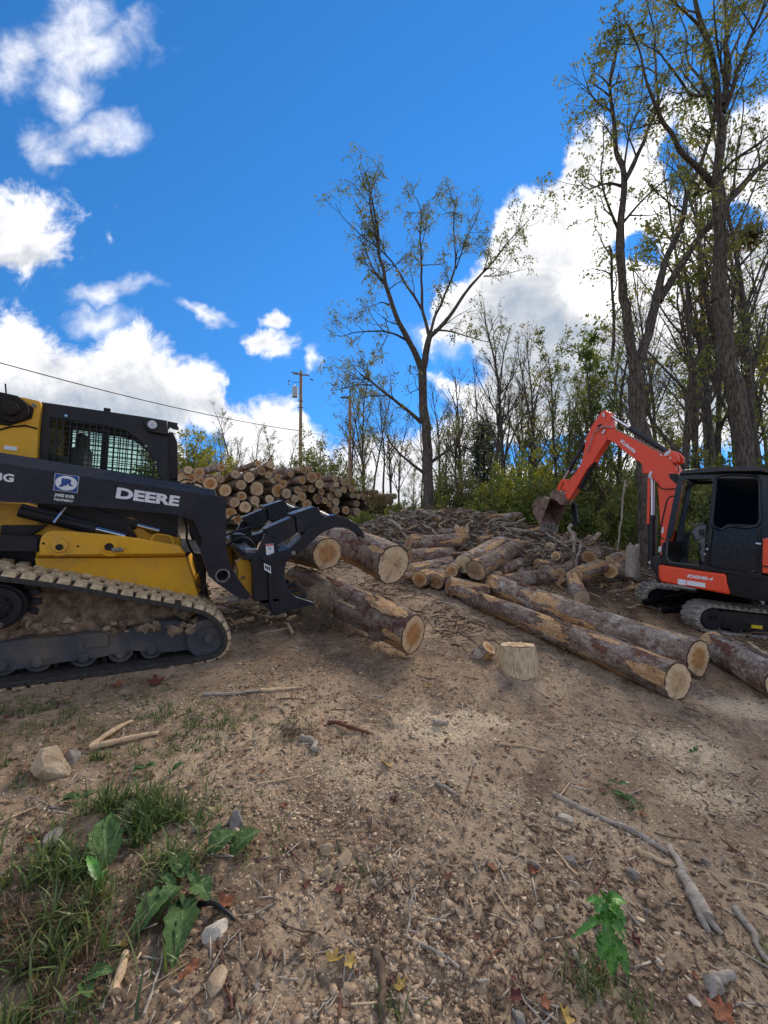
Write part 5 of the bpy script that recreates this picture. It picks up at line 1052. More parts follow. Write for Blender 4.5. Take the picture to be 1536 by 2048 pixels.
hero('locust_tree', 3, 14.0, [
 (S_([(797, 2040), (795, 1900), (790, 1700), (778, 1450), (772, 1330), (768, 1200)], TO, TZ), .215, .15, (0, 0)),
 (S_([(768, 1200), (745, 1130), (690, 1030), (640, 940), (590, 820), (560, 720), (535, 560), (528, 430), (500, 280), (460, 120)], TO, TZ), .125, .014, (0, -1.2)),
 (S_([(768, 1200), (785, 1110), (795, 1040), (805, 1010)], TO, TZ), .13, .11, (0, 0)),
 (S_([(805, 1010), (830, 900), (890, 780), (950, 640), (945, 480), (930, 380), (940, 290), (915, 230)], TO, TZ), .06, .01, (0, .8)),
 (S_([(805, 1010), (880, 940), (950, 850), (1000, 770), (1060, 700), (1130, 620), (1210, 520), (1290, 430), (1340, 380)], TO, TZ), .085, .012, (0, -.6)),
 (S_([(805, 1010), (785, 920), (765, 860), (770, 740), (752, 600), (758, 450), (760, 330), (740, 270), (700, 210)], TO, TZ), .07, .01, (0, .5)),
 (S_([(765, 860), (720, 780), (660, 700), (600, 600), (540, 530), (440, 470), (400, 420), (330, 360), (300, 290)], TO, TZ), .05, .008, (.3, -1.)),
 (S_([(560, 720), (500, 650), (470, 560), (430, 470)], TO, TZ), .04, .012, (-.4, -1.)), 
 (S_([(535, 560), (520, 480), (500, 380), (480, 250), (520, 160), (560, 90)], TO, TZ), .04, .008, (-.8, -1.3)),
 (S_([(950, 640), (1000, 480), (1060, 370), (1100, 260)], TO, TZ), .03, .006, (.4, .8)),
 (S_([(690, 1030), (620, 990), (540, 972), (460, 978), (390, 982), (340, 1010), (268, 990)], TO, TZ), .045, .007, (-.2, -.8)),
 (S_([(830, 970), (920, 975), (1000, 1000), (1090, 1030), (1160, 1040)], TO, TZ), .04, .008, (0, -.9)),
 (S_([(762, 1470), (700, 1410), (620, 1350), (540, 1290), (470, 1230), (435, 1210)], TO, TZ), .075, .03, (0, -1.)),
 (S_([(500, 1268), (420, 1262), (350, 1285), (270, 1300)], TO, TZ), .03, .006, (-.8, -1.3)), (S_([(480, 1235), (470, 1190), (470, 1150)], TO, TZ), .03, .015, (-1., -1.)),
 (S_([(775, 1740), (720, 1700), (660, 1650), (610, 1600), (575, 1540)], TO, TZ), .06, .025, (0, -.8)),
 (S_([(800, 1690), (850, 1660), (900, 1620), (950, 1580), (990, 1510)], TO, TZ), .07, .02, (0, -.7)), (S_([(935, 1585), (1000, 1600), (1040, 1610), (1035, 1660)], TO, TZ), .035, .015, (-.6, -.8)),
 (S_([(780, 1590), (820, 1560), (860, 1520)], TO, TZ), .025, .008, (0, -.3)), (S_([(768, 1280), (720, 1300), (670, 1325)], TO, TZ), .025, .008, (0, -.3)), (S_([(1100, 680), (1180, 680), (1250, 660), (1330, 640)], TO, TZ), .025, .006, (-.3, -.8)), (S_([(590, 835), (560, 822), (535, 820)], TO, TZ), .03, .015, (-.4, -.5)), (S_([(640, 940), (590, 930), (550, 900)], TO, TZ), .03, .01, (-.3, -.6)),
], 'leaf_olive', 'tall forked tree standing alone in the middle above the brush heap', 2.3, gz)
RO, RZ = (1080, 0), 3.368
LEAFP = .46
hero('locust_tree', 5, 9.6, [
 ([(1293, 1110), (1290, 1000), (1283, 900), (1276, 820), (1270, 750)], .215, .17, (0, 0)),
 ([(1270, 750), (1258, 690), (1250, 620), (1245, 560), (1240, 500)], .125, .09, (0, -.2)), 
 (S_([(540, 1680), (535, 1560), (545, 1400), (560, 1240), (530, 1050), (500, 820), (470, 640), (480, 480), (520, 330), (560, 200)], RO, RZ), .10, .015, (-.2, -1.)),
 (S_([(560, 1240), (620, 1120), (680, 970), (740, 860), (790, 750), (800, 690), (780, 560), (790, 400), (770, 250), (730, 80), (710, -60)], RO, RZ), .06, .01, (-.3, .5)),
 (S_([(565, 1210), (575, 1060), (600, 900), (660, 740), (700, 600), (690, 480)], RO, RZ), .03, .006, (-.3, -.9)),
 ([(1270, 750), (1290, 690), (1305, 630), (1315, 590)], .125, .10, (0, .2)),
 (S_([(780, 2021), (820, 1850), (890, 1650), (960, 1430), (1000, 1280), (1060, 1150), (1110, 1020), (1160, 870), (1180, 700)], RO, RZ), .10, .03, (.2, .8)),
 (S_([(800, 2030), (890, 1880), (1000, 1700), (1080, 1590), (1160, 1500)], RO, RZ), .095, .075, (.2, .1)),
 (S_([(1160, 1500), (1230, 1400), (1330, 1280), (1440, 1160), (1560, 1060)], RO, RZ), .075, .05, (.1, -.4)),
 (S_([(525, 1540), (470, 1420), (420, 1270), (405, 1150), (440, 1000), (420, 850)], RO, RZ), .04, .008, (-.1, -.9)), (S_([(550, 1255), (480, 1232), (400, 1240), (330, 1290), (230, 1190)], RO, RZ), .035, .006, (-.3, -1.)),
 (S_([(560, 1500), (640, 1400), (740, 1300), (850, 1200), (950, 1180)], RO, RZ), .035, .006, (-.1, -1.2)), (S_([(500, 760), (440, 720), (370, 690), (320, 600), (280, 450)], RO, RZ), .03, .005, (-.4, -1.)), (S_([(470, 650), (430, 600), (350, 580), (320, 520)], RO, RZ), .022, .005, (-.5, -1.)),
 (S_([(490, 2400), (500, 2200), (490, 2000), (480, 1750), (495, 1690), (465, 1655)], RO, RZ), .04, .03, (.4, -.1)), (S_([(960, 1430), (900, 1400), (840, 1330), (780, 1300), (730, 1240)], RO, RZ), .03, .006, (.2, -.7)),
], 'leaf_olive', 'big tree forking into two trunks right behind the excavator boom', 1.75, gz)
hero('locust_tree', 8, 9.0, [
 ([(1492, 1120), (1485, 930), (1470, 820), (1455, 700), (1447, 640), (1440, 600)], .20, .15, (0, 0)),
 (S_([(1205, 2021), (1200, 1800), (1200, 1600), (1180, 1400), (1160, 1220), (1185, 1050), (1200, 850), (1225, 700), (1215, 600), (1160, 400), (1110, 230), (1060, 80), (1030, -80)], RO, RZ), .155, .035, (0, -.5)),
 (S_([(1160, 1240), (1060, 1130), (960, 1060), (900, 980), (870, 880), (820, 760), (740, 640), (700, 500), (680, 330), (610, 200), (560, 120)], RO, RZ), .075, .008, (0, -1.2)),
 (S_([(1210, 660), (1130, 650), (1020, 640), (960, 580), (930, 520), (850, 400), (760, 330), (680, 290)], RO, RZ), .045, .007, (-.2, -1.1)),
 (S_([(1225, 720), (1260, 600), (1270, 420), (1250, 250), (1250, 80), (1240, -60)], RO, RZ), .08, .03, (-.2, .6)), (S_([(1235, 760), (1300, 600), (1350, 400), (1420, 250), (1480, 120), (1530, -40)], RO, RZ), .06, .02, (-.2, -.8)),
 (S_([(1225, 1420), (1300, 1320), (1390, 1230), (1480, 1120), (1560, 1080)], RO, RZ), .075, .04, (0, .5)), (S_([(1200, 1190), (1260, 1110), (1330, 1050), (1440, 1000), (1560, 900)], RO, RZ), .045, .02, (0, -.8)),
 (S_([(1250, 580), (1200, 350), (1180, 180), (1170, 0)], RO, RZ), .04, .012, (-.3, -1.)), (S_([(1110, 230), (1030, 130), (940, 40), (850, -30)], RO, RZ), .035, .01, (-.4, -1.2)), (S_([(1270, 420), (1330, 270), (1400, 100), (1440, -40)], RO, RZ), .03, .008, (0, .8)), (S_([(1150, 700), (1060, 480), (1010, 440), (980, 200), (900, 0)], RO, RZ), .035, .01, (-.2, .8)),
 (S_([(1300, 1310), (1340, 1000), (1370, 750), (1360, 500)], RO, RZ), .03, .008, (0, .8)), (S_([(1240, 1600), (1350, 1550), (1480, 1530)], RO, RZ), .025, .008, (0, -.6)), (S_([(1160, 1280), (1050, 1340), (990, 1400), (900, 1380)], RO, RZ), .03, .006, (0, -.8)), 
], 'leaf_olive', 'thick-trunked tree rising beyond the top right of the frame above the excavator cab', 1.7, gz)
# ---- procedural woodland behind
def proto(seed, Hh, kids, leafm, leafp, size, nl=2, r0=.12, lev=2, up=.10, first=.3, nb=16, spread=(.35, .8), Lr=.36, lean=.05, wig=.14, wood='tree_bark'):
    T = Tree(seed); r = T.r; k = 12; q = np.zeros(3); v = unit((r.gauss(0, lean), r.gauss(0, lean), 1)); pts = [q - v * .3]
    for i in range(k): v = unit(v + np.array([r.gauss(0, .06), r.gauss(0, .06), .03])); q = q + v * Hh / k; pts.append(q)
    pts = np.array(pts); u = np.linspace(0, 1, k + 1); R = r0 * (1 - .88 * u) + .004; T.tube(pts, R, 8)
    for j in range(nb):
        f = first + (1 - first) * (j + r.random()) / nb; i0 = min(int(f * k), k - 1); b = pts[i0] + (pts[i0 + 1] - pts[i0]) * (f * k - i0); a = r.uniform(0, 2 * PI); sp = r.uniform(*spread) * (1.15 - .4 * f)
        T.grow(b, np.array([math.cos(a) * math.sin(sp), math.sin(a) * math.sin(sp), math.cos(sp)]), Hh * Lr * (1.15 - .85 * f) * r.uniform(.7, 1.2), R[i0] * .55, lev, {'wig': wig, 'up': up * .4, 'kids': kids, 'spread': (.3, .8), 'ratio': (.35, .62), 'leaf': leafp, 'nl': nl, 'size': size, 'leaflev': 1})
    return T
SPEC = [('bare_tree', dict(seed=21, Hh=10, kids=[0, 4, 5], leafm='leaf_brown', leafp=.10, size=.06, nb=18), 'bare thin grey tree'), ('bare_tree', dict(seed=22, Hh=10, kids=[0, 4, 5], leafm='leaf_olive', leafp=.3, size=.06, nb=16, spread=(.2, .55)), 'nearly bare slim tree'),
 ('leafy_tree', dict(seed=23, Hh=10, kids=[0, 4, 4], leafm='leaf_olive', leafp=.85, size=.075, nl=3, nb=16), 'thin olive-leaved tree'), ('leafy_tree', dict(seed=24, Hh=10, kids=[0, 4, 4], leafm='leaf_green', leafp=.9, size=.085, nl=4, nb=18, first=.15), 'green leafy tree'),
 ('bare_tree', dict(seed=25, Hh=10, kids=[0, 3, 5], leafm='leaf_olive', leafp=.22, size=.06, nb=12, first=.45, r0=.10), 'tall bare-stemmed tree'), ('leafy_tree', dict(seed=26, Hh=10, kids=[0, 4, 4], leafm='leaf_yellow', leafp=.9, size=.09, nl=3, nb=14, first=.35), 'yellow-green leafy tree')]
PROTO = []
for nm, kw, ds in SPEC:
    lm_ = kw['leafm']; T = proto(**kw); PROTO.append([T.build(nm, lm_, 'x'), ds, False])
TREC = []
def place_tree(k, px, Y, ytop, zone):
    rt, ds, used = PROTO[k]; o = rt if not used else copytree(rt); PROTO[k][2] = True
    x = (px - 768) / FPX * Y; g0 = float(Hbase(x, Y)); top = at(px, ytop, Y)[2]; hgt = max(1.5, top - g0); s = hgt / 10.; o.location = (x, Y, g0 - .1); o.rotation_euler = (0, 0, random.uniform(0, 2 * PI)); w_ = s * random.uniform(.85, 1.1) if s < 1.1 else s ** .5 * random.uniform(.95, 1.15); o.scale = (w_, w_, s)
    o['category'] = 'tree'; o['group'] = 'trees in the wood behind the clearing'; TREC.append((o, ds, zone, px)); return o
prof_ = [(340, 862), (420, 850), (480, 815), (560, 875), (620, 880), (680, 800), (720, 775), (790, 790), (860, 830), (900, 735), (960, 700), (1010, 650), (1060, 690), (1120, 720), (1180, 690), (1240, 640), (1300, 560), (1400, 420), (1540, 330)]
ytf = lambda p: np.interp(p, [a for a, b in prof_], [b for a, b in prof_])
zn = lambda p: 'left behind the log stack' if p < 560 else 'behind the utility poles' if p < 740 else 'beside the lone forked tree' if p < 900 else 'left of the excavator arm' if p < 1110 else 'behind the excavator boom' if p < 1330 else 'behind the excavator cab'
rt_ = random.Random(77)
for px, Y, dy, k in [(485, 22, 0, 1), (505, 25, 20, 0), (545, 24, 10, 2), (440, 23, 30, 0), (395, 21, 40, 3), (720, 20, -40, 2), (960, 19, 10, 1), (1008, 17, -35, 0), (930, 20, 20, 0), (700, 22, 0, 0), (1060, 21, 0, 0), (1130, 15, -20, 2), (1175, 16, 10, 2), (1495, 12, -160, 4), (1400, 14, -60, 4), (1350, 13, 0, 2), (1520, 14, -200, 4), (1440, 15, -60, 0), (1240, 14, 50, 3)]:
    place_tree(k, px, Y, ytf(px) + dy, zn(px))
for i in range(66):
    px = 350 + 1230 * (i + rt_.random()) / 66; px += 22 * (688 < px < 712); Y = rt_.uniform(17, 34) if px < 1150 else rt_.uniform(13, 30); far_ = (Y - 13) / 20
    k = rt_.choices([0, 1, 2, 3, 4, 5], [3.5, 3.5, 2.5, .5 + (860 < px < 1150) * .6, 3, .3 + (px > 1250) * 1.])[0]; yt = ytf(px) + rt_.uniform(-10, 110) + (110 + 120 * (px > 1200) if k in (2, 3, 5) else 0)
    place_tree(k, px, Y, min(yt, 930), zn(px))
for rt, ds, us in PROTO:
    if not us:
        for ch in list(rt.children): bpy.data.objects.remove(ch)
        bpy.data.objects.remove(rt)
# shrubs
def shrub(seed, mt, n=2600, s=.05, R=2.):
    T = Tree(seed); r = T.r
    for j in range(20):
        a = r.uniform(0, 2 * PI); sp = r.uniform(.05, .95); T.grow(np.array([r.gauss(0, .12), r.gauss(0, .12), -.05]), np.array([math.cos(a) * math.sin(sp), math.sin(a) * math.sin(sp), math.cos(sp)]), R * r.uniform(.55, 1.15), .014, 3, {'wig': .18, 'up': .03, 'kids': [0, 3, 4, 5], 'spread': (.3, .9), 'ratio': (.35, .6), 'leaf': .95, 'nl': 2, 'size': s, 'leaflev': 1})
    return T
SH = [(shrub(41, 0).build('shrub', 'leaf_green', 'x', 'shrub', wname='stems'), 'dark green'), (shrub(42, 0, s=.055).build('shrub', 'leaf_yellow', 'x', 'shrub', wname='stems'), 'yellow-green'), (shrub(43, 0, s=.045).build('shrub', 'leaf_olive', 'x', 'shrub', wname='stems'), 'olive'), (shrub(44, 0, s=.04).build('shrub', 'leaf_brown', 'x', 'shrub', wname='stems'), 'brownish')]
used = [False] * 4; SREC = []
def put_shrub(k, px, Y, ytop, wpx, zone):
    o = SH[k][0] if not used[k] else copytree(SH[k][0]); used[k] = True; x = (px - 768) / FPX * Y; g0 = float(Hbase(x, Y)); h_ = max(.4, at(px, ytop, Y)[2] - g0); w_ = wpx / 2 * Y / FPX
    o.location = (x, Y, g0 - .05); sc_ = h_ / 2.1; w_ = min(max(w_ / 1.7, sc_ * .75), sc_ * 1.4); o.scale = (w_, w_, sc_); o.rotation_euler = (0, 0, random.uniform(0, 6)); o['group'] = 'shrubs along the edge of the clearing'; o['category'] = 'shrub'; SREC.append((o, SH[k][1] + ' shrub', zone, px))
for px, Y, yt, wp, k in [(375, 16, 895, 70, 1), (410, 17, 905, 60, 1), (345, 17, 900, 60, 2), (730, 11.5, 1018, 70, 0), (775, 11.8, 1030, 50, 0), (800, 17, 1000, 60, 0), (700, 19, 960, 80, 2), (620, 20, 950, 70, 3), (640, 21, 900, 60, 2), (880, 15, 985, 80, 0), (930, 16, 965, 90, 3), (970, 14.5, 1005, 70, 3), (1010, 14, 965, 110, 1), (1055, 13, 940, 110, 0), (1090, 14, 940, 120, 1), (1030, 17, 930, 90, 0), (1120, 12.5, 985, 120, 0), (1160, 13.5, 970, 100, 3), (1190, 12, 1010, 110, 0), (1240, 12.5, 975, 100, 0), (1215, 15, 940, 100, 2), (1180, 16, 960, 100, 0), (1285, 14, 960, 90, 0), (1330, 13, 985, 100, 0), (1380, 12, 950, 110, 2), (1420, 13, 935, 120, 0), (1470, 12, 950, 120, 2), (1530, 13, 900, 130, 0), (1130, 18, 930, 110, 1), (1250, 18, 930, 110, 2), (1350, 17, 925, 120, 1), (840, 18, 1000, 80, 2), (760, 18, 985, 70, 3), (900, 18, 940, 80, 2), (560, 22, 930, 70, 3), (480, 22, 930, 70, 3), (1345, 10.8, 1010, 80, 0), (1270, 11.2, 1030, 80, 0)]:
    put_shrub(k, px, Y, yt, wp, zn(px))
# dark pine in the middle distance
T = Tree(61); r = T.r; T.tube([(0, 0, -.3), (0, 0, 3), (.05, 0, 6), (.0, .05, 9.6)], [.16, .13, .09, .02], 9)
for j in range(58):
    f = .25 + .75 * j / 58; z_ = 9.6 * f; a = j * 2.4; Lb = 2.1 * (1.08 - f) ** .7 * r.uniform(.45, 1.25) + .3; P = np.array([(math.cos(a) * Lb * s_, math.sin(a) * Lb * s_, z_ + .25 * Lb * s_ - .1 * Lb * s_ * s_) for s_ in np.linspace(0, 1, 6)]); T.tube(P, np.linspace(.03, .005, 6), 4)
    for s_ in np.linspace(.25, 1, int(9 * Lb) + 3):
        for _ in range(26): c_ = np.array([math.cos(a) * Lb * s_, math.sin(a) * Lb * s_, z_ + .2 * Lb * s_]); T.L.append((c_[0] + r.gauss(0, .24), c_[1] + r.gauss(0, .24), c_[2] + r.gauss(0, .16), r.uniform(.04, .085)))
pn = T.build('pine_tree', 'needle', 'dark green pine in the gap between the lone tree and the excavator arm'); Y = 23.; x = (968 - 768) / FPX * Y; g0 = float(Hbase(x, Y)); pn.location = (x, Y, g0); s_ = (at(968, 838, Y)[2] - g0) / 9.8; pn.scale = (s_ * 1.1, s_ * 1.1, s_)
for ch in pn.children:
    if ch.name.startswith('crown'):
        pass
# labels: every tree and shrub by its kind and rank within its stretch of the wood
for REC in (TREC, SREC):
    grp = {}
    for o, ds, z_, px in REC: grp.setdefault((ds, z_), []).append((px, o))
    for (ds, z_), L in grp.items():
        L.sort(key=lambda q: q[0])
        for i, (px, o) in enumerate(L): o['label'] = ('%s %s' % (ds, z_)) if len(L) == 1 else '%s %s, %s of %d from left' % (ds, z_, ordw(i), len(L))
# unreadable mass of undergrowth and far wood
n = 52000; X = RNG.uniform(-34, 44, n); Y = RNG.uniform(20, 46, n); hh = RNG.beta(1.1, 2.4, n) * (2.3 + 1.2 * fbm(X / 5, Y / 5, o=2)); 
L = np.stack([X, Y, Hbase(X, Y) + hh * (1 - .35 * (X < 2)), RNG.uniform(.07, .15, n)], -1)
tag(link('undergrowth', leafmesh(L, 'leaf_olive', 9, .5, 'undergrowth')), 'dark olive undergrowth filling the floor of the wood', 'undergrowth', kind='stuff')
n = 11000; X = RNG.uniform(1.5, 16, n); Y = RNG.uniform(12.6, 20, n); hh = RNG.beta(1., 2.2, n) * 1.7
L = np.stack([X, Y, Hbase(X, Y) + hh, RNG.uniform(.04, .09, n)], -1)
tag(link('weeds', leafmesh(L, 'leaf_green', 10, .5, 'weeds')), 'tall green weeds at the edge of the clearing', 'weeds', kind='stuff')
# squirrel nest in the right-hand trees
T = Tree(71); T.L = [(*(np.array([T.r.gauss(0, .13), T.r.gauss(0, .13), T.r.gauss(0, .15)])), .06) for _ in range(700)]
o = link('squirrel_nest', leafmesh(T.L, 'leaf_brown', 3, .5, 'squirrel_nest'), loc=tuple(at(1503, 472, 11.5))); tag(o, 'dark ball of leaves wedged in a thin trunk at the right edge', 'nest')
# ================================================================ UTILITY POLES AND WIRES
flat('pole_wood', (.33, .215, .135), .9, 0, .5, .3, 8)
flat('insulator', (.07, .05, .05), .4); flat('can_grey', (.42, .44, .45), .4, .3)
def pole(px, ytop, Y, label, gear):
    top = at(px, ytop, Y); base = np.array([top[0], top[1], float(Hbase(top[0], top[1])) - .3]); root = empty('utility_pole', base, label=label, cat='utility pole'); h_ = top[2] - base[2]
    MB().tube([(0, 0, 0), (0, 0, h_)], [.17 * min(1, Y / 33), .12 * min(1, Y / 33)], 14).build('pole', 'pole_wood', root); s = Y / FPX
    if gear:
        b = MB().box((0, -.13, h_ - .35), (1.3, .1, .1), 0, [[.97, .0, .0], [0, 1, 0], [-.12, 0, 1]]); b.build('crossarm', 'pole_wood', root)
        for dx, dz in ((-.62, -.2), (.6, -.42), (-.3, -.24), (.95, -.8)): MB().cyl((dx - .15, -.13, h_ + dz + .05), (dx + .15, -.13, h_ + dz - .05), .045, 10).build('insulator', 'insulator', root)
        MB().cyl((-.48, -.1, h_ - 2.3), (-.48, -.1, h_ - 1.45), .24, 20).cyl((-.48, -.1, h_ - 1.45), (-.48, -.1, h_ - 1.2), .05, 8).cyl((-.62, -.1, h_ - 1.45), (-.62, -.1, h_ - 1.25), .04, 8).build('transformer', 'can_grey', root, .02)
        b = MB(); P = [(-.95 + .12 * math.cos(a), 0, h_ - 1.0 + .22 * math.sin(a)) for a in np.linspace(1.3, 5., 9)]; b.tube(P, .035, 6); b.cyl((-.8, 0, h_ - .95), (0, 0, h_ - 1.0), .02, 6); b.build('cutout_switch', 'insulator', root)
        for dz in (-2.65, -3.2): MB().box((.0, -.12, h_ + dz), (.5, .05, .05)).build('bracket', 'insulator', root)
    else: MB().box((-.2, 0, h_ - .05), (.5, .06, .08)).build('crossarm', 'insulator', root)
    return top
Tp1 = pole(602, 742, 33, 'utility pole with a grey transformer can standing behind the log stack', True)
Tp2 = pole(700, 793, 19, 'plain utility pole right of the one with the transformer can', False)
def wire(a, b, sag, label, r=.018):
    a, b = np.array(a), np.array(b); P = [a + (b - a) * s_ - np.array([0, 0, sag * 4 * s_ * (1 - s_)]) for s_ in np.linspace(0, 1, 40)]
    o = MB().tube(P, r, 5).build('power_line', 'insulator'); tag(o, label, 'power line')
wire(at(-260, 650, 16), at(602, 862, 33), .5, 'thick cable crossing the clouds from the left edge down to the first utility pole', .028)
wire(at(602, 862, 33), at(900, 905, 60), .3, 'cable running right from the first utility pole into the trees')
# ================================================================ GROUND LITTER
def stick(name, pts, r, mt, label, cat, group=None, n=7, parent=None, fork=None, rough=.25):
    P = np.array(pts, float); S = np.concatenate([[0], np.cumsum(np.linalg.norm(np.diff(P, axis=0), axis=1))]); k = max(7, int(S[-1] / .03)); k = min(k, 30); q = np.linspace(0, S[-1], k); Q = np.stack([np.interp(q, S, P[:, j]) for j in range(3)], -1)
    for _ in range(2): Q[1:-1] = (Q[:-2] + 2 * Q[1:-1] + Q[2:]) / 4
    u = q / S[-1]; rm = float(np.mean(r)) * (.35 if name in ('split_stick', 'split_wood') else 1.); sd_ = random.random() * 50; Q[:, 0] += fbm(u * 5 + sd_, u * 0, o=2) * rm * 1.3; Q[:, 1] += fbm(u * 4 + sd_, u * 0 + 9, o=2) * rm * 1.3; R = np.interp(u, [0, 1], r if hasattr(r, '__len__') else [r, r * .6])
    R = R * (1 + rough * fbm(u * 14 + sd_, u * 0 + 4, o=2)); c0 = Q[0].copy(); b = MB().tube(Q - c0, R, n)
    if fork: 
        for f in fork: b.tube(np.array(f) - c0, np.linspace(R[-1] * .7, R[-1] * .3, len(f)), n)
    o = b.build(name, mt, None, 0, 60); o.location = c0; tag(o, label, cat, group); return o
def gstick(x0, y0, x1, y1, wpx, mt, label, cat='stick', name='stick', lift=.0, group=None, **kw):
    a, b = gp(x0, y0), gp(x1, y1); z_ = math.hypot(*a[:2]); r = wpx / 2 * np.linalg.norm(a - CAM) / FPX; n = 5; P = []
    for s_ in np.linspace(0, 1, n): p = a + (b - a) * s_; p[2] = float(H(p[0], p[1])) + r * .6 + lift * math.sin(PI * s_); P.append(p)
    return stick(name, P, r, mt, label, cat, group, **kw)
# pale driftwood branch with forked end
a, b = gp(1342, 1690), gp(1412, 1838); md = gp(1368, 1762); c_ = b + (b - md) * .10
P = [a + [0, 0, .015], (a + md) / 2 + [0, 0, .025], md + [0, 0, .022], (md + b) / 2 + [0, 0, .022], b + [0, 0, .02]]
stick('branch', P, [.013, .031], 'grey_stick', 'pale grey forked dead branch lying at lower right', 'branch', None, 14, fork=[[P[-2] + [0, 0, .003], b + [.012, -.012, .018], b + [.028, -.045, .006]], [P[-2], b + [-.02, -.012, .018], b + [-.018, -.04, .006]]], rough=.2)
gstick(1105, 1590, 1270, 1660, 8, 'grey_stick', 'long grey split slat lying across the dirt above the pale forked branch', 'split stick', 'split_stick')
gstick(1235, 1640, 1335, 1700, 9, 'grey_stick', 'bluish-grey slat continuing down right from the long split slat', 'split stick', 'split_stick')
gstick(1275, 1695, 1340, 1730, 8, 'pale_split', 'short pale split stick left of the pale forked branch tip', 'stick')
gstick(1462, 1815, 1545, 1925, 9, 'grey_stick', 'grey stick running out of the frame at lower right', 'stick')
gstick(1150, 1905, 1200, 2010, 7, 'grey_stick', 'thin grey twig left of the small green sapling', 'twig', 'twig')
gstick(178, 1500, 262, 1447, 9, 'pale_split', 'upper prong of pale split wood right of the big rock', 'split wood', 'split_wood', lift=.02)
gstick(178, 1502, 315, 1470, 10, 'pale_split', 'lower prong of pale split wood right of the big rock', 'split wood', 'split_wood', lift=.01)
gstick(225, 1995, 252, 1912, 13, 'pale_split', 'short tan slat at the lower left below the broad leaves', 'split stick', 'split_stick')
gstick(865, 1448, 900, 1446, 11, 'grey_stick', 'short grey-green bark stick on the pale sawdust patch', 'stick')
gstick(655, 1447, 735, 1470, 8, 'red_bark', 'dark curled bark strip left of the sawdust patch', 'bark strip', 'bark_strip', lift=.02)
gstick(605, 1478, 632, 1505, 12, 'grey_stick', 'short blue-grey stub below the dark tangle', 'stick')
gstick(1000, 1490, 1090, 1510, 5, 'pale_split', 'thin pale stick in the centre of the foreground', 'stick'); gstick(870, 1565, 915, 1592, 7, 'grey_stick', 'short grey stick just left of the centre foreground', 'stick')
gstick(752, 1905, 770, 2030, 13, 'brown_stick', 'dark half buried stick at the bottom centre', 'stick', name='buried_stick'); gstick(1415, 1975, 1465, 1955, 16, 'grey_stick', 'thick short grey stub near the lower right corner', 'stick')
gstick(405, 1395, 540, 1385, 6, 'grey_stick', 'thin stick on the ground in front of the loader track', 'stick'); gstick(520, 1390, 600, 1378, 7, 'pale_split', 'pale stick right of the loader track', 'stick')
# random individual sticks
mts = [('grey_stick', 'grey'), ('brown_stick', 'dark brown'), ('pale_split', 'pale split'), ('red_bark', 'reddish bark')]
SK = []
rk = random.Random(99)
for i in range(150):
    px = rk.uniform(20, 1520); py = 1400 + 640 * rk.random() ** .9 if i < 85 else rk.uniform(1225, 1400)
    if i >= 85 and (px < 470 or (1180 < px)): px = rk.uniform(500, 1180)
    ln = rk.uniform(.05, .24); a = rk.uniform(0, PI); c = gp(px, py); d = np.array([math.cos(a), math.sin(a), 0]) * ln / 2; k = rk.choices([0, 1, 2, 3], [4, 3, 3, 2])[0]; P = []
    for s_ in (-1, -.4, .3, 1): p = c + d * s_; p[2] = float(H(p[0], p[1])) + .005; P.append(p)
    o = stick('stick', P, rk.uniform(.0022, .0065), mts[k][0], 'x', 'stick', 'small sticks scattered on the dirt', 6); SK.append((o, mts[k][1] + ' stick', px, py))
def bands(REC, noun_where):
    g = {}
    for o, ds, px, py in REC:
        bd = 'along the bottom edge of the view' if py > 1830 else 'in the near foreground' if py > 1640 else 'in the middle foreground' if py > 1460 else 'in front of the long logs' if py > 1330 else 'between the loader and the log piles'
        g.setdefault((ds, bd), []).append((px, o))
    for (ds, bd), L in g.items():
        L.sort(key=lambda q: q[0])
        for i, (px, o) in enumerate(L): o['label'] = '%s %s, %s of %d from the left' % (ds, bd, ordw(i), len(L)) if len(L) > 1 else 'only %s %s' % (ds, bd)
bands(SK, '')
# fallen leaves
leafcols = {'rust': (.22, .075, .032), 'yellow': (.34, .22, .05), 'dark red': (.12, .03, .022), 'brown': (.16, .095, .055)}
for k_, v_ in leafcols.items(): flat('leaf_' + k_.replace(' ', '_'), v_, .7, 0, .3, .4, 30)
def lobed(n=22, lob=.25, asp=.75, k=5):
    P = []
    for i in range(n):
        a = 2 * PI * i / n; r_ = (1 + lob * math.cos(k * a)) * .5; P.append((r_ * math.cos(a), r_ * math.sin(a) * asp))
    return P
def leafobj(p, s, mt, seed, lob=.25):
    r = random.Random(seed); O_ = lobed(lob=lob); cu = r.uniform(.4, 1.6); a = r.uniform(0, 2 * PI); V = [(0, 0, .12 * cu)]; 
    for f in (.5, 1.):
        for x, y in O_: X_, Y_ = x * f, y * f; V.append((X_, Y_, cu * (Y_ * Y_ * 1.6 + .5 * X_ * X_) + r.uniform(-.05, .05) * f + .05))
    n = len(O_); F = [(0, 1 + i, 1 + (i + 1) % n) for i in range(n)] + [(1 + i, 1 + n + i, 1 + n + (i + 1) % n, 1 + (i + 1) % n) for i in range(n)]
    V = np.array(V) * s; R = np.array([[math.cos(a), -math.sin(a), 0], [math.sin(a), math.cos(a), 0], [0, 0, 1]]); tx = r.uniform(-.5, .5); Rx = np.array([[1, 0, 0], [0, math.cos(tx), -math.sin(tx)], [0, math.sin(tx), math.cos(tx)]])
    b = MB().add(V @ (R @ Rx).T, F); o = b.build('fallen_leaf', mt, None, 0, 180, fixn=False); o.location = p; return o
LR = []
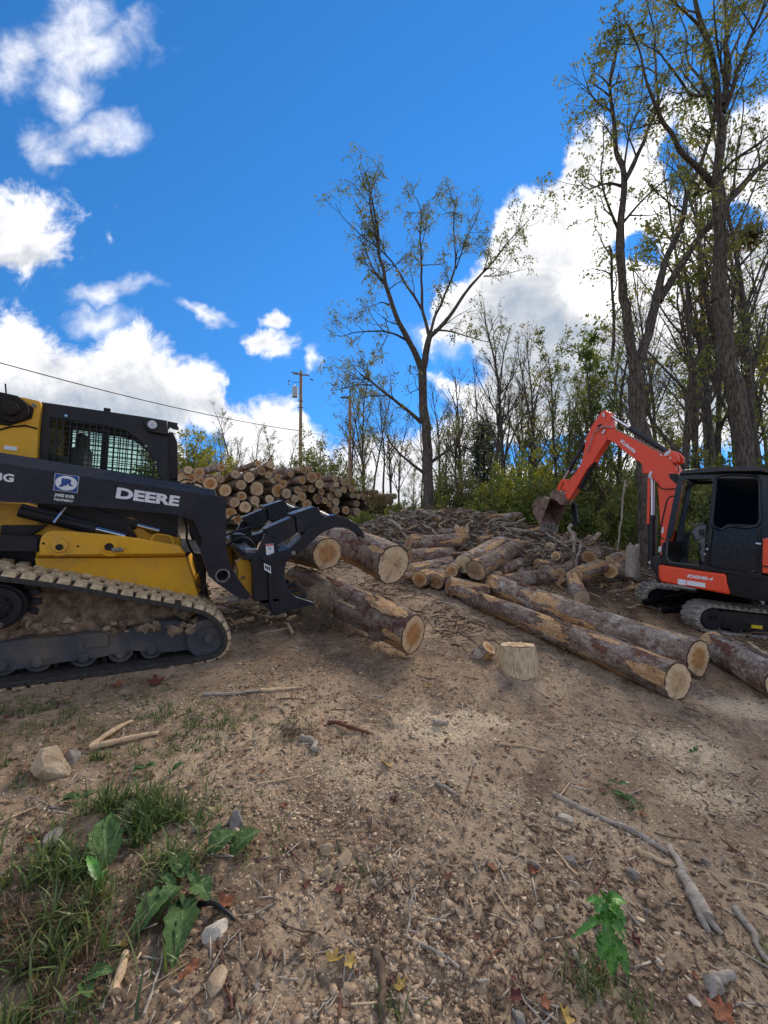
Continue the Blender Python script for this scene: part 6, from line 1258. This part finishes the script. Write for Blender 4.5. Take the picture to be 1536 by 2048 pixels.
for i in range(95):
    px, py = rk.uniform(10, 1525), 1380 + 660 * rk.random()
    k = rk.choices(list(leafcols), [3, .8, 3, 4])[0]; p = gp(px, py); p[2] += .004; o = leafobj(p, rk.uniform(.018, .05), 'leaf_' + k.replace(' ', '_'), i); o['category'] = 'leaf'; o['group'] = 'fallen leaves on the dirt'; LR.append((o, k + ' leaf', px, py))
bands(LR, '')
for px, py, s_, k, lb in ((772, 1531, .075, 'yellow', 'crumpled yellow and brown leaf left of the centre foreground'), (668, 1925, .055, 'yellow', 'orange-yellow leaf lying near the bottom centre-left'), (700, 1928, .045, 'yellow', 'pale yellow leaf right of the orange-yellow one'), (447, 1803, .075, 'rust', 'rust leaf right of the long green leaves'), (1445, 2030, .085, 'rust', 'large rust leaf in the lower right corner'), (1130, 2040, .05, 'yellow', 'yellow leaf at the bottom edge below the sapling'), (1065, 1745, .05, 'rust', 'rust leaf right of centre in the foreground'), (237, 1380, .09, 'rust', 'orange leaf in front of the loader track'), (310, 1370, .12, 'dark red', 'dark red bark-like leaf in front of the loader track'), (1285, 1625, .05, 'rust', 'rust leaf beside the small green leaves at right'), (855, 1373, .06, 'yellow', 'tan leaf standing below the lowest held log')):
    p = gp(px, py); p[2] += .006; o = leafobj(p, s_, 'leaf_' + k.replace(' ', '_'), px, .3); tag(o, lb, 'leaf', 'fallen leaves on the dirt')
# rocks
m, t = mat('rock'); o = OBJ(t); n = t.noise(o, 8, 7, .65); c = t.mix(t.ss(n, .38, .62), (.33, .235, .145), (.48, .36, .24)); t.out(c, .9, 0, t.bump(n, .7, .02), .15); MATS['rock'] = m
flat('rock_grey', (.22, .19, .165), .9, 0, .8, .35, 12); flat('rock_white', (.50, .43, .34), .85, 0, .6, .2, 14)
def rock(px, py, wpx, hpx, mt, label, seed=1, cat='rock', flat_=.7, group=None):
    c = gp(px, py + hpx * .3); dist = np.linalg.norm(c - CAM); w_ = wpx / 2 * dist / FPX; h_ = hpx / 2 * dist / FPX
    bm = bmesh.new(); bmesh.ops.create_icosphere(bm, subdivisions=5, radius=1.)
    P = np.array([v.co[:] for v in bm.verts]); 
    for k_ in range(14):
        g_ = np.random.default_rng(seed * 31 + k_); nn_ = unit(g_.normal(size=3)); d_ = g_.uniform(.42, .85); ex = np.maximum(P @ nn_ - d_, 0); P = P - ex[:, None] * nn_ * .92
    P *= (1 + .09 * fbm(P[:, 0] * 2.3 + seed, P[:, 1] * 2.3, P[:, 2] * 2.3, o=5) + .05 * fbm(P[:, 0] * 9 + seed, P[:, 1] * 9, P[:, 2] * 9, o=3))[:, None]
    for v, q in zip(bm.verts, P): v.co = (q[0] * w_, q[1] * w_ * flat_, q[2] * h_)
    me = bpy.data.meshes.new('rock'); bm.to_mesh(me); bm.free(); me.materials.append(MATS[mt]); me.polygons.foreach_set('use_smooth', [True] * len(me.polygons)); me.set_sharp_from_angle(angle=.5); o = link('rock', me, None, 0, (c[0], c[1], c[2] + h_ * (.35 if wpx > 50 else .1))); o.rotation_euler = (0, .1, seed); tag(o, label, cat, group); return o
rock(95, 1530, 72, 66, 'rock', 'big tan boulder-like rock at the left edge of the foreground', 3)
rock(142, 1515, 36, 38, 'rock_grey', 'dark grey clod touching the big tan rock', 5, 'clod')
rock(433, 1853, 38, 24, 'rock_white', 'smooth whitish stone right of the long green leaves', 7, 'stone')
rock(1127, 1629, 30, 12, 'rock_white', 'flat pale stone in the right centre of the foreground', 9, 'stone'); rock(475, 1640, 36, 40, 'rock_grey', 'rough grey wood-like lump above the two wide leaves', 12, 'lump')
rock(434, 1958, 34, 20, 'rock', 'embedded brown stone near the lower left', 14, 'stone'); rock(650, 1695, 34, 30, 'rock', 'tan clod left of centre, upper one of a pair', 15, 'clod'); rock(652, 1735, 28, 24, 'rock', 'tan clod left of centre, lower one of a pair', 16, 'clod'); rock(690, 1705, 32, 30, 'rock', 'tan clod right of the pair of clods', 17, 'clod')
rock(100, 1860 - 175, 40, 40, 'rock_grey', 'dark clod among the stalks at the left', 18, 'clod'); RR = []
for i in range(40):
    px, py = rk.uniform(350, 1530), 1640 + 400 * rk.random(); k = rk.choice(['rock', 'rock', 'rock', 'rock_grey', 'rock', 'rock', 'rock_white']); o = rock(px, py, rk.uniform(8, 26), rk.uniform(7, 18), k, 'x', 100 + i, 'stone', .8, 'small stones and clods in the foreground'); RR.append((o, {'rock': 'tan', 'rock_grey': 'grey', 'rock_white': 'whitish'}[k] + ' small stone', px, py))
bands(RR, '')
# countless crumbs of soil, gravel, chips: stuff
def scatter(n, ymin=.9, ymax=9., xr=1.05, dens=None, seed=1):
    g = np.random.default_rng(seed); r_ = np.exp(g.uniform(math.log(ymin), math.log(ymax), n)); a = g.uniform(-.85, .85, n); x = r_ * np.sin(a) * xr; y = r_ * np.cos(a)
    if dens is not None: k = g.random(n) < dens(x, y); x, y = x[k], y[k]
    return x, y, g
def crumbs(name, x, y, s, mt, label, g, flatz=.7, cat='gravel'):
    n = len(x); ico = np.array([(0, 0, 1), (.894, 0, .447), (.276, .851, .447), (-.724, .526, .447), (-.724, -.526, .447), (.276, -.851, .447), (.724, .526, -.447), (-.276, .851, -.447), (-.894, 0, -.447), (-.276, -.851, -.447), (.724, -.526, -.447), (0, 0, -1)])
    Fi = np.array([(0, 1, 2), (0, 2, 3), (0, 3, 4), (0, 4, 5), (0, 5, 1), (1, 6, 2), (2, 7, 3), (3, 8, 4), (4, 9, 5), (5, 10, 1), (2, 6, 7), (3, 7, 8), (4, 8, 9), (5, 9, 10), (1, 10, 6)])
    V = ico[None] * (1 + g.uniform(-.32, .32, (n, 12, 1))) * (s[:, None, None] * np.stack([g.uniform(.7, 1.4, n), g.uniform(.7, 1.3, n), g.uniform(.5, .9, n) * flatz], -1)[:, None])
    z = H(x, y); V = V + np.stack([x, y, z + s * .18], -1)[:, None]; F = (Fi[None] + (np.arange(n) * 12)[:, None, None]).reshape(-1, 3)
    tag(link(name, npmesh(name, V.reshape(-1, 3), F, mt, False)), label, cat, kind='stuff')
m, t = mat('soil_crumb'); P = GEO(t).outputs['Position']; n = t.noise(P, 30, 3, .6); n2 = t.noise(P, 2.5, 4, .6); c = t.mix(t.ss(n, .4, .6), (.30, .20, .125), (.50, .365, .24)); c = t.mix(t.ss(n2, .5, .65), c, (.24, .155, .10)); t.out(c, .95, 0, None, .1); MATS['soil_crumb'] = m
cd = lambda x, y: .15 + .85 * sst(-.05, .3, fbm(x / .7, y / .7, o=3, s=9))
x, y, g = scatter(85000, .95, 6.5, dens=cd, seed=4); crumbs('soil_crumbs', x, y, np.exp(g.normal(math.log(.0036), .5, len(x))), 'soil_crumb', 'crumbled soil and gravel covering the ground', g)
x, y, g = scatter(1300, .95, 4.5, dens=cd, seed=5); crumbs('dirt_clods', x, y, np.exp(g.normal(math.log(.009), .35, len(x))), 'soil_crumb', 'loose dirt clods crumbled over the foreground', g)
def slivers(name, x, y, ln, wd, mt, label, g, lift=.004, cat='wood chips'):
    n = len(x); a = g.uniform(0, 2 * PI, n); e = g.normal(0, .22, n); u = np.stack([np.cos(a) * np.cos(e), np.sin(a) * np.cos(e), np.sin(e)], -1); v = np.stack([-np.sin(a), np.cos(a), g.normal(0, .3, n)], -1); c = np.stack([x, y, H(x, y) + lift], -1); w3 = np.stack([0 * x, 0 * x, wd * .35], -1)
    A = c - u * ln[:, None] / 2; B = c + u * ln[:, None] / 2; W_ = v * wd[:, None] / 2
    V = np.stack([A - W_, B - W_ * .6, B + W_ * .8, A + W_, A - W_ - w3, B - W_ * .6 - w3, B + W_ * .8 - w3, A + W_ - w3], 1).reshape(-1, 3); i = np.arange(n)[:, None] * 8
    F = np.concatenate([i + np.array([[0, 1, 2, 3]]), i + np.array([[0, 4, 5, 1]]), i + np.array([[2, 6, 7, 3]]), i + np.array([[1, 5, 6, 2]]), i + np.array([[3, 7, 4, 0]])]); tag(link(name, npmesh(name, V, F, mt, False)), label, cat, kind='stuff')
flat('chip_pale', (.56, .43, .28), .85, 0, 0, .3, 9); flat('chip_dark', (.125, .078, .048), .9, 0, 0, .4, 9); flat('chip_grey', (.36, .30, .235), .9, 0, 0, .4, 9)
sd_ = lambda x, y: np.clip(.028 + 1.0 * sawf(x, y) ** 1.3, 0, 1)
x, y, g = scatter(140000, .95, 9.5, dens=sd_, seed=6); ln = np.exp(g.normal(math.log(.0095), .45, len(x))); slivers('wood_chips', x, y, ln, ln * g.uniform(.25, .6, len(x)), 'chip_pale', 'pale wood chips and sawdust strewn over the dirt', g)
x, y, g = scatter(34000, .95, 10, dens=lambda x, y: .35 + .65 * sst(0, .3, fbm(x / .5, y / .5, o=2, s=77)), seed=7); ln = np.minimum(np.exp(g.normal(math.log(.017), .5, len(x))), .022 + .010 * y); slivers('bark_litter', x, y, ln, ln * g.uniform(.12, .42, len(x)), 'chip_dark', 'dark bark crumbs trodden into the dirt', g, .005, 'bark litter')
x, y, g = scatter(6000, 1.2, 10, dens=lambda x, y: .3 + .7 * sst(0, .3, fbm(x / .6, y / .6, o=2, s=78)), seed=8); ln = np.exp(g.normal(math.log(.035), .6, len(x))); slivers('twig_litter', x, y, ln, np.minimum(ln * g.uniform(.06, .16, len(x)), .006), 'chip_grey', 'grey twig and splinter litter on the dirt', g, .006, 'twig litter')
# brush heap: tangled twigs and splinters over the mounds
def tangle(n, xr, yr, hfun, Lr, rr_, mt, name, label, seed, cat='brush'):
    g = np.random.default_rng(seed); x = g.uniform(*xr, n); y = g.uniform(*yr, n); k = g.random(n) < hfun(x, y); x, y = x[k], y[k]; n = len(x); L_ = np.exp(g.uniform(math.log(Lr[0]), math.log(Lr[1]), n)); a = g.uniform(0, 2 * PI, n); e = g.normal(0, .28, n)
    u = np.stack([np.cos(a) * np.cos(e), np.sin(a) * np.cos(e), np.sin(e)], -1); c = np.stack([x, y, Hbase(x, y) + g.uniform(0, .16, n)], -1); bend = g.normal(0, .12, (n, 3)) * L_[:, None]
    Pp = np.stack([c - u * L_[:, None] / 2, c + bend, c + u * L_[:, None] / 2 + bend * .3], 1); R = np.exp(g.uniform(math.log(rr_[0]), math.log(rr_[1]), n)); v = np.cross(u, [0, 0, 1.]); v /= np.linalg.norm(v, axis=1)[:, None]; w_ = np.cross(u, v)
    V = []
    for j, sc in enumerate((1., .85, .4)):
        for q in range(4): V.append(Pp[:, j] + (v * math.cos(q * PI / 2) + w_ * math.sin(q * PI / 2)) * (R * sc)[:, None])
    V = np.stack(V, 1).reshape(-1, 3); i = np.arange(n)[:, None] * 12; F = [i + np.array([[j * 4 + q, j * 4 + (q + 1) % 4, j * 4 + 4 + (q + 1) % 4, j * 4 + 4 + q]]) for j in (0, 1) for q in range(4)] + [i + np.array([[3, 2, 1, 0]])]
    tag(link(name, npmesh(name, V, np.concatenate(F), mt, False)), label, cat, kind='stuff')
mf = lambda x, y: np.clip(sum(a * np.exp(-((x - cx) / (sx * 1.15)) ** 2 - ((y - cy) / (sy * 1.2)) ** 2) for cx, cy, sx, sy, a in MOUNDS) * 1.6, 0, 1)
tangle(9000, (-2.5, 7), (8, 12.8), mf, (.15, 1.1), (.005, .018), 'brown_stick', 'brush_pile', 'tangled dark brush covering the heap behind the middle log pile', 31)
tangle(4600, (-2.5, 7), (8, 12.2), mf, (.12, .8), (.008, .03), 'grey_stick', 'brush_litter', 'greyish broken branches mixed through the brush heap', 32)
tangle(1600, (-1, 6.5), (7.0, 10.8), mf, (.08, .4), (.01, .045), 'pale_split', 'split_litter', 'splintered pale wood scattered through the heap', 33)
tangle(4200, (-2.2, 5.5), (4.3, 9.3), lambda x, y: .2 + .8 * sst(0, .35, fbm(x / .8, y / .8, o=2, s=79)), (.06, .35), (.004, .014), 'brown_stick', 'trodden_litter', 'bark and twig litter between the loader and the piles', 34)
tangle(1100, (-4.5, -1.0), (4.3, 9.5), lambda x, y: .2 + .8 * sst(0, .35, fbm(x / .8, y / .8, o=2, s=79)), (.1, .5), (.01, .035), 'pale_split', 'splinter_litter', 'splintered slabs lying beyond the loader', 35)
# larger dead branches sticking out of the heap
hb = [((1020, 1058), (1105, 1080), 9.6, 9.4, 8, 'long grey branch arching along the heap left of the bucket'), ((780, 1040), (815, 1075), 9.9, 9.3, 6, 'curved grey branch at the left end of the heap'), ((845, 1050), (880, 1075), 10, 9.5, 6, 'straight grey branch left on the heap'), ((1140, 1050), (1152, 1105), 8.6, 8.3, 8, 'pale upright broken branch under the bucket'), ((1085, 1062), (1135, 1095), 9., 8.7, 6, 'pale split branch under the bucket teeth'), ((1160, 1082), (1152, 1140), 8.3, 8.2, 5, 'dead upright twig right of the bucket'), ((1130, 1085), (1160, 1082), 8.4, 8.3, 4, 'dead twig crossing the upright one'), ((1250, 960), (1233, 1105), 9.2, 8.9, 4, 'thin leaning sapling stem between the bucket and the boom'), ((985, 1075), (1060, 1105), 9.2, 8.9, 6, 'bent pale branch among the heap logs'), ((800, 1060), (900, 1085), 9.4, 9.2, 5, 'straight brown branch at the foot of the heap')]
for (a, b, za, zb, w_, lb) in hb:
    p, q = at(*a, za), at(*b, zb); md = (p + q) / 2 + np.array([0, 0, .08 * rk.uniform(-.5, 1)]); stick('branch', [p, md, q], w_ / 2 * za / FPX, 'grey_stick' if 'brown' not in lb else 'brown_stick', lb, 'branch')
# ================================================================ GRASS AND PLANTS
leafmat('grass_blade', [(.05, .075, .025), (.09, .14, .04), (.17, .21, .065), (.33, .29, .13)], .3)
def grass(patches, seed, name, label, mt='grass_blade'):
    g = np.random.default_rng(seed); C_, Ls = [], []
    for px, py, sx, sy, n, l0, l1 in patches:
        c = gp(px, py); C_.append(np.stack([c[0] + g.normal(0, sx, n), c[1] + g.normal(0, sy, n)], -1)); Ls.append(g.uniform(l0, l1, n))
    C_ = np.concatenate(C_); L_ = np.concatenate(Ls); kf = fbm(C_[:, 0] / .07, C_[:, 1] / .07, o=2, s=seed) > .02; C_, L_ = C_[kf], L_[kf]; n = len(L_); x, y = C_[:, 0], C_[:, 1]; z = H(x, y) - .003
    a = g.uniform(0, 2 * PI, n); ln_ = g.uniform(.15, 1.25, n); d = np.stack([np.cos(a), np.sin(a)], -1); w_ = g.uniform(.0012, .0034, n) * (1 + (L_ > .12)); sd = np.stack([-d[:, 1], d[:, 0], 0 * a], -1); V = []
    for s_ in (0, .35, .7, 1.):
        o_ = np.stack([x + d[:, 0] * L_ * ln_ * s_ ** 1.6 * .8, y + d[:, 1] * L_ * ln_ * s_ ** 1.6 * .8, z + L_ * (s_ - .45 * ln_ * s_ ** 2.2)], -1); ww = (w_ * (1 - s_ ** 2 * .9))[:, None] * sd; V += [o_ - ww, o_ + ww]
    V = np.stack(V, 1).reshape(-1, 3); i = np.arange(n)[:, None] * 8; F = np.concatenate([i + np.array([[2 * q, 2 * q + 1, 2 * q + 3, 2 * q + 2]]) for q in range(3)]); tone = np.clip(.42 + .3 * fbm(x / .25, y / .25, o=2, s=3) + g.normal(0, .22, n), 0, 1)
    tag(link(name, npmesh(name, V, F, mt, False, {'tone': np.repeat(tone, 8)})), label, 'grass', kind='stuff')
grass([(255, 1650, .11, .07, 1300, .05, .15), (180, 1690, .10, .08, 700, .06, .15), (330, 1640, .08, .07, 500, .04, .12), (60, 1850, .2, .14, 1300, .06, .17), (20, 1980, .16, .1, 700, .05, .14), (120, 1780, .12, .08, 400, .05, .13), (100, 1950, .14, .1, 400, .04, .1),
       (180, 1525, .04, .04, 350, .04, .10), (20, 1550, .16, .1, 700, .03, .09), (330, 1440, .25, .12, 1100, .02, .06), (420, 1470, .3, .14, 1000, .02, .05), (280, 1500, .2, .1, 700, .02, .06), (90, 1420, .2, .1, 600, .03, .07), (50, 1450, .2, .1, 500, .03, .07), (540, 1450, .25, .1, 500, .02, .05), (300, 1385, .3, .1, 400, .02, .06), (510, 1420, .3, .1, 400, .02, .05), (400, 1600, .2, .12, 350, .02, .06), (440, 1690, .1, .06, 260, .04, .11), (520, 1650, .05, .04, 120, .03, .08), (350, 1720, .05, .08, 300, .06, .16),
       (700, 1730, .06, .04, 110, .03, .08), (1210, 1980, .07, .05, 300, .04, .10), (1240, 1600, .10, .06, 120, .02, .06), (1190, 1310, .3, .15, 240, .02, .05), (1500, 1880, .08, .05, 120, .02, .06), (1180, 1370, .3, .1, 180, .02, .04), (790, 2010, .04, .03, 90, .04, .09)], 41, 'grass', 'sparse green grass tufts on the left of the bare dirt')
grass([(30, 1900, .22, .12, 1500, .04, .12), (90, 1870, .14, .09, 600, .04, .12), (20, 2030, .18, .08, 600, .04, .1)], 43, 'dark_weeds', 'dark withered weeds in the lower left corner', 'leaf_brown')
m, t = mat('broad_leaf'); o = OBJ(t); vn_ = t.attr('vein').outputs['Fac']; n = t.noise(o, 30, 4, .6); c = t.mix(t.ss(n, .35, .65), (.035, .075, .022), (.075, .13, .04)); c = t.mix(t.math('MULTIPLY', t.ss(vn_, .5, 1.), .6), c, (.20, .27, .12)); c = t.mix(t.ss(t.noise(o, 55, 3, .6), .66, .7), c, (.30, .28, .12)); t.out(c, .75, 0, t.bump(n, .8, .01), .15); MATS['broad_leaf'] = m
m, t = mat('fresh_leaf'); o = OBJ(t); vn_ = t.attr('vein').outputs['Fac']; n = t.noise(o, 30, 4, .6); c = t.mix(t.ss(n, .35, .65), (.04, .135, .014), (.10, .27, .03)); c = t.mix(t.math('MULTIPLY', t.ss(vn_, .5, 1.), .5), c, (.22, .40, .10)); t.out(c, .45, 0, t.bump(n, .3, .01), .4); MATS['fresh_leaf'] = m
def blade(p0, p1, w_, mt, parent, seed, arch=.03, wav=.10, droop=0., name='leaf', pet=0.):
    """a broad leaf from p0 to p1 with midrib, waves and ragged edge"""
    p0, p1 = np.array(p0, float), np.array(p1, float); L_ = np.linalg.norm(p1 - p0); u = unit(p1 - p0); v = unit(np.cross(u, [0, 0, 1.])); nrm = np.cross(v, u); ns, nw = 30, 9; V, vein = [], []
    for i in range(ns):
        s_ = i / (ns - 1); wd = w_ / 2 * (math.sin(PI * min(1, s_ * .97 + .03) ** .8) ** .75) * (1 + .22 * math.sin(s_ * 31 + seed) * wav * 4); 
        for j in range(nw):
            q = (j / (nw - 1)) * 2 - 1; x_ = p0 + (p1 - p0) * s_ + nrm * (arch * math.sin(PI * s_) - droop * s_ * s_) + v * q * wd + nrm * (abs(q) ** 1.5 * wd * .35 + wav * .12 * w_ * math.sin(s_ * 24 + q * 2 + seed) * abs(q)); V.append(x_ - p0); vein.append(max(0, 1 - abs(q) * 6) + .45 * (math.sin(s_ * 44 - abs(q) * 7) > .82))
    id_ = np.arange(ns * nw).reshape(ns, nw); F = np.stack([id_[:-1, :-1], id_[1:, :-1], id_[1:, 1:], id_[:-1, 1:]], -1).reshape(-1, 4); o = link(name, npmesh(name, V, F, mt, True, {'vein': np.clip(vein, 0, 1)}), parent)
    o.location = p0 - (np.array(parent.location) if parent is not None else 0); return o
def plant(name, base, label, cat, leaves, mt, stems=()):
    root = empty(name, base, label=label, cat=cat)
    for k, (a, b, w_, ar) in enumerate(leaves): blade(a, b, w_, mt, root, k * 7 + 1, ar)
    for pts, r_ in stems: MB().tube(np.array(pts) - base, r_, 6).build('stem', mt, root)
    return root
gl_ = lambda px, py, h=.01: gp(px, py) + np.array([0, 0, h])
b0 = gl_(375, 1795); plant('dock_plant', b0, 'broad-leaved green weed spreading long ragged leaves over the lower left', 'weed', [(gl_(372, 1800, .02), gl_(345, 1945, .015), .105, .02), (gl_(345, 1790, .03), gl_(262, 1892, .01), .095, .03), (gl_(360, 1790, .03), gl_(318, 1850, .03), .075, .03), (gl_(385, 1780, .03), gl_(418, 1812, .02), .085, .02), (gl_(370, 1770, .03), gl_(340, 1728, .03), .075, .02), (gl_(385, 1800, .02), gl_(368, 1840, .04), .075, .02), (gl_(395, 1790, .02), gl_(372, 1760, .04), .04, .02), (gl_(350, 1800, .03), gl_(315, 1770, .04), .035, .02), (gl_(390, 1830, .02), gl_(352, 1920, .03), .07, .02)], 'broad_leaf')
b0 = gl_(430, 1722); plant('dock_plant', b0, 'weed with two wide flat leaves below the grey lump', 'weed', [(gl_(420, 1718, .02), gl_(472, 1680, .05), .11, .02), (gl_(462, 1720, .02), gl_(520, 1676, .05), .10, .02), (gl_(425, 1700, .02), gl_(445, 1665, .05), .03, .02)], 'broad_leaf')
b0 = gl_(212, 1748); plant('dock_plant', b0, 'weed with one upright wide leaf beside the thick grass clump', 'weed', [(gl_(212, 1752, .02), gl_(205, 1680, .08), .12, .02), (gl_(215, 1720, .03), gl_(222, 1660, .08), .05, .02)], 'broad_leaf')
b0 = gl_(190, 1820); plant('weed_seedling', b0, 'pale green seedling with a lobed leaf at the left, left of the long leaves', 'seedling', [(gl_(195, 1800, .07), gl_(172, 1766, .09), .035, .01), (gl_(192, 1806, .03), gl_(210, 1775, .05), .025, .01)], 'fresh_leaf', [([gl_(205, 1815, 0), gl_(198, 1800, .05), gl_(190, 1775, .09)], .0022)])
for cx, cy, n_, lb in ((290, 1545, 4, 'flat dull green weed right of the big rock'), (345, 1552, 3, 'flat dull green weed above the thick grass clump'), (160, 1610, 3, 'small dull green weed at the left above the grass clump'), (1255, 1600, 4, 'small green weed leaves above the slats at right'), (1235, 1575, 2, 'small green leaf pair behind the slats at right'), (235, 1660, 3, 'dark leaf cluster inside the grass clump'), (1390, 1515, 3, 'tiny green weed on the sawdust at right'), (165, 1975, 3, 'grey-green leaf cluster in the lower left corner'), (305, 1610, 3, 'small flat weed right of the grass clump')):
    b0 = gl_(cx, cy); r = random.Random(cx); L = []
    for k in range(n_): a = r.uniform(0, 2 * PI); l_ = r.uniform(.05, .09); L.append((b0 + [0, 0, .01], b0 + [math.cos(a) * l_, math.sin(a) * l_, r.uniform(.005, .03)], l_ * .55, .01))
    plant('flat_weed', b0, lb, 'weed', L, 'broad_leaf')
# the bright sapling
b0 = gp(1232, 1965); top = at(1212, 1800, b0[1] * 1.0); top[2] = min(top[2], b0[2] + .42)
root = empty('sapling', b0, label='small bright green leafy sapling at the lower right', cat='sapling'); st_ = [b0, b0 + (top - b0) * .4 + [.01, 0, 0], b0 + (top - b0) * .75 + [-.005, .0, 0], top]
MB().tube(np.array(st_) - b0, [.004, .0035, .003, .002], 6).build('stem', 'brown_stick', root)
r = random.Random(12)
def on(s_): i = min(int(s_ * 3), 2); return np.array(st_[i]) + (np.array(st_[i + 1]) - st_[i]) * (s_ * 3 - i)
for k, (s_, dx, dy, dz, w_) in enumerate([(1., -.01, -.02, .035, .04), (1., .055, -.02, .01, .045), (.97, -.05, -.03, -.01, .045), (.95, .02, -.06, -.03, .055), (.9, .075, .01, .005, .04), (.9, -.055, .03, -.01, .04), (.93, .04, -.05, -.02, .045), (.85, -.03, -.05, -.035, .045), (.72, -.09, -.02, -.03, .03), (.7, -.13, -.02, -.05, .026), (.66, .05, -.02, -.06, .04), (.6, -.02, -.05, -.075, .06), (.52, -.055, -.04, -.05, .055), (.5, .03, -.04, -.06, .045), (.42, .045, -.01, -.05, .035), (.4, -.03, -.04, -.06, .04), (.33, .02, -.04, -.045, .04), (.8, .05, -.03, -.05, .04), (.78, -.02, .05, -.02, .04), (.25, -.03, -.03, -.03, .03)]):
    a = on(s_); blade(a, a + [dx * 1.05, dy, dz], w_, 'fresh_leaf', root, k * 5 + 2, .008, .22)
# bare stalks at the left
for k, (x0, y0, x1, y1) in enumerate(((60, 1660, 120, 1560), (88, 1690, 62, 1605), (0, 1640, 35, 1690), (40, 1700, 50, 1650), (286, 1396, 290, 1368), (383, 1412, 388, 1380), (130, 2030, 165, 1935))):
    a = gp(x0, y0); d = .18 if k < 4 else .1; c_ = ray(x1, y1); e = CAM + c_ * (a[1] / c_[1]); e[2] = max(e[2], a[2] + .03); stick('dry_stalk', [a, (a + e) / 2 + [.004, 0, 0], e], .0018, 'brown_stick', 'thin dark dry stalk standing in the left foreground, %s of seven by distance from the bottom edge' % ordw(6 - k) if False else ['leaning dark dry stalk below the big rock', 'upright dark stalk left of the leaning one', 'dark stalk crossing the left edge', 'short dark stalk near the left edge', 'tiny dark stalk in front of the loader track', 'tiny dark stalk right of the other one in front of the loader track', 'dark stalk at the very bottom left'][k], 'stalk')
gstick(400, 1812, 472, 1840, 7, 'black_plastic', 'black curved rubbery strand right of the long green leaves', 'strand', name='black_strand', lift=.03); gstick(112, 1832, 170, 1830, 8, 'black_plastic', 'black frayed strand above the dark weeds at left', 'strand', name='black_strand', lift=.02)
# dark tangle of roots at the left centre
c0 = gp(575, 1470); r = random.Random(4); b = MB()
for k in range(60): a = r.uniform(0, 2 * PI); l_ = r.uniform(.03, .11); p = np.array([r.gauss(0, .07), r.gauss(0, .035), r.uniform(0, .035)]); d = np.array([math.cos(a), math.sin(a) * .5, r.uniform(-.2, .4)]) * l_; b.tube([p, p + d * .5 + [0, 0, .01], p + d], [.003, .002, .001], 4)
o = b.build('root_tangle', 'brown_stick'); o.location = c0; tag(o, 'dark tangle of roots on the dirt left of the centre', 'roots')
# ================================================================ FALLING DIRT under the lowest held log
g = np.random.default_rng(90); n = 5200; zt = at(650, 1185, 4.7); s_ = g.random(n) ** .8; gx = zt[0] + g.normal(0, .13, n) * (1 + .3 * s_) - .0; gy = zt[1] + g.normal(0, .13, n); gb = Hbase(gx, gy); gz_ = gb + (zt[2] - gb) * (1 - s_); sz = np.exp(g.normal(math.log(.0035), .5, n)); tt_ = g.normal(size=(n, 4, 3)) * sz[:, None, None]; V = np.stack([gx, gy, gz_], -1)[:, None] + tt_; i = np.arange(n)[:, None] * 4; F = np.concatenate([i + np.array([[0, 1, 2]]), i + np.array([[0, 2, 3]]), i + np.array([[0, 3, 1]]), i + np.array([[1, 3, 2]])])
tag(link('falling_dirt', npmesh('falling_dirt', V.reshape(-1, 3), F, 'soil_crumb', False)), 'loose dirt pouring down under the lowest held log', 'falling dirt', kind='stuff')
m = bpy.data.materials.new('dust'); m.use_nodes = True; t = NT(m.node_tree); o = OBJ(t); sx = t.n('ShaderNodeSeparateXYZ', i={0: o}).outputs
rad = t.vec('LENGTH', t.vec('MULTIPLY', o, (1, 1, .55))); dn = t.math('MULTIPLY', t.ss(rad, 1., .25), t.ss(t.noise(t.vec('MULTIPLY', o, (1, 1, .35)), 3.5, 4, .6), .32, .62)); v = t.n('ShaderNodeVolumePrincipled', i={'Color': (.95, .74, .50), 'Density': t.math('MULTIPLY', dn, 2.2), 'Anisotropy': .2}); ou = t.n('ShaderNodeOutputMaterial'); m.node_tree.links.new(v.outputs[0], ou.inputs['Volume']); MATS['dust'] = m
bm = bmesh.new(); bmesh.ops.create_icosphere(bm, subdivisions=3, radius=1.); me = bpy.data.meshes.new('dust_cloud'); bm.to_mesh(me); bm.free(); me.materials.append(m); o = link('dust_cloud', me, None, 0, tuple((zt + [-.02, 0, -.30]))); o.scale = (.34, .34, .42); tag(o, 'brown dust hanging under the lowest held log', 'dust', kind='stuff')
